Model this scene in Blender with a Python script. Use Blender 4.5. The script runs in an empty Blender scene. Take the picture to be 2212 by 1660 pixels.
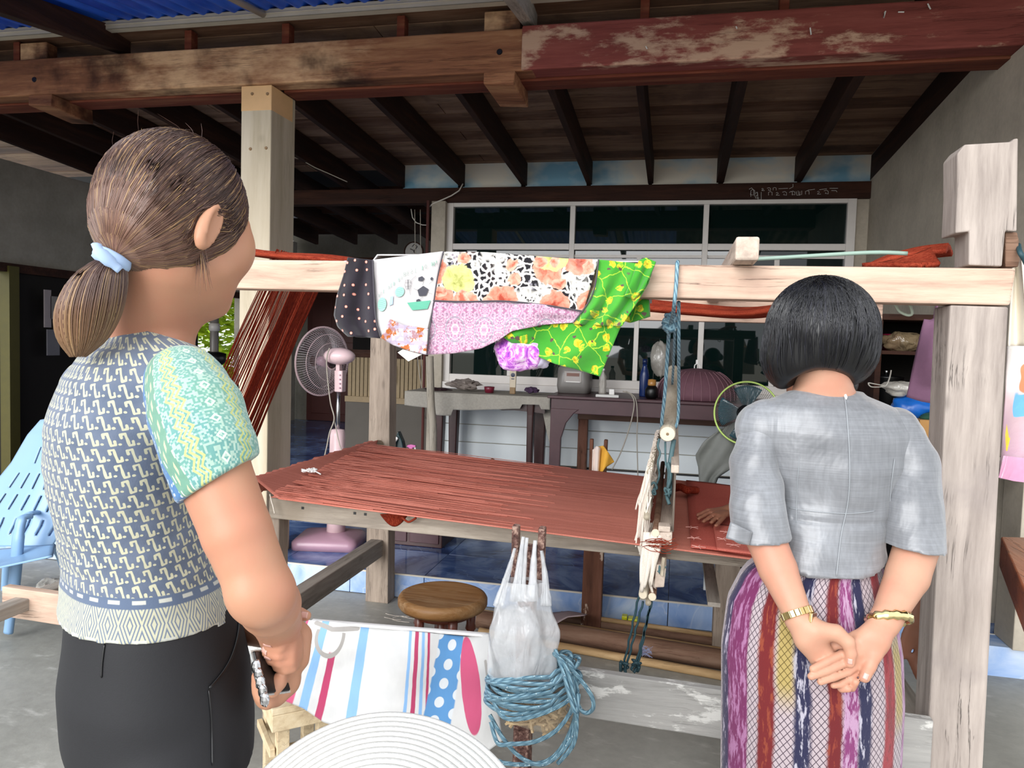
import bpy, math, random
import numpy as np
from mathutils import Vector, Matrix, noise as mnoise

# ------------------------------------------------------------------ camera, world, light, exposure
scn = bpy.context.scene
COL = scn.collection
H = 1.42
_p, _r, _y = [math.radians(a) for a in (3.17, 1.74, -12.39)]
F_PX = 1600.0
_fw = np.array([math.sin(_y)*math.cos(_p), math.cos(_y)*math.cos(_p), -math.sin(_p)])
_rt = np.array([math.cos(_y), -math.sin(_y), 0.0])
_up = np.cross(_rt, _fw)
_rt, _up = math.cos(_r)*_rt + math.sin(_r)*_up, -math.sin(_r)*_rt + math.cos(_r)*_up
_O = np.array([0, 0, H])
cam_d = bpy.data.cameras.new('camera')
cam = bpy.data.objects.new('camera', cam_d)
COL.objects.link(cam)
cam_d.sensor_width = 36.0
cam_d.lens = 36.0*F_PX/2212.0
cam_d.clip_start = 0.05
m = Matrix.Identity(4)
for i in range(3):
    m[i][0] = _rt[i]; m[i][1] = _up[i]; m[i][2] = -_fw[i]; m[i][3] = _O[i]
cam.matrix_world = m
scn.camera = cam

w = bpy.data.worlds.new('sky'); scn.world = w; w.use_nodes = True
bg = w.node_tree.nodes['Background']
bg.inputs[0].default_value = (0.93, 0.96, 1.0, 1)
bg.inputs[1].default_value = 1.05
sun_d = bpy.data.lights.new('sun', 'SUN'); sun_d.energy = 2.5; sun_d.angle = math.radians(45)
sun = bpy.data.objects.new('sun', sun_d); COL.objects.link(sun)
sun.rotation_euler = Vector((0.28, 1.0, -0.36)).to_track_quat('-Z', 'Y').to_euler()
scn.view_settings.view_transform = 'Standard'
scn.view_settings.look = 'None'
scn.view_settings.gamma = 1.0
scn.view_settings.exposure = 0.70
scn.view_settings.use_curve_mapping = False
scn.cycles.max_bounces = 8
scn.cycles.transparent_max_bounces = 16

# ------------------------------------------------------------------ helpers
def P(px, py, X=None, Y=None, Z=None, D=None):
    """world point where the sight line of a photograph pixel meets a plane of the place"""
    d = _fw + _rt*(px-1106)/F_PX - _up*(py-830)/F_PX
    if D is not None: t = D
    elif X is not None: t = X/d[0]
    elif Y is not None: t = Y/d[1]
    else: t = (Z-H)/d[2]
    return Vector(_O + d*t)
V = Vector
R = math.radians
rnd = random.Random(7)
def lerp(a, b, t): return a + (b-a)*t
def lin(c):
    c = c/255.0
    return c/12.92 if c <= 0.04045 else ((c+0.055)/1.055)**2.4
def hx(s):
    s = s.lstrip('#')
    return (lin(int(s[0:2], 16)), lin(int(s[2:4], 16)), lin(int(s[4:6], 16)), 1.0)

def tag(o, label=None, cat=None, group=None, kind=None):
    if label: o['label'] = label
    if cat: o['category'] = cat
    if group: o['group'] = group
    if kind: o['kind'] = kind
    return o
def thing(name, loc, label=None, cat=None, group=None, kind=None):
    o = bpy.data.objects.new(name, None); COL.objects.link(o)
    o.location = loc; o.empty_display_size = 0.05
    return tag(o, label, cat, group, kind)
def copy_tree(o, off, parent=None):
    c = o.copy(); COL.objects.link(c)
    if parent is None: c.location = o.location + V(off)
    else: c.parent = parent
    for ch in list(o.children): copy_tree(ch, off, c)
    return c
def wloc(o):
    l = V((0, 0, 0))
    while o is not None: l += o.location; o = o.parent
    return l

class MB:
    """collects shapes in world coordinates and links them as one mesh object"""
    def __init__(s): s.v = []; s.f = []; s.uv = {}; s.m = []
    def add(s, vs, fs, mi=0):
        n = len(s.v); s.v += [tuple(a) for a in vs]
        for f in fs: s.f.append(tuple(i+n for i in f)); s.m.append(mi)
        return s
    def box(s, lo, hi, mi=0):
        x0, y0, z0 = lo; x1, y1, z1 = hi
        return s.hexa([(x0,y0,z0),(x1,y0,z0),(x1,y1,z0),(x0,y1,z0),(x0,y0,z1),(x1,y0,z1),(x1,y1,z1),(x0,y1,z1)], mi)
    def hexa(s, p, mi=0):
        return s.add(p, [(3,2,1,0),(4,5,6,7),(0,1,5,4),(1,2,6,5),(2,3,7,6),(3,0,4,7)], mi)
    def bar(s, a, b, w, h, up=(0,0,1), mi=0, w2=None, h2=None):
        a = V(a); b = V(b); d = (b-a).normalized(); u = V(up); sx = d.cross(u)
        if sx.length < 1e-5: sx = d.cross(V((0,1,0)))
        sx.normalize(); u = sx.cross(d).normalized()
        w2 = w if w2 is None else w2; h2 = h if h2 is None else h2
        q = []
        for c, ww, hh in ((a, w, h), (b, w2, h2)):
            for i, j in ((-1,-1),(1,-1),(1,1),(-1,1)): q.append(c + sx*i*ww/2 + u*j*hh/2)
        return s.add(q, [(3,2,1,0),(4,5,6,7),(0,1,5,4),(1,2,6,5),(2,3,7,6),(3,0,4,7)], mi)
    def tube(s, pts, r, n=8, closed=False, mi=0, cap=True, flat=1.0):
        pts = [V(p) for p in pts]; k = len(pts)
        rs = r if hasattr(r, '__len__') else [r]*k
        base = len(s.v); N = None
        for i in range(k):
            if closed: t = pts[(i+1) % k]-pts[i-1]
            else: t = pts[min(i+1, k-1)]-pts[max(i-1, 0)]
            if t.length < 1e-9: t = V((0,0,1))
            t.normalize()
            if N is None:
                N = t.cross(V((0,0,1)))
                if N.length < 0.05: N = t.cross(V((1,0,0)))
            N = N - t*N.dot(t)
            if N.length < 1e-6: N = t.orthogonal()
            N.normalize(); B = t.cross(N)
            for j in range(n):
                a = 2*math.pi*j/n
                s.v.append(tuple(pts[i] + (N*math.cos(a) + B*math.sin(a)*flat)*rs[i]))
        for i in range(k if closed else k-1):
            i2 = (i+1) % k
            for j in range(n):
                j2 = (j+1) % n
                s.f.append((base+i*n+j, base+i*n+j2, base+i2*n+j2, base+i2*n+j)); s.m.append(mi)
        if cap and not closed:
            s.f.append(tuple(base+j for j in reversed(range(n)))); s.m.append(mi)
            s.f.append(tuple(base+(k-1)*n+j for j in range(n))); s.m.append(mi)
        return s
    def lathe(s, c, prof, n=24, axis=(0,0,1), mi=0, cap=True):
        c = V(c); ax = V(axis).normalized(); u = ax.orthogonal().normalized(); w_ = ax.cross(u)
        base = len(s.v)
        for r, z in prof:
            for j in range(n):
                a = 2*math.pi*j/n
                s.v.append(tuple(c + ax*z + (u*math.cos(a)+w_*math.sin(a))*r))
        k = len(prof)
        for i in range(k-1):
            for j in range(n):
                j2 = (j+1) % n
                s.f.append((base+i*n+j, base+i*n+j2, base+(i+1)*n+j2, base+(i+1)*n+j)); s.m.append(mi)
        if cap:
            s.f.append(tuple(base+j for j in reversed(range(n)))); s.m.append(mi)
            s.f.append(tuple(base+(k-1)*n+j for j in range(n))); s.m.append(mi)
        return s
    def prism(s, poly, d, mi=0):
        """poly: list of 3-D points, extruded by vector d"""
        n = len(poly); d = V(d); p = [V(a) for a in poly]
        return s.add(p + [a+d for a in p], [tuple(reversed(range(n))), tuple(range(n, 2*n))] +
                     [(i, (i+1) % n, n+(i+1) % n, n+i) for i in range(n)], mi)
    def grid(s, fn, nu, nv, mi=0, uvs=(1.0, 1.0)):
        base = len(s.v)
        for j in range(nv+1):
            for i in range(nu+1):
                s.v.append(tuple(fn(i/nu, j/nv))); s.uv[len(s.v)-1] = (i/nu*uvs[0], j/nv*uvs[1])
        for j in range(nv):
            for i in range(nu):
                a = base+j*(nu+1)+i
                s.f.append((a, a+1, a+nu+2, a+nu+1)); s.m.append(mi)
        return s
    def build(s, name, mat, parent=None, smooth=False, bevel=0, solid=0, sub=0, normals=True, **tg):
        me = bpy.data.meshes.new(name)
        o0 = wloc(parent) if parent is not None else V((0,0,0))
        if parent is None and s.v:
            a = np.array(s.v); lo = a.min(0); hi = a.max(0)
            o0 = V(((lo[0]+hi[0])/2, (lo[1]+hi[1])/2, lo[2]))
        me.from_pydata([(a[0]-o0.x, a[1]-o0.y, a[2]-o0.z) for a in s.v], [], s.f)
        mats = mat if isinstance(mat, (list, tuple)) else [mat]
        for q in mats: me.materials.append(q)
        if len(mats) > 1: me.polygons.foreach_set('material_index', s.m)
        if s.uv:
            l = me.uv_layers.new(name='UVMap')
            idx = np.zeros(len(me.loops), dtype=np.int32); me.loops.foreach_get('vertex_index', idx)
            ua = np.zeros((len(s.v), 2), dtype=np.float32)
            for k_, q in s.uv.items(): ua[k_] = q
            l.data.foreach_set('uv', ua[idx].ravel())
        if smooth: me.polygons.foreach_set('use_smooth', [True]*len(me.polygons))
        me.validate(); me.update()
        if normals:
            import bmesh
            bm = bmesh.new(); bm.from_mesh(me); bmesh.ops.recalc_face_normals(bm, faces=bm.faces); bm.to_mesh(me); bm.free()
        o = bpy.data.objects.new(name, me); COL.objects.link(o)
        if parent is not None: o.parent = parent
        else: o.location = o0
        if solid:
            md = o.modifiers.new('solid', 'SOLIDIFY'); md.thickness = solid; md.offset = 0
        if bevel:
            md = o.modifiers.new('bevel', 'BEVEL'); md.width = bevel; md.segments = 2; md.limit_method = 'ANGLE'
        if sub:
            md = o.modifiers.new('sub', 'SUBSURF'); md.levels = sub; md.render_levels = sub
        return tag(o, **tg)

def spl(pts, n):
    """Catmull-Rom through points, n samples per span; points may have any dimension"""
    p = [np.array(a, float) for a in pts]; out = []
    for i in range(len(p)-1):
        p0 = p[max(i-1, 0)]; p1 = p[i]; p2 = p[i+1]; p3 = p[min(i+2, len(p)-1)]
        for k in range(n):
            t = k/n
            out.append(0.5*((2*p1)+(-p0+p2)*t+(2*p0-5*p1+4*p2-p3)*t*t+(-p0+3*p1-3*p2+p3)*t**3))
    out.append(p[-1]); return out
def curve_at(pts, t):
    """position along a polyline, t in 0..1 (chord-length)"""
    p = [np.array(a, float) for a in pts]
    L = [0.0]
    for i in range(1, len(p)): L.append(L[-1]+float(np.linalg.norm(p[i]-p[i-1])))
    s = t*L[-1]
    for i in range(1, len(p)):
        if s <= L[i] or i == len(p)-1:
            k = (s-L[i-1])/max(L[i]-L[i-1], 1e-9); return p[i-1]+(p[i]-p[i-1])*k
def nz(x, y=0.0, z=0.0): return mnoise.noise(V((x, y, z)))
# ------------------------------------------------------------------ procedural materials
class NB:
    def __init__(s, name):
        s.mat = bpy.data.materials.new(name); s.mat.use_nodes = True
        s.t = s.mat.node_tree; s.b = s.t.nodes['Principled BSDF']; s._tc = None
    def n(s, typ, **kw):
        nd = s.t.nodes.new(typ)
        for k, v in kw.items(): setattr(nd, k, v)
        return nd
    def put(s, nd, i, val):
        if val is None: return
        if isinstance(val, X): s.t.links.new(val.s, nd.inputs[i])
        else:
            d = nd.inputs[i]
            if hasattr(d.default_value, '__len__') and not hasattr(val, '__len__'): val = [val]*len(d.default_value)
            if hasattr(val, '__len__') and len(val) != len(d.default_value): val = tuple(val)[:len(d.default_value)]
            d.default_value = val
    def m(s, op, a, b=None, c=None, clamp=False):
        nd = s.n('ShaderNodeMath', operation=op, use_clamp=clamp)
        s.put(nd, 0, a); s.put(nd, 1, b); s.put(nd, 2, c); return X(s, nd.outputs[0])
    def tc(s, k='Object'):
        if s._tc is None: s._tc = s.n('ShaderNodeTexCoord')
        return X(s, s._tc.outputs[k])
    def uv(s): return s.tc('UV')
    def map(s, v, scale=(1,1,1), loc=(0,0,0), rot=(0,0,0)):
        nd = s.n('ShaderNodeMapping'); s.put(nd, 0, v)
        nd.inputs['Scale'].default_value = scale; nd.inputs['Location'].default_value = loc; nd.inputs['Rotation'].default_value = rot
        return X(s, nd.outputs[0])
    def xyz(s, v):
        nd = s.n('ShaderNodeSeparateXYZ'); s.put(nd, 0, v); return [X(s, o) for o in nd.outputs]
    def com(s, x, y, z=0.0):
        nd = s.n('ShaderNodeCombineXYZ'); s.put(nd, 0, x); s.put(nd, 1, y); s.put(nd, 2, z); return X(s, nd.outputs[0])
    def noise(s, v, scale=5, detail=4, rough=0.55, dist=0.0, col=False):
        nd = s.n('ShaderNodeTexNoise'); s.put(nd, 'Vector', v); s.put(nd, 'Scale', scale); s.put(nd, 'Detail', detail)
        s.put(nd, 'Roughness', rough); s.put(nd, 'Distortion', dist); return X(s, nd.outputs[1 if col else 0])
    def vor(s, v, scale=5, feature='F1', rand=1.0, out='Distance', dim='3D'):
        nd = s.n('ShaderNodeTexVoronoi', feature=feature, voronoi_dimensions=dim); s.put(nd, 'Vector', v); s.put(nd, 'Scale', scale); s.put(nd, 'Randomness', rand)
        return X(s, nd.outputs[out])
    def wave(s, v, scale=5, dist=2, detail=2, typ='BANDS', d='X'):
        nd = s.n('ShaderNodeTexWave', wave_type=typ)
        if typ == 'BANDS': nd.bands_direction = d
        s.put(nd, 'Vector', v); s.put(nd, 'Scale', scale); s.put(nd, 'Distortion', dist); s.put(nd, 'Detail', detail); return X(s, nd.outputs[1])
    def mix(s, f, a, b, typ='MIX'):
        nd = s.n('ShaderNodeMixRGB', blend_type=typ); s.put(nd, 0, f)
        for i, c in ((1, a), (2, b)):
            if isinstance(c, str): c = hx(c)
            s.put(nd, i, c)
        return X(s, nd.outputs[0])
    def ramp(s, f, stops, interp='LINEAR'):
        nd = s.n('ShaderNodeValToRGB'); s.put(nd, 0, f); cr = nd.color_ramp; cr.interpolation = interp
        while len(cr.elements) < len(stops): cr.elements.new(0.5)
        for e, (p, c) in zip(cr.elements, stops):
            e.position = p
            if isinstance(c, str): c = hx(c)
            elif not hasattr(c, '__len__'): c = (c, c, c, 1)
            e.color = c
        return X(s, nd.outputs[0])
    def st(s, x, lo, hi):
        """smoothstep"""
        nd = s.n('ShaderNodeMapRange', interpolation_type='SMOOTHSTEP'); s.put(nd, 0, x); s.put(nd, 1, lo); s.put(nd, 2, hi)
        return X(s, nd.outputs[0])
    def band(s, x, a, b, e=0.002):
        return s.st(x, a-e, a+e) * (1.0 - s.st(x, b-e, b+e))
    def seg(s, x, y, ax, ay, bx, by):
        """distance to a segment in 2-D"""
        dx, dy = bx-ax, by-ay; L = dx*dx+dy*dy
        h = s.m('MULTIPLY_ADD', x, dx/L, -ax*dx/L) + y*(dy/L) - ay*dy/L
        h = s.m('MINIMUM', s.m('MAXIMUM', h, 0.0), 1.0)
        ex = x - ax - h*dx; ey = y - ay - h*dy
        return s.m('SQRT', ex*ex + ey*ey)
    def poly(s, x, y, pts):
        d = None
        for a, b in zip(pts[:-1], pts[1:]):
            e = s.seg(x, y, a[0], a[1], b[0], b[1]); d = e if d is None else s.m('MINIMUM', d, e)
        return d
    def bump(s, h, st=0.3, dist=0.01, nrm=None):
        nd = s.n('ShaderNodeBump'); s.put(nd, 'Height', h); nd.inputs['Strength'].default_value = st; nd.inputs['Distance'].default_value = dist
        if nrm is not None: s.put(nd, 'Normal', nrm)
        return X(s, nd.outputs[0])
    def out(s, col, rough=0.6, bump=None, metal=0.0, spec=0.5, sheen=0.0, **kw):
        if isinstance(col, str): col = hx(col)
        s.put(s.b, 'Base Color', col); s.put(s.b, 'Roughness', rough); s.put(s.b, 'Metallic', metal)
        s.put(s.b, 'Specular IOR Level', spec)
        if sheen: s.put(s.b, 'Sheen Weight', sheen)
        if bump is not None: s.put(s.b, 'Normal', bump)
        for k, v in kw.items(): s.put(s.b, k, v)
        return s.mat
class X:
    def __init__(s, nb, sock): s.nb = nb; s.s = sock
    def __add__(s, o): return s.nb.m('ADD', s, o)
    __radd__ = __add__
    def __mul__(s, o): return s.nb.m('MULTIPLY', s, o)
    __rmul__ = __mul__
    def __sub__(s, o): return s.nb.m('SUBTRACT', s, o)
    def __rsub__(s, o): return s.nb.m('SUBTRACT', o, s)
    def __truediv__(s, o): return s.nb.m('DIVIDE', s, o)
    def fract(s): return s.nb.m('FRACT', s)
    def floor(s): return s.nb.m('FLOOR', s)
    def sin(s): return s.nb.m('SINE', s)
    def abs(s): return s.nb.m('ABSOLUTE', s)

def M_plain(name, col, rough=0.6, var=0.12, scale=12, bumps=0.15, metal=0.0, spec=0.5, bd=0.003, **kw):
    b = NB(name); v = b.tc(); n = b.noise(v, scale, 5, 0.6)
    c = hx(col) if isinstance(col, str) else col
    f = b.m('MULTIPLY_ADD', n, 2*var, 1.0-var)
    nd = b.n('ShaderNodeVectorMath', operation='SCALE'); nd.inputs[0].default_value = c[:3]; b.put(nd, 3, f)
    colr = X(b, nd.outputs[0])
    return b.out(colr, rough, b.bump(b.noise(v, scale*3, 4), bumps, bd) if bumps else None, metal, spec, **kw)
_wood_n = [0]
def M_wood(name, cols, axis='X', grain=1.0, rough=0.75, cracks=0.6, patches=None, knots=0.25, bumps=0.5, patch_lo=0.45, patch_hi=0.6, pscale=2.5, stain=None):
    """weathered sawn timber; cols = dark, mid, light; grain along axis"""
    b = NB(name); v = b.tc(); g = grain; _wood_n[0] += 1; o = _wood_n[0]*3.7
    sc = {'X': (1.2*g, 14*g, 14*g), 'Y': (14*g, 1.2*g, 14*g), 'Z': (14*g, 14*g, 1.2*g)}[axis]
    wv = b.noise(v, 3, 2, 0.5, col=True)
    nd = b.n('ShaderNodeVectorMath', operation='MULTIPLY_ADD'); b.put(nd, 0, wv); nd.inputs[1].default_value = (0.03, 0.03, 0.03); b.put(nd, 2, v)
    v2 = X(b, nd.outputs[0])
    vv = b.map(v2, sc, (o, o*1.3, o*0.7))
    n1 = b.noise(vv, 1.6, 8, 0.62); n2 = b.noise(vv, 5.5, 6, 0.7)
    big = b.noise(b.map(v, tuple(0.25*k if k > 5 else k for k in sc), (o, 0, o)), 1.0, 4, 0.5)
    f = b.m('MULTIPLY_ADD', n1, 0.6, n2*0.25) + big*0.15
    c = b.ramp(f, [(0.33, cols[0]), (0.50, cols[1]), (0.68, cols[2])])
    if patches is not None:
        pn = b.noise(b.map(v, tuple(0.18*k if k > 5 else 0.8*k for k in sc), (o*2, 1, 3)), pscale, 7, 0.68)
        c = b.mix(b.st(pn + n2*0.12 - 0.06, patch_lo, patch_hi), c, patches)
    if stain is not None:
        sn = b.noise(b.map(v, (1, 1, 1), (o, 5, 1)), 2.2, 5, 0.6)
        c = b.mix(b.st(sn, 0.5, 0.68)*0.85, c, stain)
    crk = b.noise(b.map(v2, tuple(2.2*k if k > 5 else 1.1*k for k in sc), (o, o, 2)), 1.0, 6, 0.6)
    ck = 1.0 - b.st((crk-0.5).abs(), 0.0, 0.018)
    ck = ck * b.st(b.noise(v, 4, 2), 0.45, 0.6)
    c = b.mix(ck*cracks, c, tuple(0.25*q for q in hx(cols[0])[:3])+(1,))
    kn = b.vor(b.map(v, tuple(0.25*k if k > 5 else 1.6 for k in sc), (o, 0, 0)), 1.6)
    c = b.mix((1.0-b.st(kn, 0.03, 0.09))*knots, c, tuple(0.4*q for q in hx(cols[0])[:3])+(1,))
    bp = b.bump(f - ck*0.5, bumps, 0.008)
    return b.out(c, rough, bp, 0, 0.3)

MT = {}
MT['pale'] = M_wood('sun bleached timber', ('#97796a', '#c3a793', '#d9c2ae'), 'X', 1.0, cracks=0.55, stain='#b09282')
MT['paleZ'] = M_wood('grey bleached post', ('#7a6f69', '#a0958d', '#bbafa6'), 'Z', 1.0, cracks=0.8, stain='#8f8581', knots=0.5)
MT['paleZ2'] = M_wood('pale brown loom leg', ('#7a6c61', '#a39384', '#bfae9d'), 'Z', 1.0, cracks=0.3, knots=0.35)
MT['paleY'] = M_wood('grey timber crosswise', ('#6d675f', '#989086', '#b3aba1'), 'Y', 1.0, cracks=0.4)
MT['paleYl'] = M_wood('bleached crosspiece', ('#98887c', '#bfae9f', '#dccdbd'), 'Y', 1.0, cracks=0.4)
MT['rail'] = M_wood('worn grey loom rail', ('#7c7369', '#a59a8c', '#c9bfb0'), 'X', 1.0, cracks=0.3, stain='#8e8272')
MT['plank'] = M_wood('white flaked plank', ('#7d7b77', '#999793', '#aba8a3'), 'X', 1.0, cracks=0.2, patches='#c9c7c2', patch_lo=0.52, patch_hi=0.58, pscale=5)
MT['beam'] = M_wood('stained brown roof beam', ('#472417', '#8a5b3f', '#bd8f66'), 'X', 0.45, cracks=0.3, patches='#d9b187', patch_lo=0.50, patch_hi=0.66, pscale=1.3, stain='#2c120a')
MT['redbeam'] = M_wood('red painted peeling beam', ('#5c2922', '#81413a', '#935249'), 'X', 0.6, cracks=0.2, patches='#bd9c84', patch_lo=0.50, patch_hi=0.60, pscale=3.4)
MT['dark'] = M_wood('dark brown timber', ('#1d0e09', '#351c12', '#4f2e1e'), 'X', 0.6, cracks=0.2)
MT['darkY'] = M_wood('dark rafter timber', ('#1a0d08', '#2d1810', '#4a2c1e'), 'Y', 0.6, cracks=0.2)
MT['fasc'] = M_wood('red brown under beam', ('#44190f', '#6b3322', '#8a5a40'), 'X', 0.6, cracks=0.3)
MT['boards'] = M_wood('grey brown ceiling board', ('#624735', '#917058', '#b29277'), 'X', 0.5, cracks=0.5, stain='#6b5040')
MT['boards2'] = M_wood('darker ceiling board', ('#462f22', '#704f3b', '#92735d'), 'X', 0.5, cracks=0.5, stain='#4a3427')
MT['post'] = M_wood('cream concrete look post', ('#a5977c', '#c4b79f', '#d4c9b4'), 'Z', 0.35, cracks=0.12, knots=0.2, bumps=0.2)
MT['lightY'] = M_wood('new light wood', ('#a38c6e', '#cbb795', '#ddceb0'), 'Y', 0.8, cracks=0.2)
MT['brownleg'] = M_wood('chipped brown post', ('#43281c', '#6a4433', '#80594a'), 'Z', 0.8, patches='#c9b3a0', patch_lo=0.62, patch_hi=0.66, pscale=6)
MT['stool'] = M_wood('worn varnished stool top', ('#4a3019', '#835c34', '#a98660'), 'X', 0.6, rough=0.45, cracks=0.2, patches='#b79c78', patch_lo=0.50, patch_hi=0.7, stain='#7a4f24')
MT['stoolleg'] = M_plain('red brown lacquer', '#5d2b1b', 0.3, 0.3)
MT['lacq'] = M_plain('dark red brown table lacquer', '#3d211f', 0.35, 0.35, 20)
MT['lacq2'] = M_plain('dark purple brown table lacquer', '#4a2b30', 0.4, 0.3, 9)
MT['black'] = M_plain('black plastic', '#0c0c0e', 0.35)
MT['steel'] = M_plain('steel', '#b9b9bb', 0.25, 0.05, metal=1.0)
MT['white'] = M_plain('white paint', '#d9d8d4', 0.4, 0.05)
MT['whitep'] = M_plain('white plastic', '#f1efeb', 0.35, 0.03)
MT['pink'] = M_plain('pale pink plastic', '#e6c8cb', 0.3, 0.05)
MT['pinkd'] = M_plain('mauve pink plastic', '#b08a9a', 0.3, 0.05)
MT['rust'] = M_plain('rusted iron', '#6f5148', 0.85, 0.6, 60, 0.6)
def M_rust():
    b = NB('rusty speckled iron'); v = b.tc(); n = b.noise(v, 90, 5, 0.7); n2 = b.noise(v, 25, 3)
    c = b.ramp(n*0.6+n2*0.4, [(0.38, '#3a2722'), (0.5, '#70514a'), (0.6, '#b89a8a')])
    return b.out(c, 0.85, b.bump(n, 0.6, 0.004), 0.1, 0.3)
MT['rust'] = M_rust()
def M_cement(name, c0, c1, sc=1.6, rough=0.9, spec=0.2, fleck=None):
    b = NB(name); v = b.tc(); n = b.noise(v, sc, 6, 0.6); f = b.noise(v, sc*22, 4, 0.6)
    c = b.ramp(n*0.8+f*0.2, [(0.36, c0), (0.62, c1)])
    if fleck:
        k = b.noise(b.map(v, (0.7, 1.6, 1), rot=(0, 0, 0.6)), sc*7, 7, 0.65)
        c = b.mix(b.st(k, 0.55, 0.72)*0.7, c, fleck)
    return b.out(c, rough, b.bump(f, 0.25, 0.004), 0, spec)
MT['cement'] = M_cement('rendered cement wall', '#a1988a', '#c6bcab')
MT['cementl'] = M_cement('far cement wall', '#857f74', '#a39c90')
MT['floor'] = M_cement('polished concrete floor', '#86857e', '#aeada5', 1.1, 0.5, 0.4, '#c8c7c0')
def M_marble(name, c0, c1, c2, rough=0.2):
    b = NB(name); v = b.tc(); i = b.n('ShaderNodeObjectInfo')
    vv = b.n('ShaderNodeVectorMath', operation='MULTIPLY_ADD'); b.put(vv, 0, X(b, i.outputs['Random'])); vv.inputs[1].default_value = (9, 7, 3); b.put(vv, 2, v)
    q = b.map(X(b, vv.outputs[0]), (1, 1, 1), rot=(0, 0, 0.7))
    n = b.noise(q, 2.6, 5, 0.55, 1.6)
    c = b.ramp(n, [(0.36, c0), (0.5, c1), (0.64, c2)])
    ve = b.noise(q, 1.7, 3, 0.5, 2.5); c = b.mix((1.0-b.st((ve-0.5).abs(), 0, 0.02))*0.5, c, c2)
    return b.out(c, rough, None, 0, 0.5)
MT['tile'] = M_marble('pale blue marble tile', '#7ea0d6', '#a3bce2', '#c6d4e8')
MT['tiled'] = M_marble('deep blue marble tile', '#2b4270', '#4b6aa3', '#7f9ac8', 0.15)
MT['grout'] = M_plain('grout', '#d5cfc2', 0.9)
MT['groutd'] = M_plain('dark grout', '#2b3340', 0.9)
def M_roof():
    b = NB('blue painted corrugated sheet'); v = b.tc(); n = b.noise(b.map(v, (6, 0.8, 1)), 2, 5)
    return b.out(b.ramp(n, [(0.35, '#1140ac'), (0.65, '#2f6be0')]), 0.4, None, 0.0, 0.5)
MT['blue_roof'] = M_roof()
MT['purlin'] = M_plain('dirty white steel channel', '#b9b0a0', 0.6, 0.25, 6)
def M_skyprint():
    b = NB('printed cloud panel'); v = b.tc(); n = b.noise(b.map(v, (0.8, 0.8, 1.3), (0.35, 0, 0)), 2.1, 4, 0.5)
    return b.out(b.ramp(n, [(0.42, '#e9e4d8'), (0.5, '#cfdde0'), (0.6, '#7fb4d2')]), 0.35, None, 0, 0.5)
MT['skyprint'] = M_skyprint()
def M_glass(name, tint, rough=0.02, alpha=0.85):
    b = NB(name)
    return b.out(tint, rough, None, 0, 0.5, **{'IOR': 1.5})
MT['pane'] = M_glass('dark green window glass', '#0b1b19')
MT['alu'] = M_plain('white aluminium frame', '#ded8d2', 0.45, 0.06)
MT['skin'] = None
def M_skin(name, base, red, rough=0.5):
    b = NB(name); v = b.tc(); n = b.noise(v, 9, 4, 0.6); f = b.noise(v, 350, 3, 0.6)
    c = b.mix(b.st(n, 0.4, 0.68)*0.55, base, red)
    return b.out(c, rough, b.bump(f, 0.10, 0.0012), 0, 0.35, **{'Subsurface Weight': 0.12, 'Subsurface Radius': (0.02, 0.008, 0.004), 'Subsurface Scale': 0.3})
MT['skinA'] = M_skin('warm tan skin', '#b5856a', '#b87b64')
MT['skinB'] = M_skin('light tan skin', '#bb8f77', '#bc7e69')
MT['skinC'] = M_skin('deep brown skin', '#8a5d48', '#925c4a')
MT['nail'] = M_plain('fingernail', '#cfa094', 0.25, 0.03)
def M_thread(name, cols, sc=(1, 60, 60), stripe=1.0, rough=0.85):
    b = NB(name); v = b.tc(); n = b.noise(b.map(v, sc), 4, 4, 0.7); n2 = b.noise(v, 3, 3); f = b.noise(v, 500, 1)
    return b.out(b.ramp(n*0.55+n2*0.15+f*0.3, [(0.38, cols[0]), (0.52, cols[1]), (0.66, cols[2])]), rough, b.bump(n, 0.3, 0.002), 0, 0.12, 0.0)
MT['warp'] = M_thread('brick red warp threads', ('#a55c4c', '#c27868', '#d08a79'), (0.5, 130, 1))
MT['warp_d'] = M_thread('dark red yarn', ('#5a160c', '#7e2a18', '#a04a30'), (40, 40, 2))
MT['yarn_r'] = M_thread('orange red yarn hank', ('#6b1c12', '#933a26', '#a84e35'), (3, 60, 60))
MT['cream'] = M_thread('cream heddle string', ('#cfc4b5', '#e6dccf', '#f3ece2'), (30, 30, 2))
MT['bamboo'] = M_wood('bamboo rod', ('#8f8371', '#b8ac97', '#d6cdb9'), 'Y', 0.8, cracks=0.3)
MT['bambooX'] = M_wood('tan bamboo pole', ('#8e6f49', '#b6966c', '#d3b88d'), 'X', 0.5, cracks=0.2)
MT['brownX'] = M_wood('brown pipe', ('#4e3328', '#7a5c4a', '#947a67'), 'X', 0.5, cracks=0.2)
def M_rope(name, c0, c1, c2):
    b = NB(name); v = b.uv(); x, y, z = b.xyz(v)
    w_ = (x*1.0 + y*3.0).fract(); t = (w_-0.5).abs()
    fl = b.noise(b.tc(), 160, 2)
    c = b.ramp(t, [(0.0, c2), (0.3, c1), (0.5, c0)]); c = b.mix(b.st(fl, 0.66, 0.72), c, '#dfeef0')
    return b.out(c, 0.5, b.bump(1.0-t, 0.8, 0.003), 0, 0.5)
MT['rope'] = M_rope('blue grey twisted rope', '#3b5f72', '#6c93a6', '#8fb3c0')
MT['cord'] = M_plain('teal thin cord', '#4d6b70', 0.6, 0.3, 60)
MT['cordd'] = M_plain('dark teal knotted cord', '#23424a', 0.6, 0.3, 60)
MT['cable'] = M_plain('grey beige cable', '#a79f92', 0.5, 0.05)
MT['cablew'] = M_plain('white cable', '#d8d2c8', 0.5, 0.05)
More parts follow.
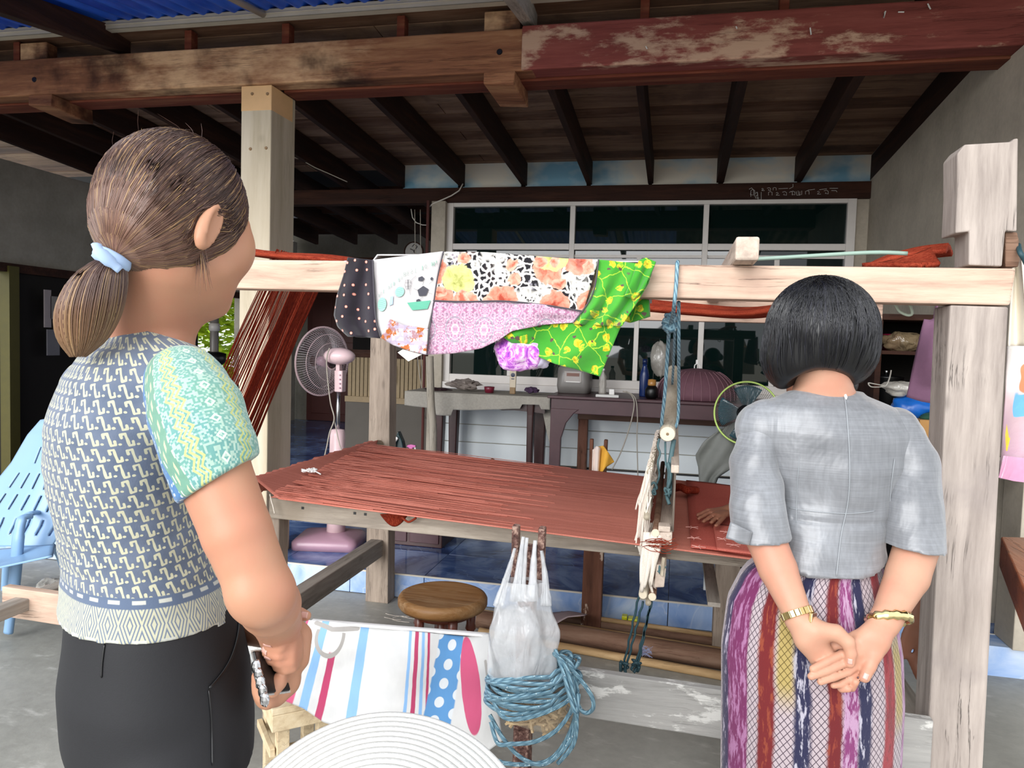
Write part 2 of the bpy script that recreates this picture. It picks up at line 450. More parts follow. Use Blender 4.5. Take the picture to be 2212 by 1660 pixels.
def M_film(name, col, alpha, rough=0.15):
    b = NB(name); v = b.tc(); n = b.noise(b.map(v, (1, 1, .35)), 16, 3, 0.5, 1.2)
    b.out(col, rough, b.bump(n, 0.8, 0.02), 0, 0.9)
    tr = b.n('ShaderNodeBsdfTransparent'); mx = b.n('ShaderNodeMixShader')
    a = b.m('MULTIPLY_ADD', b.noise(v, 12, 4), 0.5, alpha-0.25, clamp=True); b.put(mx, 0, a)
    b.t.links.new(tr.outputs[0], mx.inputs[1]); b.t.links.new(b.b.outputs[0], mx.inputs[2])
    b.t.links.new(mx.outputs[0], b.t.nodes['Material Output'].inputs['Surface']); return b.mat
MT['film'] = M_film('thin translucent white plastic', '#eceef0', 0.38)
MT['film2'] = M_film('crumpled clear plastic', '#c9c4ba', 0.55)
MT['chair'] = M_plain('light blue plastic', '#84a8cc', 0.35, 0.1, 3)
MT['mauve'] = M_plain('mauve felt', '#7e5a72', 0.95, 0.12, 40)
MT['dome'] = M_plain('dusty mauve mesh', '#6f4a55', 0.8, 0.2, 30)
MT['bluebag'] = M_plain('bright blue plastic', '#1560b8', 0.3, 0.4)
MT['door'] = M_plain('red brown wood door', '#52211a', 0.5, 0.25, 5)
MT['greyt'] = M_plain('grey board wall', '#5b554d', 0.8, 0.2, 4)
MT['slat'] = M_plain('tan bamboo slat', '#8f7a58', 0.6, 0.2, 30)
MT['wallw'] = M_plain('white shiplap board', '#e3e9e9', 0.35, 0.06, 2)
MT['cloth_g'] = M_plain('grey lace tablecloth', '#a8a297', 0.9, 0.25, 60, 0.5)
MT['gold'] = M_plain('brushed gold', '#c9b27a', 0.25, 0.1, metal=1.0)
MT['goldb'] = M_plain('shiny gold', '#e3d19a', 0.12, 0.1, metal=1.0)
MT['leafy'] = M_plain('sunlit leaf', '#d3e84c', 0.5, 0.35, 8, **{'Emission Color': hx('#a9cf2e'), 'Emission Strength': 0.0})
MT['void'] = M_plain('dark interior void', '#17120f', 0.9)  # near-black colour standing in for the shade of unlit interior
MT['yelp'] = M_plain('yellow painted frame', '#4d460f', 0.6, 0.2)
# ------------------------------------------------------------------ the place: floor, step, walls, window, roof timbers
MB().box((-9, -6, -0.12), (6, 3.795, 0)).build('floor', MT['floor'], kind='structure')
MB().box((-60, -80, -0.2), (60, -5.9, -0.02)).build('floor', M_plain('sunlit yard ground', '#b3aa98', 0.9), kind='structure')
plat = thing('floor', (-2, 4, 0), kind='structure')
MB().box((-8, 3.80, -0.1), (5, 14, 0.128)).build('screed', MT['groutd'], plat)
TW = 0.435
tm = {}
def tile(parent, lo, hi, mat):
    MB().box(lo, hi).build('tile', mat, parent, bevel=0.0015, normals=False)
for i in range(-14, 9):
    x0 = -0.42 + i*TW
    tile(plat, (x0+0.002, 3.787, 0.004), (x0+TW-0.002, 3.802, 0.130), MT['tile'])
for j in range(7):
    for i in range(-10, 5):
        x0 = -0.42 + i*TW; y0 = 3.79 + j*TW
        tile(plat, (x0+0.0015, y0+0.0015+(0 if j else 0.003), 0.124), (x0+TW-0.0015, y0+TW-0.0015, 0.135), MT['tiled'])
MB().box((-6, 3.784, 0.128), (3, 3.792, 0.1365)).build('tile_edge', MT['grout'], plat)
MB().box((-8, 6.836, 0.12), (1.4, 12, 0.135)).build('rear_floor', MT['tiled'], plat)

# rear wall with the big window
YB = 6.4
wb = thing('wall_back', (0, YB, 0.135), kind='structure')
for i, z in enumerate(np.arange(0.36, 1.0, 0.16)):
    MB().box((-2.03, YB-0.02+0.001*(i % 2), z+0.003), (1.44, YB, min(z+0.157, 1.02))).build('shiplap_board', MT['wallw'], wb, bevel=0.003)
MB().box((-2.03, YB-0.03, 0.135), (1.44, YB, 0.345)).build('skirting_board', MT['wallw'], wb, bevel=0.003)
MB().box((-2.03, YB-0.036, 0.346), (1.44, YB-0.018, 0.358)).build('black_cable_strip', MT['black'], wb)
MB().box((-2.03, YB+0.0, 0.135), (1.44, YB+0.12, 1.03)).build('masonry', MT['cement'], wb)
MB().box((-2.16, YB-0.10, 0.135), (-2.03, YB+0.1, 2.65)).build('column', MT['cement'], wb, bevel=0.004)
MB().tube([(-2.185, YB-0.12, 0.135), (-2.185, YB-0.12, 2.65)], 0.014, 8).build('pipe', MT['door'], wb)
MB().box((1.34, YB-0.02, 1.0), (1.46, YB+0.1, 2.65)).build('column', MT['cement'], wb)
MB().box((-4.6, YB-0.06, 2.640), (1.47, YB+0.05, 2.772)).build('lintel_beam', MT['dark'], wb, bevel=0.004)
# clouds printed on the panels between the rafters
for a, b in ((872, 990), (1001, 1126), (1136, 1267), (1277, 1401), (1409, 1551), (1562, 1721), (1730, 1884)):
    xa = P(a, 400, Y=YB).x; xb = P(b, 400, Y=YB).x
    MB().box((xa, YB-0.01, 2.774), (xb, YB+0.012, 3.02)).build('sky_panel', MT['skyprint'], wb, normals=False)
# scratched chalk writing on the lintel
def strokes(lst, y, wd=1.6):
    b = MB()
    for s_ in lst:
        pts = [P(x, yy, Y=y) for x, yy in s_]
        b.tube(pts, wd*0.002, 5)
    return b
def glyph(x, y, k, w=14, h=11):
    g = {0: [(0,.3),(.2,0),(.5,.1),(.5,1)], 1: [(0,1),(0,.2),(.3,0),(.6,.2),(.6,1)], 2: [(.1,.4),(.3,.2),(.5,.5),(.2,.8),(.1,1),(.7,1)],
         3: [(0,0),(.1,1),(.6,1),(.6,0)], 4: [(0,.2),(.4,0),(.7,.3),(.7,1),(.2,.9),(.3,.6)], 5: [(0,.6),(.3,.3),(.6,.6),(.9,.3)]}[k]
    return [(x+a*w, y+b_*h) for a, b_ in g]
ch = []
for i, x in enumerate((1618, 1622, 1630, 1636)): ch.append(glyph(x, 406+i*3, (4, 1, 2, 3)[i], 14, 16))
for i in range(3): ch.append(glyph(1644+i*13, 406-i*0.4, (2, 4, 1)[i], 11, 6))
for i in range(5): ch.append(glyph(1660+i*15, 414, (1, 2, 4, 0, 3)[i], 13, 8))
for i in range(5): ch.append(glyph(1708+i*16+(8 if i > 2 else 0), 413-i*0.5, (4, 3, 1, 2, 4)[i], 13, 8))
ch += [[(1682, 408), (1702, 407)], [(1705, 408), (1713, 404), (1713, 398)], [(1745, 411), (1760, 409)], [(1770, 410), (1786, 408)], [(1792, 407), (1810, 407)], [(1796, 412), (1806, 412), (1808, 415)]]
strokes(ch, YB-0.064, 0.9).build('chalk_writing', MT['white'], wb)

win = thing('window_1', (-0.34, YB, 1.03), kind='structure')
def wx(px): return P(px, 500, Y=YB).x
x0, x1, x2, x3, x4, x5, x6, x7 = [wx(a) for a in (968, 982, 1232, 1243, 1518, 1530, 1826, 1845)]
fr = MB(); fy0, fy1 = YB-0.05, YB+0.04
fr.box((x0, fy0, 1.06), (x1, fy1, 2.66)); fr.box((x6, fy0, 1.06), (x7, fy1, 2.66))
fr.box((x1, fy0, 2.607), (x6, fy1, 2.66)); fr.box((x1, fy0, 1.06), (x6, fy1, 1.13)); fr.box((x0-0.03, fy0-0.03, 1.0), (x7+0.02, fy1, 1.06))
fr.build('window_frame', MT['alu'], win, bevel=0.003)
for a, b in ((x2, x3), (x4, x5)): MB().box((a, fy0+0.005, 1.13), (b, fy1-0.01, 2.607)).build('mullion', MT['alu'], win, bevel=0.003)
for a, b in ((x1, x2), (x3, x4), (x5, x6)):
    MB().box((a, fy0+0.004, 2.234), (b, fy1-0.01, 2.286)).build('transom', MT['alu'], win, bevel=0.003)
    MB().box((a-0.002, YB-0.004, 2.284), (b+0.002, YB+0.002, 2.609)).build('pane', MT['pane'], win)
    MB().box((a, YB-0.02, 2.17), (b, YB+0.02, 2.195)).build('sash_rail', MT['alu'], win)
    MB().box((a-0.002, YB-0.001, 1.128), (b+0.002, YB+0.005, 2.236)).build('pane', MT['pane'], win)
    xm = a+(b-a)*0.52
    MB().box((xm-0.02, YB-0.022, 1.13), (xm+0.02, YB+0.02, 2.17)).build('sash_stile', MT['alu'], win, bevel=0.002)
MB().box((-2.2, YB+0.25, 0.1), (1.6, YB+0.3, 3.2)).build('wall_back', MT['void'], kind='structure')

# right wall, its ledge, niche and column
wr = thing('wall_right', (1.5, 5, 0.135), kind='structure')
MB().prism([(1.44, 3.95, 0.135), (1.44, 6.5, 0.135), (1.44, 6.5, 2.98), (1.44, 3.95, 3.12)], (0.12, 0, 0)).build('masonry', MT['cement'], wr)
MB().prism([(1.44, 3.60, 0.98), (1.44, 3.951, 0.98), (1.44, 3.951, 2.8), (1.44, 3.60, 2.8)], (0.12, 0, 0)).build('masonry', MT['cement'], wr)
MB().box((1.40, 3.57, 0.93), (1.9, 3.98, 0.975)).build('ledge', MT['grout'], wr, bevel=0.006)
MB().box((1.50, 3.60, 0.135), (1.75, 3.80, 0.93)).build('column', MT['cement'], wr, bevel=0.004)
MB().box((1.56, 3.62, 2.8), (1.9, 3.75, 0.98)).build('masonry', MT['cement'], wr)
MB().box((1.40, 3.63, -0.02), (2.6, 3.80, 0.135)).build('tile', MT['tile'], wr, bevel=0.002)
MB().box((1.56, 3.95, 0.135), (3, 4.05, 3.0)).build('dark_void_sheet', MT['void'], wr)  # near-black sheet, its colour gives the shade inside the opening

# far rooms on the left: side wall, rear wall with the door, openings to the garden
wl = thing('wall_left', (-5.65, 5, 0), kind='structure')
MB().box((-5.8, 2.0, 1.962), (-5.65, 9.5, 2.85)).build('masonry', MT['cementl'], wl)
oa, ob = P(420, 700, X=-5.75), P(516, 700, X=-5.75)
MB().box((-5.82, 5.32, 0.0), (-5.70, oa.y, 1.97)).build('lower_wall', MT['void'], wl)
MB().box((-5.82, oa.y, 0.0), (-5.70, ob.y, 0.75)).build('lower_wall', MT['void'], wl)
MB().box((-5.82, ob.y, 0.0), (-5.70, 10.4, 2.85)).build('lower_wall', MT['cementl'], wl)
MB().box((-5.70, 5.30, 0), (-5.60, 5.40, 1.95)).build('door_frame', MT['yelp'], wl)
MB().box((-5.72, 2.0, 1.90), (-5.62, 9.4, 1.975)).build('door_lintel', MT['dark'], wl)
MB().box((-5.66, 6.05, 1.35), (-5.60, 6.17, 1.9)).build('door_frame', MT['yelp'], wl)
MB().box((-5.66, 6.17, 1.80), (-5.60, 7.4, 1.9)).build('door_frame', MT['yelp'], wl)
YR = 10.5
wf = thing('wall_far', (-5, YR, 0), kind='structure')
ga, gb = P(425, 680, Y=YR), P(512, 800, Y=YR)
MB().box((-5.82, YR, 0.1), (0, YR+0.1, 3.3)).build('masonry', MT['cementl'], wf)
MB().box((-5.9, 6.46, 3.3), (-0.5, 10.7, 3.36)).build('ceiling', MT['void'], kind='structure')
dr = thing('door_1', (P(717, 905, Y=YR-0.03).x, YR-0.03, 0.135), kind='structure')
d0, d1 = P(665, 900, Y=YR).x, P(770, 900, Y=YR).x
MB().box((d0, YR-0.05, 0.14), (d1, YR-0.01, 2.25)).build('door_leaf', MT['door'], dr)
for zz in (0.25, 0.85, 1.5): 
    for k in (0, 1): MB().box((d0+0.08+k*0.4, YR-0.062, zz), (d0+0.40+k*0.4, YR-0.048, zz+0.5)).build('door_panel', MT['door'], dr, bevel=0.008)
MB().box((-4.75, YR-0.12, 0.14), (-4.45, YR-0.02, 2.6)).build('dark_gap_strip', MT['void'], kind='structure')  # near-black slab whose colour stands for the dark gap beside the door
# high band and lintel of the rear room
MB().box((-6.5, 8.2, 2.02), (-2.2, 8.35, 2.36)).build('trim_2', MT['greyt'], kind='structure')
MB().box((-6.5, 8.17, 2.28), (-2.2, 8.36, 2.37)).build('trim_3', MT['dark'], kind='structure')
# bamboo slatted half partition
pt = thing('slatted_partition', (-2.85, 7.4, 0.135), 'half-height tan bamboo slat partition over grey boards behind the rear left loom leg', 'partition')
MB().box((-3.45, 7.38, 0.14), (-2.2, 7.43, 0.74)).build('board', MT['greyt'], pt)
MB().box((-3.45, 7.36, 0.74), (-2.2, 7.44, 0.80)).build('rail', MT['slat'], pt)
MB().box((-3.45, 7.36, 1.22), (-2.2, 7.44, 1.30)).build('rail', MT['dark'], pt)
for i in range(27):
    xx = -3.43+i*0.046
    MB().box((xx, 7.39, 0.80), (xx+0.038, 7.405, 1.22)).build('slat', MT['slat'], pt, normals=False)
MB().box((-3.44, 7.41, 0.8), (-2.2, 7.43, 1.22)).build('backing', MT['void'], pt)

# ---------------- roof
RS = 0.06
def rz(y, z0): return z0 + RS*(6.35-y)
cl = thing('ceiling', (-1, 5, 3), kind='structure')
nb_ = 15
for i in range(nb_):
    ya = 3.72 + i*0.187; yb = ya+0.183; zz = rnd.uniform(0, 0.006)
    for xa, xb in ((-7.2, -3.4), (-3.4+0.005, 1.56)):
        if i % 3 == 1: xa, xb = (-7.2, -1.7) if xa < -5 else (-1.695, 1.56)
        MB().hexa([(xa, ya, rz(ya, 2.99)+zz), (xb, ya, rz(ya, 2.99)+zz), (xb, yb, rz(yb, 2.99)+zz*0.5), (xa, yb, rz(yb, 2.99)+zz*0.5),
                   (xa, ya, rz(ya, 3.012)+zz), (xb, ya, rz(ya, 3.012)+zz), (xb, yb, rz(yb, 3.012)+zz), (xa, yb, rz(yb, 3.012)+zz)]).build(
            'ceiling_board', MT['boards'] if (i*7) % 5 > 1 else MT['boards2'], cl, bevel=0.003)
MB().hexa([(-8, 3.4, 3.20), (3, 3.4, 3.20), (3, 12, 3.1), (-8, 12, 3.1), (-8, 3.4, 3.23), (3, 3.4, 3.23), (3, 12, 3.13), (-8, 12, 3.13)]).build('roof_sheet', MT['void'], cl)  # closing sheet added above the boards to keep sky light from leaking in
rx = [P(a, 400, Y=6.35).x for a in (866, 996, 1131, 1272, 1405, 1556, 1725, 1888)] + [-3.0, -3.55, -4.1, -4.65, -5.2]
for i, x in enumerate(rx):
    wv = 0.022 if i not in (5, 6) else 0.03
    y0, y1 = 4.03, (6.45 if x > -2.2 else 9.0)
    p = [(x-wv, y0, rz(y0, 2.79)), (x+wv, y0, rz(y0, 2.79)), (x+wv, y1, rz(y1, 2.79)), (x-wv, y1, rz(y1, 2.79)),
         (x-wv, y0, rz(y0, 2.985)), (x+wv, y0, rz(y0, 2.985)), (x+wv, y1, rz(y1, 2.985)), (x-wv, y1, rz(y1, 2.985))]
    MB().hexa(p).build('rafter', MT['darkY'], cl, bevel=0.003)
for i, y in enumerate((7.2, 8.0, 8.8, 9.6)):
    MB().box((-7.5, y, 2.86), (-2.2, y+0.06, 2.98)).build('purlin', MT['dark'], cl)

mb_ = thing('roof_beam', (-1.9, 3.85, 2.8), 'long heavy roof beam, brown at the left and peeling red paint at the right', 'beam')
xm = P(1130, 100, Y=3.78).x
def wob(b, k):
    return b
MB().box((-6.6, 3.75, 2.800), (xm+0.06, 3.87, 3.012)).build('timber', MT['beam'], mb_, bevel=0.008)
MB().box((xm, 3.742, 2.802), (1.9, 3.868, 3.022)).build('timber', MT['redbeam'], mb_, bevel=0.008, label='red painted peeling end of the beam')
MB().box((-6.6, 3.872, 2.790), (-2.43, 4.02, 2.99)).build('inner_timber', MT['fasc'], mb_, bevel=0.006)
MB().box((-2.22, 3.872, 2.790), (1.9, 4.02, 2.99)).build('inner_timber', MT['fasc'], mb_, bevel=0.006)
for px in (1085, 105):
    c = P(px, 175 if px > 500 else 225, Y=3.8)
    MB().hexa([(c.x-0.085, 3.74, 2.74), (c.x+0.075, 3.74, 2.73), (c.x+0.09, 4.05, 2.71), (c.x-0.07, 4.05, 2.72), (c.x-0.085, 3.74, 2.80), (c.x+0.08, 3.74, 2.80), (c.x+0.085, 4.05, 2.80), (c.x-0.08, 4.05, 2.80)]).build(
        'stub_tenon', MT['beam'], mb_, bevel=0.006)
for px, py in ((1079, 112), (74, 172)):
    c = P(px, py, Y=3.749); MB().lathe((c.x, 3.7495, c.z), [(0.0, 0), (0.016, 0), (0.014, -0.004), (0, -0.004)], 10, (0, 1, 0)).build('bolt_hole', MT['black'], mb_)
sl = [[(1750, 60), (1752, 75)], [(1913, 24), (1909, 38), (1911, 26)], [(2004, 8), (2010, 20), (2006, 14)], [(1590, 57), (1592, 62)], [(1940, 26), (1953, 26)], [(1395, 100), (1398, 106)]]
strokes(sl, 3.738, 1.6).build('flaked_mark', MT['white'], mb_)

# concrete looking post below it
cp = thing('support_post', (-2.33, 3.9, 0.135), 'pale cream squared post with two bolt marks holding up the roof beam', 'post')
MB().box((-2.417, 3.766, 0.135), (-2.232, 4.03, 2.80)).build('shaft', MT['post'], cp, bevel=0.006)
MB().box((-2.4175, 3.7655, 2.66), (-2.2315, 4.0, 2.799)).build('orange_stained_top', M_plain('orange stained wood', '#dfb582', 0.7), cp, bevel=0.004)
for px, py in ((541, 322), (575, 320), (545, 203), (578, 203), (560, 575)):
    c = P(px, py, Y=3.766); MB().lathe((c.x, 3.7655, c.z), [(0.0, 0), (0.009, 0), (0.008, -0.004), (0, -0.003)], 10, (0, 1, 0)).build('bolt', M_plain('brown bolt', '#8c6f4c', 0.6), cp)
# short posts between the beam and the eaves channel
for i, px in enumerate((38, 408, 618, 866, 1390, 1690, 2010)):
    x = P(px, 100, Y=3.8).x
    o = MB().box((x-0.022, 3.79, 3.012), (x+0.022, 3.85, 3.30 if px > 1200 else 3.135)).build('short_strut', MT['fasc'], bevel=0.003,
        label='%s short wooden strut from the left standing on the roof beam' % ('first','second','third','fourth','fifth','sixth','seventh')[i], cat='strut', group='short struts on the roof beam')
for px, lab in ((78, 'broad'), (1085, 'split')):
    x = P(px, 100, Y=3.8).x
    MB().box((x-0.095, 3.78, 3.012), (x+0.095, 3.86, 3.12)).build('block', MT['beam'], bevel=0.006,
        label='%s wood block on the roof beam %s' % (lab, 'at the far left' if px < 500 else 'above the bolt hole in its middle'), cat='block')
# eaves channel, blue sheets, sloping joists
ec = MB(); x1 = P(1480, 0, Y=3.8).x
ec.box((-6.6, 3.70, 3.128), (1.9, 3.705, 3.178)); ec.box((-6.6, 3.70, 3.173), (1.9, 3.75, 3.178)); ec.box((-6.6, 3.70, 3.128), (1.9, 3.75, 3.133)); ec.box((-6.6, 3.7, 3.15), (1.9, 3.694, 3.156))
ec.build('eaves_channel', MT['purlin'], bevel=0.002, label='long dirty white steel channel carrying the edge of the blue roof', cat='channel')
def rb(y): return 3.185 - (3.74-y)*0.152
br = thing('blue_roof', (-2.5, 1.5, 2.8), 'blue corrugated roof sheets over the yard side', 'roof')
for k in range(7):
    xa = -6.8 + k*0.96
    def fn(u, v, xa=xa):
        x = xa + u*0.98; y = 1.7 + v*2.3
        return (x, y, rb(y) + 0.012*math.cos(2*math.pi*x/0.095) + 0.002*(k % 2))
    MB().grid(fn, 82, 4).build('roof_sheet', MT['blue_roof'], br, smooth=True)
def fn(u, v):
    x = -0.35 + u*4.6; y = 1.7+v*2.4
    return (x, y, rb(y)+0.03+0.018*math.cos(2*math.pi*x/0.13))
MB().grid(fn, 200, 4).build('roof_sheet', M_cement('old stained grey sheet', '#3f352d', '#8a7b6c', 3), br, smooth=True, label='old grey corrugated sheet')
def rafter_b(px, w_, h_, y0, z_off, name, mat, lab, cat):
    x = P(px[0], px[1], Y=3.75).x
    y1 = 3.9
    MB().hexa([(x-w_, y0, rb(y0)-h_-z_off), (x+w_, y0, rb(y0)-h_-z_off), (x+w_, y1, rb(y1)-h_-z_off), (x-w_, y1, rb(y1)-h_-z_off),
               (x-w_, y0, rb(y0)-z_off), (x+w_, y0, rb(y0)-z_off), (x+w_, y1, rb(y1)-z_off), (x-w_, y1, rb(y1)-z_off)]).build(name, mat, bevel=0.003, label=lab, cat=cat)
rafter_b((232, 122), 0.032, 0.13, 1.6, 0.014, 'roof_joist', MT['darkY'], 'dark sloping joist under the blue roof at the upper left corner', 'joist')
rafter_b((1135, 60), 0.03, 0.13, 1.6, 0.014, 'roof_joist', MT['paleY'], 'grey brown sloping joist meeting the roof beam near its middle', 'joist')
rafter_b((2010, 20), 0.03, 0.13, 1.5, 0.014, 'roof_joist', MT['darkY'], 'dark sloping joist at the upper right corner', 'joist')
x = P(590, 55, Y=3.8).x
MB().tube([(x, 1.7, rb(1.7)-0.035), (x, 3.74, rb(3.74)-0.03)], 0.018, 10).build('conduit', MT['purlin'], smooth=True, label='white conduit pipe running under the blue roof', cat='pipe')

# garden foliage seen through the far opening, and the pole and umbrella stand there
def foliage(c, rx_, ry_, rz_, n, name, lab, s=0.11):
    b = MB(); rr = random.Random(n)
    for i in range(n):
        d = V((rr.gauss(0,1), rr.gauss(0,1), rr.gauss(0,1))).normalized(); k = rr.uniform(0.55, 1)
        p = V(c)+V((d.x*rx_*k, d.y*ry_*k, d.z*rz_*k)); a = rr.uniform(0, 6.28); t = V((math.cos(a), math.sin(a), rr.uniform(-.6, .4))).normalized()
        n_ = t.cross(V((0, 0, 1))).normalized()*s*0.28
        b.add([p, p+t*s*0.5+n_, p+t*s, p+t*s*0.5-n_], [(0, 1, 2, 3)])
    th = thing(name, (c[0], c[1], 0), lab, 'bush')
    b.build('leaf', MT['leafy'], th, kind='stuff', normals=False)
    MB().tube([(c[0], c[1], -0.1), (c[0]+0.05, c[1], c[2]*0.8)], 0.04, 6).build('stem', MT['darkY'], th)
foliage((-7.6, 11.0, 1.3), 0.6, 1.6, 1.5, 5200, 'garden_bush', 'yellow green bush beyond the far opening behind the left woman', 0.22)
foliage((-7.2, 4.6, 1.1), 0.8, 1.2, 1.3, 1500, 'garden_bush', 'sunlit bush glimpsed at the left edge beyond the side doorway', 0.2)
gp = thing('umbrella_stand', (P(463, 720, Y=6.9).x, 6.9, 0.135), 'grey pole in a black stand before the bright garden opening', 'stand')
MB().tube([(gp.location.x, 6.9, 0.6), (gp.location.x, 6.9, 1.9)], 0.045, 10).build('pole', M_plain('grey pole', '#6b6560', 0.4), gp, smooth=True)
MB().lathe((gp.location.x, 6.9, 0.135), [(0.3, 0), (0.3, 0.06), (0.09, 0.12), (0.07, 0.95), (0.12, 1.0), (0.12, 1.08), (0.05, 1.1)], 16).build('base', MT['black'], gp, smooth=True)
MB().lathe((gp.location.x, 6.9, 1.45), [(0.055, 0), (0.055, 0.08)], 14).build('clamp', M_plain('pale clamp', '#b7b2ab', 0.4), gp, smooth=True)
MB().box((-3.05, 7.9, 1.9), (-2.9, 7.95, 2.0)).build('papers', MT['white'], label='scrap of white paper above the dark rear room', cat='paper') if False else None
# lamp tube and round wall plaque in the rear room
la, lb = P(628, 461, Y=8.1), P(679, 463, Y=8.1)
lm = thing('tube_lamp', (la.x, 8.1, la.z), 'white fluorescent tube lamp hung beside the cream post', 'lamp')
MB().box((la.x-0.8, 8.07, la.z-0.02), (lb.x, 8.13, la.z+0.03)).build('housing', MT['whitep'], lm, bevel=0.004)
MB().tube([(la.x-0.8, 8.06, la.z-0.045), (lb.x-0.03, 8.06, la.z-0.045)], 0.02, 8).build('tube', MT['whitep'], lm, smooth=True)
c = P(895, 545, Y=8.15)
pq = thing('round_plaque', (c.x, 8.15, c.z), 'round white plaque with a small grey picture hung on the rear room wall', 'plaque')
MB().lathe(c, [(0, 0.0), (0.105, 0), (0.105, 0.02), (0, 0.02)], 28, (0, -1, 0)).build('disc', M_plain('off white disc', '#b9b4ad', 0.5), pq)
MB().lathe(c+V((0, -0.001, 0)), [(0.105, 0.0), (0.118, 0), (0.118, 0.028), (0.105, 0.028)], 28, (0, -1, 0), cap=False).build('rim', MT['dark'], pq)
strokes([[(890, 533), (895, 528), (901, 533), (896, 540), (893, 545)], [(886, 538), (893, 541), (897, 549)]], 8.125, 2.2).build('picture', M_plain('dark ink', '#4b4746', 0.7), pq)
# loose wires on the lintel
MB().tube([P(a, b, Y=6.3) for a, b in ((1000, 397), (992, 412), (975, 423), (955, 432), (935, 440), (928, 447))], 0.006, 6).build('wire', MT['cablew'], smooth=True, label='white wire curling from the lintel down to the cement column', cat='wire')
MB().tube([P(a, b, Y=6.5) for a, b in ((888, 452), (891, 470), (899, 481), (912, 486), (926, 487))], 0.005, 6).build('wire', MT['cablew'], smooth=True, label='white wire hanging in the dark opening left of the cement column', cat='wire')
MB().tube([P(a, b, Y=5.6) for a, b in ((630, 338), (650, 345), (680, 362), (710, 375), (750, 393))], 0.004, 6).build('wire', MT['cable'], smooth=True, label='thin wire sagging under the rafters right of the cream post', cat='wire')
# ------------------------------------------------------------------ the loom
def rope(b, pts, r, n=7, lay=None, closed=False):
    k0 = len(b.v); b.tube(pts, r, n, closed=closed)
    lay = lay or r*5; L = 0.0; pv = None
    for i, p in enumerate(pts):
        p = V(p)
        if pv is not None: L += (p-pv).length
        pv = p
        for j in range(n): b.uv[k0+i*n+j] = (L/lay, j/n/3.0*3)
    return b
def sp(pts, n=6): return [tuple(q) for q in spl(pts, n)]

lo = thing('loom', (-0.4, 2.8, 0), 'big weathered timber floor loom strung with brick red warp', 'loom')
FY = 2.0
zl = P(521, 624, Y=FY).z; zr = P(2178, 660, Y=FY).z; zl2 = P(540, 561, Y=FY).z; zr2 = P(2183, 580, Y=FY).z
xl, xr_ = -1.75, 0.778
def zz(x, a, b): return lerp(a, b, (x+1.25)/(0.775+1.25))
MB().hexa([(xl, FY, zz(xl, zl, zr)), (xr_, FY, zr), (xr_, FY+0.085, zr), (xl, FY+0.085, zz(xl, zl, zr)),
           (xl, FY, zz(xl, zl2, zr2)), (xr_+0.008, FY, zr2), (xr_+0.008, FY+0.085, zr2), (xl, FY+0.085, zz(xl, zl2, zr2))]).build('upper_front_beam', MT['pale'], lo, bevel=0.005)
# front right post, with its chunky head above the beam
MB().hexa([(0.664, FY+0.002, 0), (0.792, FY+0.002, 0), (0.792, FY+0.11, 0), (0.664, FY+0.11, 0), (0.648, FY+0.002, 1.545), (0.776, FY+0.002, 1.543), (0.776, FY+0.118, 1.543), (0.648, FY+0.118, 1.545)]).build('front_post', MT['paleZ'], lo, bevel=0.005)
hd = MB()
q = [P(a, b, Y=FY+0.01) for a, b in ((2068, 332), (2084, 312), (2186, 306), (2189, 300), (2200, 298), (2197, 500), (2172, 499), (2165, 576), (2093, 573), (2094, 500), (2064, 504), (2068, 420))]
hd.prism(q, (0, 0.10, 0)).build('post_head', MT['paleZ'], lo, bevel=0.005)
q = [P(a, b, Y=FY+0.03) for a, b in ((2172, 500), (2198, 502), (2202, 520), (2200, 545), (2204, 560), (2200, 577), (2172, 577))]
MB().prism(q, (0, 0.07, 0)).build('wedge', MT['brownX'], lo, bevel=0.003)
# other posts
MB().hexa([(-1.585, 3.68, 0), (-1.455, 3.68, 0), (-1.455, 3.78, 0), (-1.585, 3.78, 0), (-1.585, 3.68, 1.56), (-1.475, 3.68, 1.56), (-1.475, 3.78, 1.56), (-1.585, 3.78, 1.56)]).build('rear_post', MT['paleZ2'], lo, bevel=0.004)
MB().box((-1.62, FY+0.002, 0), (-1.50, FY+0.10, 1.56)).build('front_post', MT['paleZ2'], lo, bevel=0.004)
MB().box((0.66, 3.66, 0), (0.77, 3.76, 1.56)).build('rear_post', MT['paleZ2'], lo, bevel=0.004)
MB().box((0.225, 3.56, 0), (0.335, 3.66, 0.72)).build('short_post', MT['paleZ2'], lo, bevel=0.004)
# rear and side beams at the top
za, zb2 = P(1300, 690, Y=3.62).z, P(1300, 655, Y=3.62).z
MB().box((-1.60, 3.62, za), (0.9, 3.70, za+0.10)).build('upper_rear_beam', MT['pale'], lo, bevel=0.005)
a_ = P(1530, 1226, Y=2.9); MB().box((a_.x-.016, 2.88, a_.z-.085), (a_.x+.016, 2.90, a_.z+.01)).build('hanging_strip', M_film('pale plastic strip', '#cfd5d8', .8), lo, bevel=.002)
MB().box((a_.x-.02, 2.46, a_.z-.002), (a_.x+.02, 3.2, a_.z+.012)).build('cross_slat', MT['paleY'], lo)
c = P(1614, 549, Y=1.90)
MB().box((c.x-0.028, 1.90, zr2+0.001+0.003), (c.x+0.028, 3.80, zr2+0.062)).build('cross_bar', MT['paleYl'], lo, bevel=0.006)
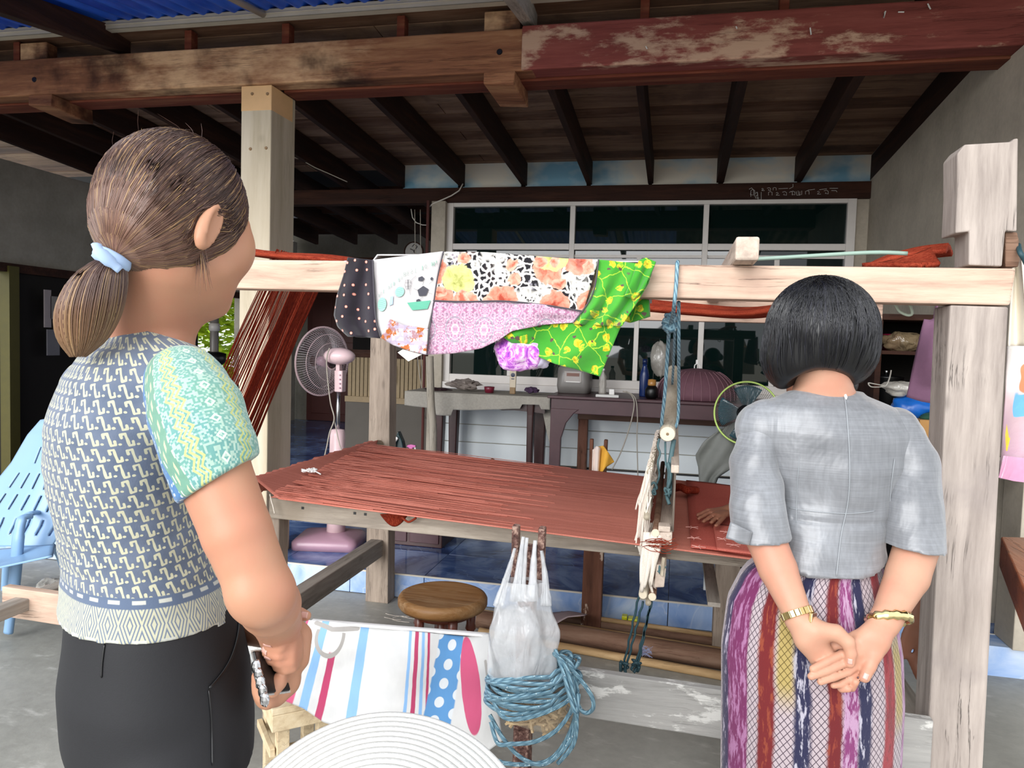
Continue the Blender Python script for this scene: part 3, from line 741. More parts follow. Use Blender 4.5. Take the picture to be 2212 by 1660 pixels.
# lower stretchers, rails
MB().box((-1.56, FY+0.1, 0.255), (-1.49, 3.69, 0.345)).build('side_stretcher', MT['paleY'], lo, bevel=0.005)
MB().box((0.675, 2.11, 0.255), (0.735, 3.67, 0.345)).build('side_stretcher', MT['paleY'], lo, bevel=0.005)
MB().hexa([(-2.12, FY-0.03, 0.475), (-1.3, FY-0.03, 0.455), (-1.3, FY+0.001, 0.455), (-2.12, FY+0.001, 0.475), (-2.12, FY-0.03, 0.574), (-1.3, FY-0.03, 0.559), (-1.3, FY+0.001, 0.559), (-2.12, FY+0.001, 0.574)]).build('lower_front_rail', MT['pale'], lo, bevel=0.003)
MB().hexa([(-1.295, FY-0.028, 0.43), (0.66, FY-0.028, 0.385), (0.66, FY+0.0, 0.385), (-1.295, FY+0.0, 0.43), (-1.295, FY-0.028, 0.556), (0.66, FY-0.028, 0.518), (0.66, FY+0.0, 0.518), (-1.295, FY+0.0, 0.556)]).build('lower_front_rail', MT['plank'], lo, bevel=0.003, label='white flaked plank')
c = P(20, 1305, Y=1.93)
MB().box((c.x-0.02, 1.80, 0.505), (c.x+0.035, 2.4, 0.545)).build('tenon', MT['paleY'], lo, bevel=0.004)
ra, rb_ = P(591, 1121, Y=2.40), P(1582, 1224, Y=2.40)
RX0, RX1 = ra.x-0.02, 0.60
def rzb(x): return lerp(ra.z, rb_.z, (x-ra.x)/(rb_.x-ra.x))
MB().hexa([(RX0, 2.40, rzb(RX0)), (RX1, 2.40, rzb(RX1)), (RX1, 2.46, rzb(RX1)), (RX0, 2.46, rzb(RX0)),
           (RX0, 2.40, rzb(RX0)+0.075), (RX1, 2.40, rzb(RX1)+0.03), (RX1, 2.46, rzb(RX1)+0.03), (RX0, 2.46, rzb(RX0)+0.075)]).build('warp_rail', MT['rail'], lo, bevel=0.004)
MB().box((RX0-0.03, 2.42, 0), (RX0+0.03, 2.49, rzb(RX0)+0.001)).build('short_post', MT['paleZ2'], lo, bevel=0.004)
MB().box((0.50, 2.42, 0), (0.57, 2.49, rzb(0.5))).build('short_post', MT['paleZ2'], lo, bevel=0.004)
for x, y in ((ra.x+0.11, 0), (ra.x+0.31, 0), (ra.x+0.35, 0)):
    MB().box((x, 2.398, rzb(x)+0.045), (x+0.009, 2.401, rzb(x)+0.054)).build('nail_hole', MT['black'], lo)
# bench plank for the weaver
MB().box((0.44, 2.17, 0.385), (0.735, 3.30, 0.42)).build('bench_plank', MT['paleY'], lo, bevel=0.004)
MB().box((0.46, 3.2, 0), (0.54, 3.28, 0.385)).build('bench_leg', MT['paleZ2'], lo)
# warp beam with yarn wrapped on it
b0, b1 = P(566, 1044, Z=0.86), P(815, 962, Z=0.86)
b0 = b1 + (b0-b1)*1.22
MB().tube([b0, b1+(b1-b0)*0.02], 0.024, 10).build('warp_beam', MT['bamboo'], lo, smooth=True)
rr = random.Random(3)
wb_ = MB(); npt = 26
for k in range(npt):
    t = k/npt; p = b0.lerp(b1, 0.03+0.93*t)
    wb_.lathe(p, [(0.026+rr.uniform(0, .004), 0), (0.031+rr.uniform(0, .006), 0.02), (0.026+rr.uniform(0, .004), 0.05)], 10, tuple(b1-b0), cap=False)
wb_.build('wrapped_yarn', MT['warp'], lo, smooth=True)
c = P(668, 1018, Z=0.895)
kn = MB(); rk_ = random.Random(4)
for _ in range(7): kn.tube(sp([c+V((rk_.uniform(-.03, .03), rk_.uniform(-.02, .02), rk_.uniform(-.006, .010))) for _ in range(4)], 4), 0.0035, 5)
kn.tube(sp([c, c+V((.03, -.01, .002)), c+V((.06, -.02, -.006))], 4), .0028, 5)
kn.build('white_knot', MT['whitep'], lo, smooth=True)

# ------------------------------------------------------------------ warp
nl, nr = P(602, 1078, Z=0.862), P(1600, 1206, Z=0.80)
fl, fr_ = P(811, 966, Z=0.872), P(1560, 1049, Z=0.80)
def wpt(u, v):
    a = nl.lerp(nr, u); b = fl.lerp(fr_, u); p = a.lerp(b, v)
    return p
def wsheet(u, v):
    p = wpt(u*1.17, v); p.z += 0.004*nz(u*1.5, v*40, 1)*(1-u) + 0.002*nz(u*60, v*9)
    return p
wp = thing('warp', (-0.5, 2.9, 0.8), 'sheet of brick red warp threads stretched flat across the loom', 'warp')
MB().grid(wsheet, 60, 150).build('warp_sheet', MT['warp'], wp, smooth=True, solid=0.004)
# separate strands over the sheet near the warp beam (some pulled up)
ws = MB()
for k in range(240):
    v = rr.uniform(0, 1); u1 = rr.uniform(0.08, 0.6)
    a = wpt(-0.02, min(max(v+rr.uniform(-.02, .02), 0), 1)); a.z += 0.018*rr.random(); b = wpt(u1, v); b.z += 0.003; c = wpt(u1*0.35, v); c.z += 0.010*rr.random()+0.003
    ws.tube([a, c, b], 0.0016, 3, cap=False)
ws.build('strand', MT['warp'], wp, kind='stuff', normals=False)
# near-left: warp end going over the bar
def tail(u, v):
    a = wpt(0.0, v); d = b0.lerp(b1, 0.12+0.85*v); d = V((d.x+0.02, d.y, d.z+0.032))
    return a.lerp(d, u)
MB().grid(tail, 6, 60).build('warp_end', MT['warp'], wp, smooth=True, solid=0.004)
def hang(u, v):
    p = P(822+v*62, 1112-v*4+28*math.sin(math.pi*v)*u, Y=2.38+0.02*u); return p
MB().grid(hang, 8, 12).build('loose_cloth', MT['warp_d'], wp, smooth=True, solid=0.003)
MB().tube(sp([P(a, b, Y=2.37) for a, b in ((868, 1118), (882, 1128), (895, 1122), (899, 1119))], 4), 0.004, 5).build('loose_thread', MT['yarn_r'], wp, smooth=True)
MB().tube(sp([P(a, b, Y=2.36) for a, b in ((583, 1068), (586, 1082), (590, 1096), (593, 1110))], 4), 0.0022, 5).build('loose_thread', MT['cream'], wp, smooth=True)
# finished cloth folded on the weaver's side
nr2 = wpt(1.0, 0.0)
def fold(u, v):
    a = wpt(0.905+u*0.26, 0.015+v*0.97); a.z += 0.008+0.004*nz(u*3, v*3); return a
MB().grid(fold, 12, 30).build('woven_cloth', M_thread('woven terracotta cloth', ('#a04a41', '#b55a4e', '#c26a5c'), (60, 60, 2)), wp, smooth=True, solid=0.003, label='lighter woven end with pale leaf motifs')
def fold2(u, v):
    a = wpt(0.955+u*0.2, 0.0+v*0.28); a.z += 0.016; return a
MB().grid(fold2, 12, 14).build('folded_flap', M_thread('woven terracotta cloth flap', ('#ad564b', '#c0675a', '#cb7668'), (60, 60, 2)), wp, smooth=True, solid=0.004)
fl_ = MB()
for cx, cy in ((1570, 1150), (1585, 1178), (1562, 1165), (1500, 1163), (1508, 1182), (1496, 1140)):
    for k in range(5):
        a = k*1.25+cx; c0 = P(cx, cy, Z=0.832); l = 0.022
        fl_.tube([c0, c0+V((math.cos(a)*l*.5, math.sin(a)*l*.5+.004, 0)), c0+V((math.cos(a)*l, math.sin(a)*l, 0))], 0.0009, 3)
fl_.build('leaf_motif', M_plain('pale thread', '#d9a79c', 0.7), wp, kind='stuff', normals=False)

# warp returned up over the top, in ribbons, at the left
wr_ = thing('warp_ribbons', (-1.6, 2.6, 0.9), 'dark red yarn ribbons slanting up to the loom beam beside the left woman', 'yarn')
nst = 40
for k in range(nst):
    t = k/(nst-1.0); Yt = 2.20+0.85*t
    top = P(556+128*t, 632, Y=Yt+0.05); bot = P(432+106*t+rr.uniform(-2, 2), 902+80*t, Y=Yt)
    d = (bot-top).normalized(); top = top - d*0.16
    bot = bot + d*0.12
    wd = (0.009 if t < 0.55 else 0.018)*rr.uniform(0.5, 1.25)
    s_ = V((1, -0.3, 0)).normalized()
    b = MB(); n_ = 7
    pts = []
    for i in range(n_):
        s = i/(n_-1); c = top.lerp(bot, s)+V((rr.uniform(-.003, .003), 0, 0))
        pts.append(c)
    base = len(b.v)
    b.tube(pts, [wd*(0.8+0.35*rr.random())*0.62 for _ in pts], 6, flat=0.35)
    b.build('ribbon', MT['warp_d'], wr_, smooth=True, normals=False)
# long hank laid along the top of the loom
hk = thing('yarn_hank', (-0.2, 2.6, 1.55), 'long orange red yarn hank sagging across behind the upper front beam', 'yarn')
path = [P(a, b, Y=yy) for a, b, yy in ((500, 540, 2.25), (620, 556, 2.3), (760, 568, 2.35), (1000, 620, 2.5), (1300, 650, 2.6), (1480, 668, 2.65), (1640, 674, 2.65), (1800, 632, 2.55), (1900, 572, 2.45), (1980, 548, 2.4), (2055, 538, 2.35))]
pth = spl(path, 8)
def hf(u, v):
    i = u*(len(pth)-1); k = int(min(i, len(pth)-2)); f = i-k; p = pth[k]*(1-f)+pth[k+1]*f
    wd = 0.10+0.16*math.sin(math.pi*min(1, u*1.02)); 
    return (p[0]+0.05*(v-.5), p[1]+wd*(v-0.35), p[2]+0.016*nz(u*3, v*7, 3)+0.018*math.sin(v*math.pi)-0.01)
MB().grid(hf, 90, 18).build('yarn_sheet', MT['yarn_r'], hk, smooth=True, solid=0.014)
def hf2(u, v):
    p = P(1862+150*u, 573-35*u*u, Y=2.3); q = P(1990+40*u, 573, Y=2.2); return p.lerp(q, v)+V((0, 0, 0.006*nz(u*9, v*9)))
MB().grid(hf2, 12, 12).build('yarn_tail', MT['yarn_r'], hk, smooth=True, solid=0.012)
MB().tube(sp([P(a, b, Y=2.2) for a, b in ((1600, 562), (1720, 555), (1880, 546), (1960, 548))], 5), 0.006, 6).build('green_tape', M_plain('pale green tape', '#8fa79a', 0.5), smooth=True, label='pale green cord stretched level above the upper front beam toward the right post', cat='cord')
MB().tube(sp([P(a, b, Y=2.12) for a, b in ((1932, 655), (1942, 672), (1960, 681), (1970, 678), (1967, 664), (1962, 655))], 5), 0.004, 6).build('wire_hook', M_plain('pale green wire', '#a9b5a4', 0.4), smooth=True, label='pale green wire hook hanging under the beam right of the black hair', cat='hook')

# hanging bamboo and the ropes that carry it
hs = thing('heddle_harness', (0, 2.8, 0.8), 'harness of cream string heddles and rods hung across the warp', 'harness')
bn, bf = P(1442, 938, Y=2.42), P(1454, 800, Y=3.5)
bm_ = MB(); pts = []; rs = []
for i in range(40):
    t = i/39; pts.append(bn.lerp(bf, t)); rs.append(0.0255+0.003*(1 if i in (9, 18, 26, 33) else 0))
bm_.tube(pts, rs, 16).build('bamboo_pole', MT['bamboo'], hs, smooth=True)
dd = (bn-bf).normalized()
MB().lathe(bn+dd*0.0005, [(0, 0), (0.024, 0), (0.023, 0.002), (0.008, 0.003), (0, 0.001)], 18, tuple(dd)).build('cut_end', M_plain('pale cut wood', '#eadfca', 0.7), hs)
MB().lathe(bn+dd*0.003, [(0, 0), (0.005, 0), (0.004, 0.001), (0, 0.001)], 10, tuple(dd)).build('pith', M_plain('brown pith', '#8d7657', 0.7), hs)
rp = MB(); YR_ = 1.985
rope(rp, sp([P(1464, 566, Y=2.04), P(1463, 572, Y=1.99), P(1461, 610, Y=YR_), P(1457, 655, Y=YR_), P(1453, 685, Y=2.1), P(1447, 705, Y=2.2)], 5), 0.0055)
for k in range(7):
    a = k*0.9; c = P(1447, 700, Y=2.2)
    rope(rp, sp([c+V((math.cos(a)*0.02, -0.012+0.01*math.sin(a*2), 0.026*math.sin(a))), c+V((0.004, -0.026, 0.0+0.006*(k-3))), c+V((-math.cos(a)*0.018, -0.005, -0.026*math.sin(a)+0.004))], 4), 0.0075)
rope(rp, sp([P(1445, 712, Y=2.2), P(1442, 760, Y=2.3), P(1436, 850, Y=2.38), P(1430, 905, Y=2.44), P(1429, 925, Y=2.47)], 5), 0.0058)
rope(rp, sp([P(1466, 652, Y=2.1), P(1466, 740, Y=2.2), P(1466, 830, Y=2.4), P(1465, 900, Y=2.47), P(1459, 925, Y=2.48)], 5), 0.0052)
rope(rp, sp([P(1459, 660, Y=2.6), P(1456, 760, Y=2.8), P(1452, 830, Y=3.0)], 5), 0.005)
rp.build('rope', MT['rope'], hs, smooth=True)
# cords below the bamboo
cd = MB()
for pts_, r_ in (([(1424, 948, 2.46), (1421, 965, 2.46), (1426, 980, 2.46), (1421, 1000, 2.46), (1424, 1030, 2.46), (1412, 1060, 2.42)], 0.0035),
                 ([(1456, 950, 2.46), (1450, 985, 2.46), (1447, 1010, 2.45), (1447, 1060, 2.42), (1443, 1075, 2.40)], 0.008),
                 ([(1437, 955, 2.46), (1438, 1000, 2.46), (1444, 1020, 2.44), (1441, 1060, 2.41)], 0.0035),
                 ([(1443, 1000, 2.44), (1449, 1030, 2.42), (1440, 1065, 2.40), (1446, 1090, 2.38)], 0.006),
                 ([(1405, 1049, 2.40), (1413, 1043, 2.40), (1419, 1055, 2.40), (1410, 1060, 2.40)], 0.004)):
    rope(cd, sp([P(a, b, Y=y) for a, b, y in pts_], 5), r_)
for c_, n_, s_ in (((1434, 1145, 2.33), 9, 0.014), ((1430, 1232, 2.27), 9, 0.013), ((1443, 1062, 2.38), 7, 0.011), ((1412, 1062, 2.38), 5, 0.008)):
    c0 = P(c_[0], c_[1], Y=c_[2]); r3 = random.Random(c_[0])
    for k in range(n_):
        cd.tube(sp([c0+V((r3.uniform(-s_, s_), r3.uniform(-s_, 0), r3.uniform(-s_*1.4, s_*1.4))) for _ in range(4)], 4), 0.0028, 5)
cd.build('knotted_cord', MT['cord'], hs, smooth=True, kind='stuff')
# rods: upper and lower shafts
def rod(a, b, r, nm, mat, n=10, pr=hs, **k): MB().tube([a, b], r, n).build(nm, mat, pr, smooth=True, **k)
Yn, Yf = 2.26, 3.46
def at_rod(px, py, Y=Yn): return P(px, py, Y=Y)
up1 = at_rod(1397, 1118); up2 = at_rod(1416, 1152)
lo1 = at_rod(1389, 1286); lo2 = at_rod(1409, 1290)
DY = V((0, Yf-Yn, 0))
rod(up1, up1+DY+V((0, 0, 0.03)), 0.010, 'shaft_rod', MT['bamboo']); rod(up2, up2+DY+V((0, 0, 0.03)), 0.010, 'shaft_rod', MT['brownX'])
rod(up1+V((0, 0.05, 0.13)), up1+DY+V((0.012, 0, 0.13)), 0.008, 'shaft_rod', MT['bamboo'])
rod(lo1, lo1+DY, 0.0135, 'lower_shaft', MT['bamboo']); rod(lo2, lo2+DY, 0.012, 'lower_shaft', MT['brownX'])
rod(lo1+V((0.016, 0.03, -0.034)), lo1+DY+V((0.016, 0, -0.034)), 0.009, 'lower_shaft', MT['bamboo'])
for p_ in (lo1, lo2, up2): MB().lathe(p_+V((0, -0.0005, 0)), [(0, 0), (0.0125, 0), (0.011, 0.003), (0, 0.003)], 12, (0, -1, 0)).build('cut_end', M_plain('pale rod end', '#ddd0b8', 0.7), hs)
c = at_rod(1424, 1242)
MB().hexa([c+V(v) for v in ((-.014, 0, -.042), (.016, 0, -.038), (.016, 1.1, -.038), (-.014, 1.1, -.042), (-.010, 0, .03), (.020, 0, .03), (.020, 1.1, .03), (-.010, 1.1, .03))]).build('treadle_bar', MT['paleYl'], hs, bevel=0.003)
MB().tube([c+V((0.008, -0.006, 0.0)), c+V((0.012, -0.004, 0.055))], 0.006, 6).build('peg', MT['bamboo'], hs)
# reed and batten on the right side of the harness
c = at_rod(1437, 1166)
MB().hexa([c+V(v) for v in ((-.020, 0, -.02), (.020, 0, -.016), (.024, 1.2, -.016), (-.016, 1.2, -.02), (-.020, 0, .02), (.020, 0, .024), (.024, 1.2, .03), (-.016, 1.2, .03))]).build('batten', MT['paleYl'], hs, bevel=0.003)
MB().hexa([c+V(v) for v in ((.018, 0.02, 0.02), (.024, 0.02, 0.02), (.024, 1.2, 0.02), (.018, 1.2, 0.02), (.018, 0.02, .20), (.024, 0.02, .20), (.024, 1.2, .20), (.018, 1.2, .20))]).build('reed', M_wood('dark reed', ('#3a332c', '#6b6056', '#93887a'), 'Z', 1.5), hs)
MB().box((c.x+0.008, c.y+0.02, c.z+0.20), (c.x+0.032, c.y+1.2, c.z+0.225)).build('batten_cap', MT['paleYl'], hs, bevel=0.003)
MB().box((c.x-0.022, c.y-0.002, c.z+0.022), (c.x+0.014, c.y+0.05, c.z+0.040)).build('block', MT['paleYl'], hs, bevel=0.003)
# string heddles
st_ = MB(); r5 = random.Random(5)
for k in range(170):
    y = Yn+0.02+(Yf-Yn-0.04)*k/169; 
    for s_, (u_, l_) in enumerate(((up1+V((0, 0, 0.13)), lo1), (up1+V((.004, 0, .05)), lo2))):
        if r5.random() < 0.12: continue
        a = V((u_.x+r5.uniform(-.008, .008), y+r5.uniform(-.004, .004), u_.z+0.01)); m_ = V((u_.x+r5.uniform(-.03, .004)-0.006, y+r5.uniform(-.006, .006), 0.80+r5.uniform(0, .02)))
        z_ = V((l_.x+r5.uniform(-.008, .008), y+r5.uniform(-.012, .012), l_.z+0.006))
        st_.tube([a, a.lerp(m_, .5)+V((r5.uniform(-.012, .008), 0, 0)), m_], 0.0022, 3, cap=False)
        if k % 5 == 0: st_.tube([m_, m_.lerp(z_, .5), z_], [0.010, 0.006, 0.0035], 4, cap=False)
st_.build('string_heddles', MT['cream'], hs, kind='stuff', normals=False)
# thick cream loops at the near end
lp = MB()
for px0, px1, py1, w_ in ((1398, 1386, 1280, .011), (1409, 1392, 1270, .010), (1414, 1404, 1262, .009), (1424, 1406, 1268, .007), (1392, 1384, 1262, .008)):
    a = P(px0, 1180, Y=Yn-.005); z_ = P(px1, py1, Y=Yn-.008); m_ = a.lerp(z_, .5)
    lp.tube(sp([a+V((0, 0.01, 0.04)), a, m_+V((r5.uniform(-.004, .004), 0, 0)), z_], 4), [w_*q for q in (.7, .8, .9, 1, 1, 1, .95, .9, .8, .7, .6, .5, .4)], 6, flat=0.5)
for k in range(16):
    a = P(1404+r5.uniform(-8, 20), 1010+k*10, Y=Yn+0.5-k*0.028); lp.tube(sp([a, a+V((r5.uniform(-.03, -.01), -.02, -.05)), a+V((r5.uniform(-.04, -.0), -.03, -.10))], 4), r5.uniform(.003, .008), 5, flat=.5)
lp.build('string_loop', MT['cream'], hs, kind='stuff', smooth=True)
rdt = MB()
for k in range(22):
    a = P(1376+r5.uniform(0, 60), 1178+r5.uniform(-12, 10), Y=Yn-.01); rdt.tube(sp([a, a+V((.02, -.005, r5.uniform(-.01, .01))), a+V((.05, 0, r5.uniform(-.012, .012)))], 3), 0.0011, 3)
rdt.build('loose_red_thread', MT['yarn_r'], hs, kind='stuff')
# treadle cords down to the floor
tcd = MB()
for a, z_ in (((1383, 1275), (1347, 1440)), ((1389, 1300), (1353, 1442)), ((1408, 1300), (1372, 1442)), ((1404, 1310), (1377, 1445))):
    p0 = P(a[0], a[1], Y=2.3); p1 = P(z_[0], z_[1], Y=2.3); pts_ = [p0.lerp(p1, i/12)+V((0.002*math.sin(i*2.2), 0, 0)) for i in range(13)]
    tcd.tube(pts_, 0.0038, 5)
for px in (1348, 1374):
    c = P(px, 1442, Y=2.3); 
    for k in range(5): tcd.tube(sp([c+V((r5.uniform(-.014, .014), r5.uniform(-.01, .01), r5.uniform(-.02, .02))) for _ in range(3)], 4), 0.005, 5)
tcd.build('treadle_cord', MT['cordd'], hs, smooth=True)
# shuttle-ish dark red wad on the cloth by the harness
c = P(1478, 1066, Z=0.835)
MB().tube(sp([c+V((-.06, .05, .0)), c+V((-.02, .02, .02)), c+V((.01, -.01, .015)), c+V((.02, .03, .01)), c+V((.05, .08, .0))], 5), 0.016, 8).build('yarn_wad', MT['warp_d'], smooth=True, label='small dark red wad of yarn on the warp right of the harness', cat='yarn')

# ------------------------------------------------------------------ forked rests
def fork(c, ztop, lab, mat, scale=1.0):
    t = thing('forked_rest', (c[0], c[1], 0), lab, 'rest')
    x, y = c; s = scale
    MB().box((x-0.022*s, y-0.02, 0), (x+0.022*s, y+0.035, ztop-0.14)).build('upright', mat, t, bevel=0.003)
    MB().box((x-0.012*s, y+0.0, ztop-0.16), (x+0.022*s, y+0.03, ztop-0.055)).build('plate', mat, t, bevel=0.004)
    for sx in (-1, 1):
        MB().hexa([(x+sx*0.034*s-0.010, y-0.012, ztop-0.19), (x+sx*0.034*s+0.010, y-0.012, ztop-0.19), (x+sx*0.034*s+0.010, y+0.02, ztop-0.19), (x+sx*0.034*s-0.010, y+0.02, ztop-0.19),
                   (x+sx*0.036*s-0.009, y-0.014, ztop), (x+sx*0.036*s+0.009, y-0.014, ztop-0.004), (x+sx*0.036*s+0.009, y+0.018, ztop), (x+sx*0.036*s-0.009, y+0.018, ztop)]).build('prong', mat, t, bevel=0.004)
    return t
c = P(1143, 1140, Y=1.93)
fork((c.x, 1.93), c.z+0.004, 'rusty iron fork rest in front of the warp with plastic bags on it', MT['rust'])
c = P(1293, 950, Y=3.72)
fork((c.x, 3.735), c.z, 'chipped brown fork rest behind the warp with a yellow cloth on it', MT['brownleg'], 1.0)
x = P(1281, 1250, Y=3.7).x
MB().hexa([(x-0.048, 3.64, 0), (x+0.052, 3.64, 0), (x+0.052, 3.705, 0), (x-0.048, 3.705, 0), (x-0.045, 3.64, 0.62), (x+0.052, 3.64, 0.62), (x+0.052, 3.705, 0.62), (x-0.045, 3.705, 0.62)]).build('wooden_stub_post', MT['brownleg'], bevel=0.006, label='chipped brown square post standing against the tiled step under the warp', cat='post')
# ------------------------------------------------------------------ cloths
def pat(name, fn, rough=0.85):
    b = NB(name); v = b.tc(); x, y, z = b.xyz(v); c = fn(b, v, x, z)
    wv = b.noise(v, 700, 2); fo = b.noise(v, 14, 4)
    return b.out(c, rough, b.bump(wv*0.3+fo, 0.35, 0.006), 0, 0.2, 0.3)
def f_polka(b, v, x, z):
    q = b.com(x, z, 0.0); d = b.vor(q, 30, rand=0.45, dim='2D'); n = b.noise(v, 5)
    c = b.mix(1.0-b.st(d, 0.10, 0.13), b.ramp(n, [(0.3, '#141015'), (0.7, '#2c2630')]), '#e08f7c')
    return b.mix(1.0-b.st(d, 0.03, 0.05), c, '#f3ded0')
def f_white(b, v, x, z):
    n = b.noise(v, 7, 5); return b.ramp(n, [(0.35, '#b5afb0'), (0.6, '#c8c6c5')])
def f_orange(b, v, x, z):
    g = b.m('MAXIMUM', (x*140.0).sin(), (z*140.0).sin()); n = b.noise(b.com(x, z, 0.), 26, 4, 0.7)
    c = b.mix(b.st(g, 0.6, 0.8)*0.6, '#cbc4c2', '#a48fae')
    c = b.mix(b.st(n, 0.50, 0.54), c, '#ab5f2c'); n2 = b.vor(b.com(x, z, 0.), 60, dim='2D'); return b.mix(b.st(n2, 0.45, 0.5)*0.5, c, '#9b94b0')
def f_floral(b, v, x, z):
    q = b.com(x, z, 0.0); dn = b.noise(q, 30, 3, 0.5, col=True)
    dq = b.n('ShaderNodeVectorMath', operation='MULTIPLY_ADD'); b.put(dq, 0, dn); dq.inputs[1].default_value = (.035, .035, 0); b.put(dq, 2, q); w = X(b, dq.outputs[0])
    ed = b.vor(w, 55, 'DISTANCE_TO_EDGE', dim='2D'); zone = b.noise(q, 11, 2)
    c = b.mix(b.st(ed, 0.12, 0.22)*b.st(zone, 0.43, 0.49), '#cfcbc4', '#1d1b20')
    gz = b.noise(q, 14, 2, 0.5); c = b.mix(b.st(gz, 0.62, 0.66)*(1.0-b.st(b.vor(q, 90, dim='2D'), 0.2, 0.4)), c, '#8a8690')
    sp_ = b.vor(w, 95, dim='2D'); c = b.mix((1.0-b.st(sp_, 0.2, 0.3))*(1.0-b.st(zone, 0.38, 0.44)), c, '#2b2a2d')
    for sc, lo_, cols, sd in ((9.5, 0.42, ('#a3412f', '#d98069', '#e9b8a2'), (0.3, 0.1, 0)), (8.0, 0.40, ('#8f9148', '#c3c47a', '#dedd9c'), (1.7, 0.55, 0)), (15.0, 0.30, ('#b5604a', '#e3a08a', '#f0d0b8'), (4.1, 2.3, 0))):
        p2 = b.map(w, (1, 1, 1), sd); d = b.vor(p2, sc, rand=0.8, dim='2D'); ci = b.vor(p2, sc, rand=0.8, out='Color', dim='2D')
        r_, g_, bl = b.xyz(ci); pet = b.noise(w, 60, 3); 
        fcol = b.ramp(pet*0.6+d*0.7, [(0.3, cols[0]), (0.45, cols[1]), (0.75, cols[2])])
        c = b.mix((1.0-b.st(d+pet*0.12, lo_, lo_+0.03))*b.st(r_, 0.42, 0.46), c, fcol)
    return c
def f_damask(b, v, x, z):
    W_ = 0.085
    mx = ((x/W_).fract()-0.5).abs(); mz = (((z/W_)*0.8).fract()-0.5).abs(); q = b.com(mx, mz, 0.0)
    n = b.noise(q, 9, 5, 0.65); n2 = b.noise(q, 22, 3)
    c = b.ramp(n, [(0.34, '#877284'), (0.44, '#b584a2'), (0.5, '#c6b1be'), (0.56, '#ad658d'), (0.66, '#7d7682')])
    d = b.m('SQRT', mx*mx+mz*mz); c = b.mix(b.band(d, 0.10, 0.14, 0.01), c, '#f0e2ec'); c = b.mix(b.band(d, 0.30, 0.33, 0.01), c, '#8d8a95')
    return b.mix(b.st(n2, 0.55, 0.62)*0.5, c, '#ece3ea')
def f_green(b, v, x, z):
    q = b.com(x, z, 0.0); dn = b.noise(q, 25, 3, 0.5, col=True)
    dq = b.n('ShaderNodeVectorMath', operation='MULTIPLY_ADD'); b.put(dq, 0, dn); dq.inputs[1].default_value = (.03, .03, 0); b.put(dq, 2, q); w = X(b, dq.outputs[0])
    e = b.vor(w, 17, 'DISTANCE_TO_EDGE', dim='2D'); c = b.mix(1.0-b.st(e, 0.012, 0.03), b.ramp(b.noise(v, 6), [(0.3, '#358f26'), (0.7, '#4ba335')]), '#a8cf3a')
    d = b.vor(w, 27, rand=0.9, dim='2D'); ci = b.xyz(b.vor(w, 27, rand=0.9, out='Color', dim='2D'))[0]; pn = b.noise(w, 90, 2)
    c = b.mix((1.0-b.st(d+pn*0.3-0.15, 0.24, 0.28))*b.st(ci, 0.35, 0.4), c, b.ramp(pn, [(0.4, '#b9a51c'), (0.5, '#e9dd3a'), (0.62, '#7cc030')]))
    p2 = b.map(w, (1, 1, 1), (3.3, 1.2, 0)); d2 = b.vor(p2, 27, rand=0.9, dim='2D'); c2 = b.xyz(b.vor(p2, 27, rand=0.9, out='Color', dim='2D'))[1]
    return b.mix((1.0-b.st(d2+pn*0.2-.1, 0.09, 0.12))*b.st(c2, 0.5, 0.55), c, '#5f4a44')
def f_rose(b, v, x, z):
    d = b.noise(v, 22, 5, 0.7, 2.0); return b.ramp(d, [(0.35, '#6c2f9c'), (0.47, '#c25fd0'), (0.55, '#e9b6ea'), (0.66, '#f1e6ee')])
MT.update({k: pat(k+' print cotton', f) for k, f in (('polka', f_polka), ('whitec', f_white), ('orangec', f_orange), ('floral', f_floral), ('damask', f_damask), ('greenc', f_green), ('rose', f_rose))})

def sheet_tb(top, bot, Yf, nu, nv, b=None):
    """cloth between an upper and a lower edge (photograph outlines), hung near the vertical plane Yf(u,v)"""
    b = b or MB()
    def fn(u, v):
        t = curve_at(top, u); q = curve_at(bot, u); p = t*(1-v)+q*v
        return P(p[0], p[1], Y=Yf(u, v))
    return b.grid(fn, nu, nv, uvs=(1, 1)), fn
def sheet_lr(L, Rr, Yf, nu, nv, b=None):
    b = b or MB()
    def fn(u, v):
        t = curve_at(L, v); q = curve_at(Rr, v); p = t*(1-u)+q*u
        return P(p[0], p[1], Y=Yf(u, v))
    return b.grid(fn, nu, nv, uvs=(1, 1)), fn
ql = thing('patchwork_blanket', (-0.3, 2.0, 1.4), 'patchwork blanket in polka dot, floral, pink and green prints over the upper loom beam', 'blanket')
def wv(a, f1, f2, s, y0=1.972, slope=0.0):
    return lambda u, v: y0 - slope*v + a*math.sin(f1*u+2.0*v+s)*min(1, 0.25+v) + a*0.8*nz(u*f2, v*2.2, s)
SZ = dict(smooth=True, solid=0.004)
g, _f = sheet_lr([(752, 556), (742, 597), (728, 640), (722, 681), (730, 706), (752, 727)], [(806, 562), (808, 640), (812, 700), (821, 731)], wv(0.014, 9, 3, 1, 1.968), 24, 40); g.build('patch', MT['polka'], ql, **SZ)
g, f_w = sheet_lr([(805, 562), (808, 640), (812, 690), (823, 728)], [(958, 543), (945, 600), (936, 660), (924, 712)], wv(0.007, 5, 3, 2, 1.970), 30, 40); g.build('patch', MT['whitec'], ql, **SZ)
g, _f = sheet_tb([(843, 690), (870, 702), (925, 711)], [(823, 730), (850, 746), (880, 757), (921, 767)], wv(0.006, 5, 3, 4, 1.955), 20, 16); g.build('patch', MT['orangec'], ql, **SZ)
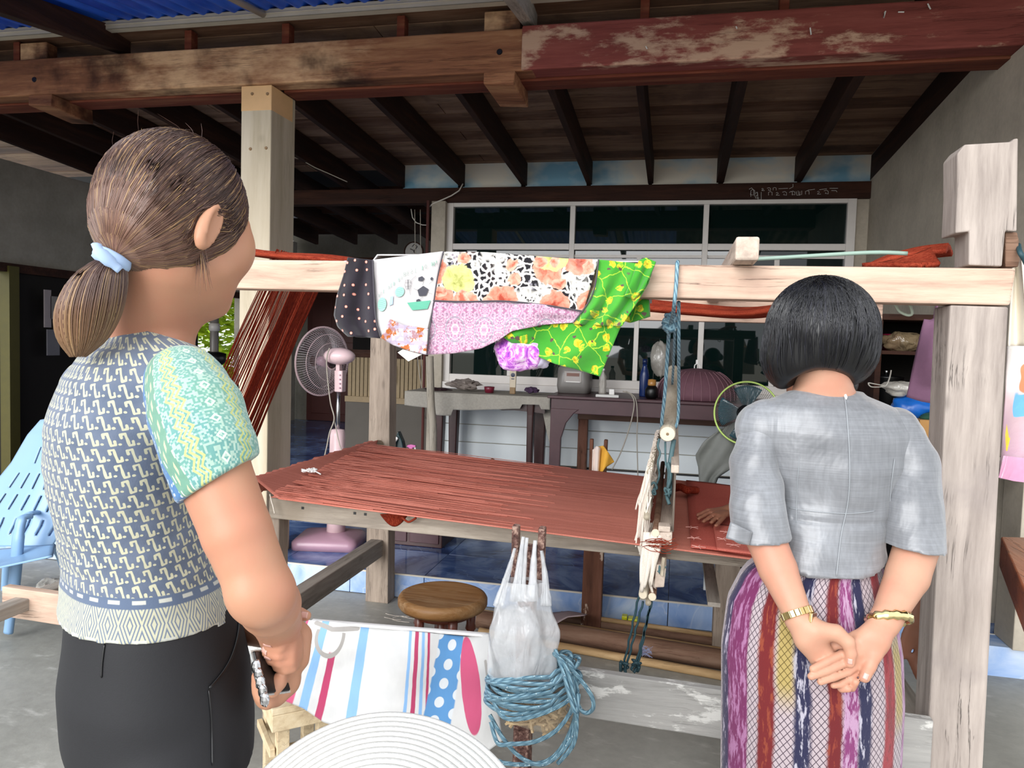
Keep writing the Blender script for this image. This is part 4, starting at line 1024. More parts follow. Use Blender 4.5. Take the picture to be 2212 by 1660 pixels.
g, _f = sheet_tb([(958, 544), (1050, 545), (1150, 553), (1225, 559), (1293, 561)], [(936, 650), (1000, 652), (1090, 651), (1180, 660), (1260, 673)], wv(0.006, 8, 5, 5, 1.968), 60, 30); g.build('patch', MT['floral'], ql, **SZ)
g, _f = sheet_tb([(936, 649), (1000, 651), (1090, 650), (1180, 659), (1260, 672)], [(921, 767), (980, 764), (1040, 753), (1078, 735), (1105, 716), (1170, 702), (1240, 697)], wv(0.009, 7, 5, 6, 1.962), 60, 26); g.build('patch', MT['damask'], ql, **SZ)
g, _f = sheet_lr([(1292, 561), (1286, 615), (1270, 655), (1238, 700)], [(1413, 573), (1400, 612), (1378, 650), (1343, 705)], wv(0.016, 15, 5, 7, 1.966), 40, 40); g.build('patch', MT['greenc'], ql, **SZ)
g, _f = sheet_tb([(1082, 723), (1130, 710), (1180, 700), (1240, 694), (1300, 690), (1350, 684)], [(1084, 726), (1130, 757), (1200, 787), (1255, 801), (1296, 814)], wv(0.014, 10, 4, 9, 1.978, -0.01), 46, 26); g.build('patch', MT['greenc'], ql, **SZ)
g, _f = sheet_tb([(1340, 646), (1402, 647)], [(1338, 690), (1362, 698), (1404, 684)], wv(0.01, 9, 4, 3, 2.05), 14, 10); g.build('patch', MT['greenc'], ql, **SZ)
g, _f = sheet_tb([(1380, 563), (1396, 557), (1417, 566)], [(1350, 640), (1368, 648), (1392, 622)], wv(0.012, 7, 3, 3, 1.945), 14, 20); g.build('patch', MT['greenc'], ql, **SZ)
g, _f = sheet_tb([(870, 755), (912, 766)], [(859, 762), (882, 781)], lambda u, v: 1.985, 4, 4); g.build('care_label', MT['whitep'], ql)
# seam lines between patches
sm = MB()
for pl in ([(805, 562), (808, 640), (812, 690), (823, 728)], [(958, 543), (945, 600), (936, 660), (928, 712), (921, 766)], [(936, 650), (1000, 652), (1090, 651), (1180, 660), (1260, 673)], [(1293, 561), (1286, 615), (1272, 652), (1240, 696)]):
    sm.tube(sp([P(a, b_, Y=1.957) for a, b_ in pl], 6), 0.0022, 5)
sm.build('overlock_seam', M_plain('dark grey stitching', '#4b474e', 0.9), ql, kind='stuff')
# part lying over the beam and hanging behind
def backf(u, v):
    x = lerp(P(752, 556, Y=2).x, P(1408, 570, Y=2).x, u); z0 = P(lerp(752, 1408, u), 556 + (-10 if 0.1 < u < 0.6 else 4), Y=1.97).z
    s = v*0.24
    if s < 0.14: return (x, 1.975+s, z0-0.006+0.004*math.sin(min(1, s/0.14)*math.pi))
    return (x, 2.115+0.01*nz(u*9, v*3), z0-0.006-(s-0.14))
MB().grid(backf, 60, 20).build('lining', MT['whitec'], ql, **SZ)
# rolled rose print end under it
b = MB(); r6 = random.Random(6)
def blob(c, rx_, ry_, rz_, n=20, a=0.12, sd=0.0, b=None):
    b = b or MB(); c = V(c)
    def fn(u, v):
        th = u*2*math.pi; ph = v*math.pi; d = V((math.sin(ph)*math.cos(th), math.sin(ph)*math.sin(th), math.cos(ph)))
        k = 1+a*nz(d.x*2+sd, d.y*2, d.z*2)*2+a*0.6*nz(d.x*6+sd, d.y*6, d.z*6)
        return c+V((d.x*rx_*k, d.y*ry_*k, d.z*rz_*k))
    return b.grid(fn, n*2, n)
c = P(1122, 762, Y=2.02)
blob(c, 0.070, 0.045, 0.052, 20, 0.10, 1.0).build('rolled_end', MT['rose'], ql, smooth=True)
c = P(1160, 780, Y=2.03); blob(c, 0.035, 0.03, 0.022, 12, 0.14, 3.0).build('rolled_end', M_plain('pale lilac cotton', '#cdc6dd', 0.9), ql, smooth=True)
# flat prints on the white patch: dark pentagons, green shapes, faded lettering
def decal(fn, polys, name, mat, off=0.006, par=ql):
    b = MB()
    for poly in polys:
        ps = []
        for (u, v) in poly: p = fn(u, v); ps.append(V((p.x, p.y-off, p.z)))
        n = len(b.v); b.v += [tuple(q) for q in ps]; b.f.append(tuple(range(n, n+len(ps)))); b.m.append(0)
    return b.build(name, mat, par, normals=False)
def px2uv_w(px, py):
    v = (py-552)/170.0; l = curve_at([(805, 562), (808, 640), (812, 690), (823, 728)], min(max(v, 0), 1)); r_ = curve_at([(958, 543), (945, 600), (936, 660), (924, 712)], min(max(v, 0), 1))
    return ((px-l[0])/(r_[0]-l[0]), v)
def ngon(cx, cy, r_, n, rot=0, sx=1.0): return [px2uv_w(cx+sx*r_*math.cos(rot+2*math.pi*k/n), cy+r_*math.sin(rot+2*math.pi*k/n)) for k in range(n)]
ink = M_plain('charcoal print', '#45454d', 0.9); gr_ = M_plain('faded green print', '#8fbfae', 0.9); tq = M_plain('green teal print', '#5fa98f', 0.9); bl_ = M_plain('pale blue print', '#9bb9d6', 0.9)
decal(f_w, [ngon(915, 636, 12, 5, -1.5, 1.05), ngon(911, 608, 6, 5, 0, 1.2), ngon(934, 611, 4, 5, 1, 0.8), ngon(905, 655, 4, 5, 0, 1.3)], 'printed_shape', ink)
decal(f_w, [ngon(865, 630, 11, 16, 0, 0.9), ngon(827, 652, 15, 16, 0, 0.62)], 'printed_shape', gr_)
decal(f_w, [[px2uv_w(*q) for q in ((881, 656), (932, 658), (925, 676), (892, 674))]], 'printed_shape', tq)
decal(f_w, [[px2uv_w(*q) for q in ((845, 638), (851, 637), (850, 655), (842, 657))], [px2uv_w(*q) for q in ((900, 660), (916, 660), (914, 669), (901, 669))]], 'printed_shape', bl_)
def decal_line(fn, lines, wd, name, mat, par=ql, off=0.006, m_=px2uv_w):
    b = MB()
    for ln in lines:
        ps = []
        for q in ln:
            p = fn(*m_(*q)); ps.append(V((p.x, p.y-off, p.z)))
        b.tube(ps, wd, 4, flat=0.3)
    return b.build(name, mat, par, normals=False)
decal_line(f_w, [[(918, 608), (915, 622)], [(904, 632), (895, 627)], [(915, 648), (908, 653)], [(926, 640), (935, 645)], [(938, 615), (928, 622)], [(900, 600), (890, 608), (886, 622), (888, 640)]], 0.0008, 'printed_line', ink)
decal_line(f_w, [[(886, 606), (878, 606), (876, 618), (880, 627), (888, 626), (891, 616), (886, 606)], [(877, 612), (890, 612)], [(877, 620), (890, 620)], [(883, 606), (883, 627)]], 0.0008, 'printed_line', ink)
decal_line(f_w, [[(819+3*0, 644+k*4), (835, 643+k*4)] for k in range(5)]+[[(858, 625+k*4), (872, 624+k*4)] for k in range(4)], 0.0006, 'printed_line', tq)
# faded inverted lettering in an arc
def letters(txt, x0, y0, x1, y1, sag, h, wd, name, mat):
    G = {'B': [[(0,0),(0,1),(.6,1),(.7,.75),(.5,.5),(0,.5)],[(.5,.5),(.75,.25),(.6,0),(0,0)]], 'E': [[(.6,1),(0,1),(0,0),(.6,0)],[(0,.5),(.5,.5)]], 'S': [[(.6,.9),(.3,1),(0,.8),(.1,.6),(.5,.4),(.6,.2),(.3,0),(0,.1)]],
         'T': [[(0,1),(.7,1)],[(.35,1),(.35,0)]], 'O': [[(.3,0),(0,.3),(0,.7),(.3,1),(.6,.7),(.6,.3),(.3,0)]], 'M': [[(0,0),(0,1),(.35,.4),(.7,1),(.7,0)]], 'Y': [[(0,1),(.3,.5),(.6,1)],[(.3,.5),(.3,0)]],
         'A': [[(0,0),(.3,1),(.6,0)],[(.1,.4),(.5,.4)]], 'L': [[(0,1),(0,0),(.5,0)]], 'P': [[(0,0),(0,1),(.6,.9),(.6,.6),(0,.5)]], 'D': [[(0,0),(0,1),(.4,.9),(.6,.5),(.4,.1),(0,0)]], 'R': [[(0,0),(0,1),(.6,.9),(.6,.6),(0,.5),(.6,0)]], ' ': []}
    ls = []; n = len(txt)
    for i, chh in enumerate(txt):
        t = (i+0.5)/n; cx = lerp(x0, x1, t); cy = lerp(y0, y1, t)-sag*math.sin(math.pi*t); wv_ = abs(x1-x0)/n
        for st_ in G[chh]: ls.append([(cx+(a-.3)*wv_*0.8, cy+bb*h) for a, bb in st_])
    decal_line(f_w, ls, wd, name, mat)
letters('BEST TO MY', 872, 590, 948, 571, 0, 9, 0.0007, 'faded_letters', tq)
letters('ALL LOVE D', 818, 632, 872, 592, 0, 9, 0.0006, 'faded_letters', gr_)if False else letters('ALL ALD BO', 818, 630, 872, 594, 0, 8, 0.0006, 'faded_letters', gr_)

# pillowcase over the lower front rail
def f_pil():
    b = NB('striped pillowcase cotton'); x, y, z = b.xyz(b.uv()); v = b.tc()
    xs = x + 0.02*(b.noise(v, 6)-0.5)
    c = b.ramp(b.noise(v, 5, 4), [(0.3, '#b4b4b4'), (0.6, '#c6c5c3')])
    bl, cr, pk, gy = '#7aa0c8', '#a23a5c', '#b84f70', '#96928e'
    low = b.st(y, 0.30, 0.34)
    c = b.mix(1.0-b.st(xs-b.st(y, 0.35, 0.6)*0.045, 0.010, 0.016), c, pk); c = b.mix(b.band(xs, 0.085, 0.125), c, bl); c = b.mix(b.band(xs, 0.165, 0.20)*low, c, cr)
    c = b.mix(b.band(xs, 0.30, 0.345), c, bl)
    for a, e, q in ((0.555, 0.57, bl), (0.588, 0.608, cr), (0.625, 0.64, bl), (0.655, 0.668, cr)): c = b.mix(b.band(xs+(y-0.5)*0.02, a, e), c, b.mix(0.0, q, q) if True else q)
    sh = xs + (y-0.5)*0.12
    pz = b.band(sh, 0.67, 0.80, 0.004); sx = (x*13.0+y*2.0).fract()-0.5; sy = (y*6.0+(x*13.0+y*2.0).floor()*0.5).fract()-0.5
    dt = b.m('SQRT', sx*sx+sy*sy); c = b.mix(pz, c, b.mix(1.0-b.st(dt, 0.27, 0.31), '#5586b5', '#c3c7ca'))
    ex = (xs-0.875)/0.047; ey = (y-0.42)/0.42; c = b.mix(1.0-b.st(ex*ex+ey*ey, 0.95, 1.05), c, pk)
    mx_ = (x-0.148)/0.076; my_ = (y*0.55-0.085)/0.125; md = b.m('SQRT', mx_*mx_+my_*my_)
    c = b.mix(b.band(md, 0.80, 1.03, 0.02)*b.st(y*0.55, 0.05, 0.056), c, gy)
    c = b.mix(b.band(b.poly(x, y*0.55, [(0.06, 0.015), (0.15, 0.045), (0.28, 0.02)]), -1, 0.014, 0.002), c, gy)
    c = b.mix(b.band(b.poly(x, y*0.5, [(0.965, 0.12), (0.965, 0.32)]), -1, 0.007, 0.002), c, gy)
    c = b.mix(b.band(b.poly(x, y*0.5, [(0.965, 0.2), (0.985, 0.19), (0.992, 0.32)]), -1, 0.007, 0.002), c, gy)
    return b.out(c, 0.9, b.bump(b.noise(b.map(v, (1, 1, 0.5)), 9, 4), 0.7, 0.012), 0, 0.2, 0.2)
pc = thing('pillowcase', (-0.75, 1.95, 0.3), 'white pillowcase with pink and blue stripes and dots over the lower rail', 'pillowcase')
g, _f = sheet_tb([(663, 1340), (720, 1344), (790, 1352), (870, 1362), (950, 1370), (1010, 1376), (1056, 1370)], [(604, 1510), (655, 1530), (700, 1561), (790, 1588), (900, 1612), (980, 1628), (1046, 1630), (1086, 1600)],
    lambda u, v: 1.93-0.02*math.sin(min(v*3, 1)*1.57) - 0.012*math.sin(u*13+v*2) - 0.012*nz(u*5, v*3, 2), 90, 50)
g.build('front', f_pil(), pc, smooth=True, solid=0.004)
def pb(u, v):
    p = P(lerp(668, 1052, u), lerp(1341, 1372, u), Y=1.925); s = v*0.16
    return (p.x, p.y+s+.002, p.z-0.006) if s < 0.03 else (p.x, p.y+0.085*min(1, s/.09), p.z-0.006-(s-0.03))
MB().grid(pb, 40, 14).build('back', M_plain('white cotton', '#e6e4e2', 0.9), pc, smooth=True, solid=0.004)

# ------------------------------------------------------------------ plastic bags, rope coil, sticks on the front rest
bgc = P(1130, 1400, Y=1.88)
pg = thing('plastic_bag', (bgc.x, 1.88, bgc.z-0.12), 'translucent white plastic carrier bag hanging from the rusty fork rest', 'bag')
def bagf(u, v):
    th = u*2*math.pi; px0 = P(lerp(1130, 1126, v), lerp(1255, 1478, v), Y=1.875)
    r_ = lerp(0.052, 0.088, min(1, v*2.2))*(1+0.10*math.sin(th*5+v*3)+0.08*nz(math.cos(th)*2, math.sin(th)*2, v*5)); r_ *= (1.0 if v < 0.9 else 1.0-(v-0.9)*2.0)
    return (px0.x+math.cos(th)*r_, 1.875+math.sin(th)*r_*0.6, px0.z)
MB().grid(bagf, 60, 40).build('bag_body', MT['film'], pg, smooth=True)
hb = MB()
for (x0_, y0_), (x1_, y1_), (x2_, y2_) in (((1130, 1160), (1122, 1220), (1112, 1300)), ((1138, 1162), (1130, 1230), (1124, 1300)), ((1156, 1168), (1152, 1225), (1150, 1300)), ((1112, 1185), (1098, 1235), (1075, 1310)), ((1170, 1190), (1178, 1250), (1180, 1310))):
    for dx in (-3, 0, 3): hb.tube(sp([P(x0_+dx*.4, y0_, Y=1.90), P(x1_+dx, y1_, Y=1.885), P(x2_+dx*2, y2_, Y=1.86)], 5), [0.004]*4+[0.006]*4+[0.010]*3, 6, flat=0.4)
hb.build('handle', MT['film'], pg, smooth=True, kind='stuff')
blob(P(1120, 1395, Y=1.875), 0.065, 0.04, 0.10, 16, 0.15, 5.0).build('inner_bag', MT['film'], pg, smooth=True)
cc = P(1152, 1500, Y=1.9)
rc_ = thing('rope_coil', (cc.x, cc.y, cc.z-0.15), 'thick coil of blue grey twisted rope looped round the plastic bags', 'rope')
rb_m = MB(); r8 = random.Random(8)
for k in range(11):
    zc = cc.z+0.072-0.0080*k; rx_ = 0.108+0.012*math.sin(k*1.3)+0.003*k*0.3; ry_ = 0.075+0.006*(k % 3); ox = -0.006+r8.uniform(-.006, .006); tl = 0.035
    pts = []
    for i in range(41):
        a = i/40*2*math.pi; pts.append((cc.x+ox+rx_*math.cos(a), 1.895+ry_*math.sin(a), zc+tl*math.cos(a)*0.6+0.006*math.sin(a*3+k)+0.018*(math.cos(a) > 0.6)*math.cos(a)))
    rope(rb_m, pts, 0.0058, 7)
def loop_px(pts, Y0, r_=0.0056): rope(rb_m, sp([P(a, b_, Y=Y0+d) for a, b_, d in pts], 7), r_, 7)
loop_px([(1060, 1500, 0), (1085, 1548, -.03), (1130, 1553, -.05), (1190, 1535, -.05), (1235, 1505, -.02), (1238, 1460, 0)], 1.85)
loop_px([(1058, 1545, 0), (1090, 1600, -.02), (1130, 1640, -.03), (1180, 1650, -.03), (1232, 1600, -.02), (1248, 1530, 0), (1243, 1470, 0), (1222, 1430, .02)], 1.85)
loop_px([(1060, 1560, 0), (1075, 1606, -.02), (1105, 1608, -.03), (1155, 1603, -.03), (1200, 1580, -.02), (1232, 1540, 0), (1245, 1500, 0)], 1.84)
loop_px([(1055, 1630, 0), (1085, 1648, -.02), (1140, 1652, -.03), (1190, 1640, -.03), (1228, 1590, -.02), (1246, 1520, 0), (1236, 1440, 0), (1210, 1415, .02)], 1.86)
loop_px([(1225, 1435, 0), (1255, 1470, -.01), (1278, 1505, -.01), (1281, 1530, -.01), (1268, 1541, 0), (1252, 1530, 0), (1240, 1490, 0), (1228, 1440, 0)], 1.85)
loop_px([(1196, 1412, .01), (1222, 1440, -.03), (1238, 1500, -.04), (1246, 1560, -.04), (1238, 1610, -.03), (1205, 1650, -.02)], 1.85)
loop_px([(1200, 1405, .01), (1216, 1450, -.03), (1232, 1510, -.05), (1244, 1540, -.05), (1250, 1500, -.02)], 1.85)
rb_m.build('coil', MT['rope'], rc_, smooth=True)
skc = P(1160, 1545, Y=1.88)
sb_ = thing('stick_bag', (skc.x, 1.88, skc.z-0.05), 'clear bag full of short bamboo sticks below the rope coil', 'bag')
def skf(u, v):
    th = u*2*math.pi; z = skc.z+0.075-0.11*v; r_ = 0.098*(1-0.12*v)*(1 if v < 0.9 else 1-(v-.9)*7)
    return (skc.x+0.0+math.cos(th)*r_, 1.88+math.sin(th)*r_*0.62, z+0.012*math.cos(th+2.6))
MB().grid(skf, 40, 16).build('film', M_film('clear brown tinted plastic', '#b9a992', 0.3), sb_, smooth=True)
sk = MB()
for k in range(260):
    a = r8.uniform(0, 6.28); q = math.sqrt(r8.random()); c = V((skc.x+math.cos(a)*q*0.080, 1.88+math.sin(a)*q*0.045, skc.z+r8.uniform(-.022, .05)))
    d = V((r8.gauss(0, 1), r8.gauss(0, .5), r8.gauss(0, .7))).normalized()*r8.uniform(.012, .022); sk.bar(c-d, c+d, 0.007, 0.006)
sk.build('stick', M_plain('split bamboo', '#cdb28a', 0.7, 0.25, 40), sb_, kind='stuff', normals=False)

# ------------------------------------------------------------------ poles on the floor behind the front rail
def pole(pts, r_, mat, lab, y, n=10, seg=None):
    p = [P(a, b_, Y=yy) for a, b_, yy in pts]; b = MB(); q = spl(p, 12); rs = [r_*(1.0+0.08*(1 if i % 9 == 0 else 0)) for i in range(len(q))]
    b.tube(q, rs, n); return b.build('bamboo_pole' if 'pole' in lab else 'batten', mat, smooth=True, label=lab, cat='pole' if 'pole' in lab else 'batten', group='rods lying behind the lower rail')
def onfloor(px, py, r_): return P(px, py, Z=r_)
def fpole(a, c, r_, mat, lab, z=None, ext=0.5):
    z = z or r_; p0 = P(a[0], a[1], Z=z); p1 = P(c[0], c[1], Z=z); d = p1-p0; p0 = p0-d*ext; p1 = p1+d*0.12
    return MB().tube(spl([p0, p0.lerp(p1, .33), p0.lerp(p1, .66), p1], 8), [r_]*25, 12).build('floor_pole', mat, smooth=True, label=lab, cat='pole')
fpole((1195, 1394), (1555, 1460), 0.019, MT['bambooX'], 'thin tan bamboo pole lying nearest behind the lower front rail')
fpole((1195, 1365), (1555, 1425), 0.045, MT['brownX'], 'thick brown pipe lying between two tan bamboo poles')
fpole((1195, 1350), (1555, 1408), 0.020, MT['bambooX'], 'tan bamboo pole lying behind the thick brown pipe', z=0.02)
fpole((1200, 1334), (1530, 1384), 0.022, MT['brownX'], 'slim dark batten lying along the tiled step', z=0.022, ext=0.25)
fpole((1240, 1330), (1535, 1372), 0.012, MT['bambooX'], 'slim split rod resting farthest back along the tiled step', z=0.05, ext=0.1)
c = P(1367, 1342, Y=3.72)
t = thing('yellow_packet', (c.x, 3.72, c.z-0.02), 'small bright yellow packet lying against the tiled step', 'packet')
MB().box((c.x-0.055, 3.70, c.z-0.022), (c.x-0.028, 3.74, c.z+0.026)).build('end', M_plain('yellow foil', '#d7d92c', 0.35, 0.15), t, bevel=0.004)
MB().box((c.x-0.024, 3.69, c.z-0.028), (c.x+0.03, 3.74, c.z+0.020)).build('body', M_plain('yellow foil', '#dfe02e', 0.35, 0.2), t, bevel=0.005)
cw = MB()
c = P(1395, 1412, Z=0.10)
for k in range(26): cw.tube([c+V((r8.uniform(-.03, .03), r8.uniform(-.03, .03), r8.uniform(-.01, .03))) for _ in range(3)], 0.0009, 3)
cw.build('thread_fluff', M_plain('blue white thread', '#9aa3c4', 0.8), kind='stuff', label='tuft of pale blue thread caught on the brown pipe', cat='thread')
cw = MB()
for k in range(9):
    c = P(850+r8.uniform(-40, 60), 1330+r8.uniform(-8, 10), Z=0.003); a = r8.uniform(-0.6, 0.9); cw.tube(sp([c, c+V((math.cos(a)*.05, math.sin(a)*.05, .002)), c+V((math.cos(a)*.1, math.sin(a)*.03, 0))], 3), 0.0014, 3)
cw.build('thread_scraps', MT['cream'], kind='stuff', label='cream thread scraps on the concrete floor left of the round stool', cat='thread')
g, _f = sheet_tb([(1188, 1325), (1230, 1321), (1268, 1328)], [(1195, 1352), (1225, 1334), (1262, 1330)], lambda u, v: 3.62-0.2*v, 8, 6)
g.build('cloth_scrap', M_plain('dusty lilac cloth', '#a9989a', 0.9), smooth=True, solid=0.004, label='dusty lilac cloth scrap beside the chipped post on the floor', cat='cloth')

# round stool
sc_ = P(957, 1282, Z=0.45); sr = 0.172
so = thing('round_stool', (sc_.x, sc_.y, 0), 'round wooden stool with a worn varnished top and turned legs', 'stool')
MB().lathe((sc_.x, sc_.y, 0.40), [(0.0, 0), (sr-0.008, 0.0), (sr, 0.012), (sr, 0.032), (sr-0.006, 0.042), (sr-0.012, 0.044), (sr-0.018, 0.047), (sr-0.024, 0.0455), (0.0, 0.0455)], 56).build('seat', MT['stool'], so, smooth=True)
MB().lathe((sc_.x, sc_.y, 0.37), [(0, 0), (0.115, 0), (0.115, 0.031), (0, 0.031)], 32).build('apron', MT['stoolleg'], so, smooth=True)
for k in range(5):
    a = 2*math.pi*k/5+0.35; c = V((sc_.x+math.cos(a)*0.11, sc_.y+math.sin(a)*0.11, 0)); 
    MB().lathe(c, [(0.014, 0), (0.018, 0.03), (0.015, 0.06), (0.021, 0.12), (0.016, 0.2), (0.022, 0.25), (0.014, 0.275), (0.021, 0.285), (0.014, 0.30), (0.021, 0.31), (0.017, 0.33), (0.020, 0.40)], 14).build('leg', MT['stoolleg'], so, smooth=True)
MB().lathe((sc_.x, sc_.y, 0.12), [(0.0, 0), (0.03, 0.0), (0.03, 0.28), (0, 0.28)], 14).build('centre_post', MT['stoolleg'], so, smooth=True)
for k in range(5):
    a = 2*math.pi*k/5+0.35; MB().tube([(sc_.x, sc_.y, 0.14), (sc_.x+math.cos(a)*0.11, sc_.y+math.sin(a)*0.11, 0.14)], 0.009, 8).build('stretcher', MT['stoolleg'], so, smooth=True)

# square light wood stool by the left woman's hands
BZ = 0.33
c0, c1, c2 = P(588, 1535, Z=BZ), P(554, 1521, Z=BZ), P(655, 1521, Z=BZ)
ex = (c2-c0).normalized(); ey = V((-ex.y, ex.x, 0)); L1, L2 = 0.20, 0.26
st2 = thing('wooden_bench', (c0.x+0.1, c0.y+0.1, 0), 'small light wood bench beside the left woman hip below the pillowcase', 'bench')
def ob(o, a, b_, z0, z1):
    return [o+ex*a[0]+ey*a[1]+V((0, 0, z0-o.z)), o+ex*b_[0]+ey*a[1]+V((0, 0, z0-o.z)), o+ex*b_[0]+ey*b_[1]+V((0, 0, z0-o.z)), o+ex*a[0]+ey*b_[1]+V((0, 0, z0-o.z)),
            o+ex*a[0]+ey*a[1]+V((0, 0, z1-o.z)), o+ex*b_[0]+ey*a[1]+V((0, 0, z1-o.z)), o+ex*b_[0]+ey*b_[1]+V((0, 0, z1-o.z)), o+ex*a[0]+ey*b_[1]+V((0, 0, z1-o.z))]
for k in range(3): MB().hexa(ob(c0, (0, 0.001+k*0.087), (L1, 0.085+k*0.087), BZ-.02, BZ)).build('top_slat', MT['lightY'], st2, bevel=0.002)
MB().hexa(ob(c0, (0, 0), (L1, 0.02), BZ-.07, BZ-.0205)).build('apron', MT['lightY'], st2, bevel=0.002)
MB().hexa(ob(c0, (0, 0.02), (0.02, L2), BZ-.07, BZ-.0205)).build('apron', MT['lightY'], st2, bevel=0.002)
for a, b_ in ((0.02, 0.02), (L1-0.06, 0.02), (0.02, L2-0.06), (L1-0.06, L2-0.06)): MB().hexa(ob(c0, (a, b_), (a+0.036, b_+0.036), 0, BZ-.022)).build('leg', MT['lightY'], st2, bevel=0.002)
MB().hexa(ob(c0, (0.03, 0.03), (L1-0.03, 0.045), .17, .195)).build('stretcher', MT['lightY'], st2, bevel=0.002)
MB().hexa(ob(c0, (0.0, 0.03), (0.016, L2-0.03), .17, .195)).build('stretcher', MT['lightY'], st2, bevel=0.002)

# ------------------------------------------------------------------ pedestal fan
fx = P(731, 850, Y=4.2).x; FYY = 4.2
fn_ = thing('pedestal_fan', (fx, FYY, 0.135), 'pale pink pedestal fan with round wire cage behind the warp', 'fan')
def rrect(cx, cy, hx_, hy_, z, r_, k=6, rot=0):
    out = []
    for qx, qy, a0 in ((1, 1, 0), (-1, 1, 90), (-1, -1, 180), (1, -1, 270)):
        for i in range(k+1):
            a = R(a0+90*i/k); x = qx*(hx_-r_)+r_*math.cos(a); y = qy*(hy_-r_)+r_*math.sin(a)
            out.append((cx+x*math.cos(rot)-y*math.sin(rot), cy+x*math.sin(rot)+y*math.cos(rot), z))
    return out
def stack(rings, b=None):
    b = b or MB(); base = len(b.v); n = len(rings[0])
    for r_ in rings: b.v += [tuple(q) for q in r_]
    for i in range(len(rings)-1):
        for j in range(n):
            j2 = (j+1) % n; b.f.append((base+i*n+j, base+i*n+j2, base+(i+1)*n+j2, base+(i+1)*n+j)); b.m.append(0)
    b.f.append(tuple(base+j for j in reversed(range(n)))); b.f.append(tuple(base+(len(rings)-1)*n+j for j in range(n))); b.m += [0, 0]
    return b
stack([rrect(fx-0.04, FYY, 0.20, 0.17, 0.136, 0.05, rot=0.2), rrect(fx-0.04, FYY, 0.20, 0.17, 0.18, 0.05, rot=0.2), rrect(fx-0.04, FYY, 0.18, 0.15, 0.20, 0.05, rot=0.2), rrect(fx-0.02, FYY, 0.07, 0.07, 0.225, 0.04, rot=0.2)]).build('base', MT['pinkd'], fn_, smooth=True)
MB().lathe((fx, FYY, 0.22), [(0.058, 0), (0.052, 0.2), (0.047, 0.60), (0.040, 0.635), (0.018, 0.64)], 24).build('column_cover', MT['pink'], fn_, smooth=True)
MB().tube([(fx, FYY, 0.8), (fx, FYY, 1.13)], 0.012, 12).build('pole', MT['steel'], fn_, smooth=True)
c = P(735, 822, Y=FYY)
stack([rrect(c.x, FYY, 0.026, 0.03, c.z-0.07, 0.01), rrect(c.x, FYY, 0.028, 0.032, c.z+0.06, 0.01)]).build('control_box', MT['pink'], fn_, bevel=0.004)
for k in range(4): MB().lathe((c.x+0.014, FYY-0.031, c.z-0.045+k*0.026), [(0, 0), (0.006, 0), (0.005, 0.005), (0, 0.005)], 10, (0, -1, 0)).build('button', MT['pinkd'], fn_, smooth=True)
ax = V((-0.93, 0.36, 0.04)).normalized(); cg = P(697, 781, Y=FYY+0.03)
hub = P(727, 775, Y=FYY-0.02)
blob(P(733, 770, Y=FYY-0.01), 0.10, 0.075, 0.052, 20, 0.0).build('motor_housing', MT['pink'], fn_, smooth=True)
MB().box((fx-0.012, FYY-0.02, c.z+0.05), (fx+0.014, FYY+0.02, hub.z-0.02)).build('neck', MT['pink'], fn_, bevel=0.004)
u_ = ax.cross(V((0, 0, 1))).normalized(); w_ = u_.cross(ax)
def cpt(r_, a, d): return cg+ax*d+(u_*math.cos(a)+w_*math.sin(a))*r_
RC = 0.212
wi = MB(); NW = 84
for side, dmax in ((-1, 0.085), (1, 0.075)):
    for k in range(NW):
        a = 2*math.pi*k/NW; pts = []
        for i in range(9):
            t = i/8; r_ = RC*(0.18+0.82*t); d = side*dmax*math.cos(t*math.pi/2)**0.6 if t < 1 else 0; pts.append(cpt(r_, a+0.15*side*(1-t), d))
        wi.tube(pts, 0.0012, 3, cap=False)
wi.build('cage_wire', M_plain('grey plastic wire', '#b9aeb0', 0.4), fn_, kind='stuff', normals=False)
for r_, d, w2 in ((RC, 0, 0.0065), (RC*0.80, -0.045, 0.0018), (RC*0.55, -0.066, 0.0018), (RC*0.82, 0.04, 0.0018), (RC*0.2, -0.084, 0.003)):
    MB().tube([cpt(r_, 2*math.pi*i/48, d) for i in range(48)], w2, 6, closed=True).build('cage_ring', MT['pink'], fn_, smooth=True)
for k in range(3):
    def bf(u, v, k=k):
        r_ = lerp(0.03, 0.175, u); a = 2*math.pi*k/3 + (v-0.5)*1.25*(0.6+0.6*u); return cpt(r_, a, 0.01+(v-0.5)*0.05)
    MB().grid(bf, 10, 8).build('blade', M_film('smoky translucent blade', '#6e6466', 0.8, 0.3), fn_, smooth=True, solid=0.002)
MB().lathe(cg-ax*0.03, [(0, 0), (0.035, 0), (0.035, 0.05), (0.02, 0.065), (0, 0.066)], 20, tuple(ax)).build('hub', MT['pinkd'], fn_, smooth=True)
MB().tube(sp([P(a, b_, Y=FYY-0.10) for a, b_ in ((712, 752), (706, 775), (707, 810), (714, 870), (722, 905), (712, 935), (706, 965), (700, 990))], 6), 0.004, 6).build('cord', MT['cable'], fn_, smooth=True)
MB().tube(sp([P(a, b_, Y=FYY-0.09) for a, b_ in ((722, 905), (732, 955), (742, 985))], 6), 0.003, 6).build('cord', MT['cable'], fn_, smooth=True)

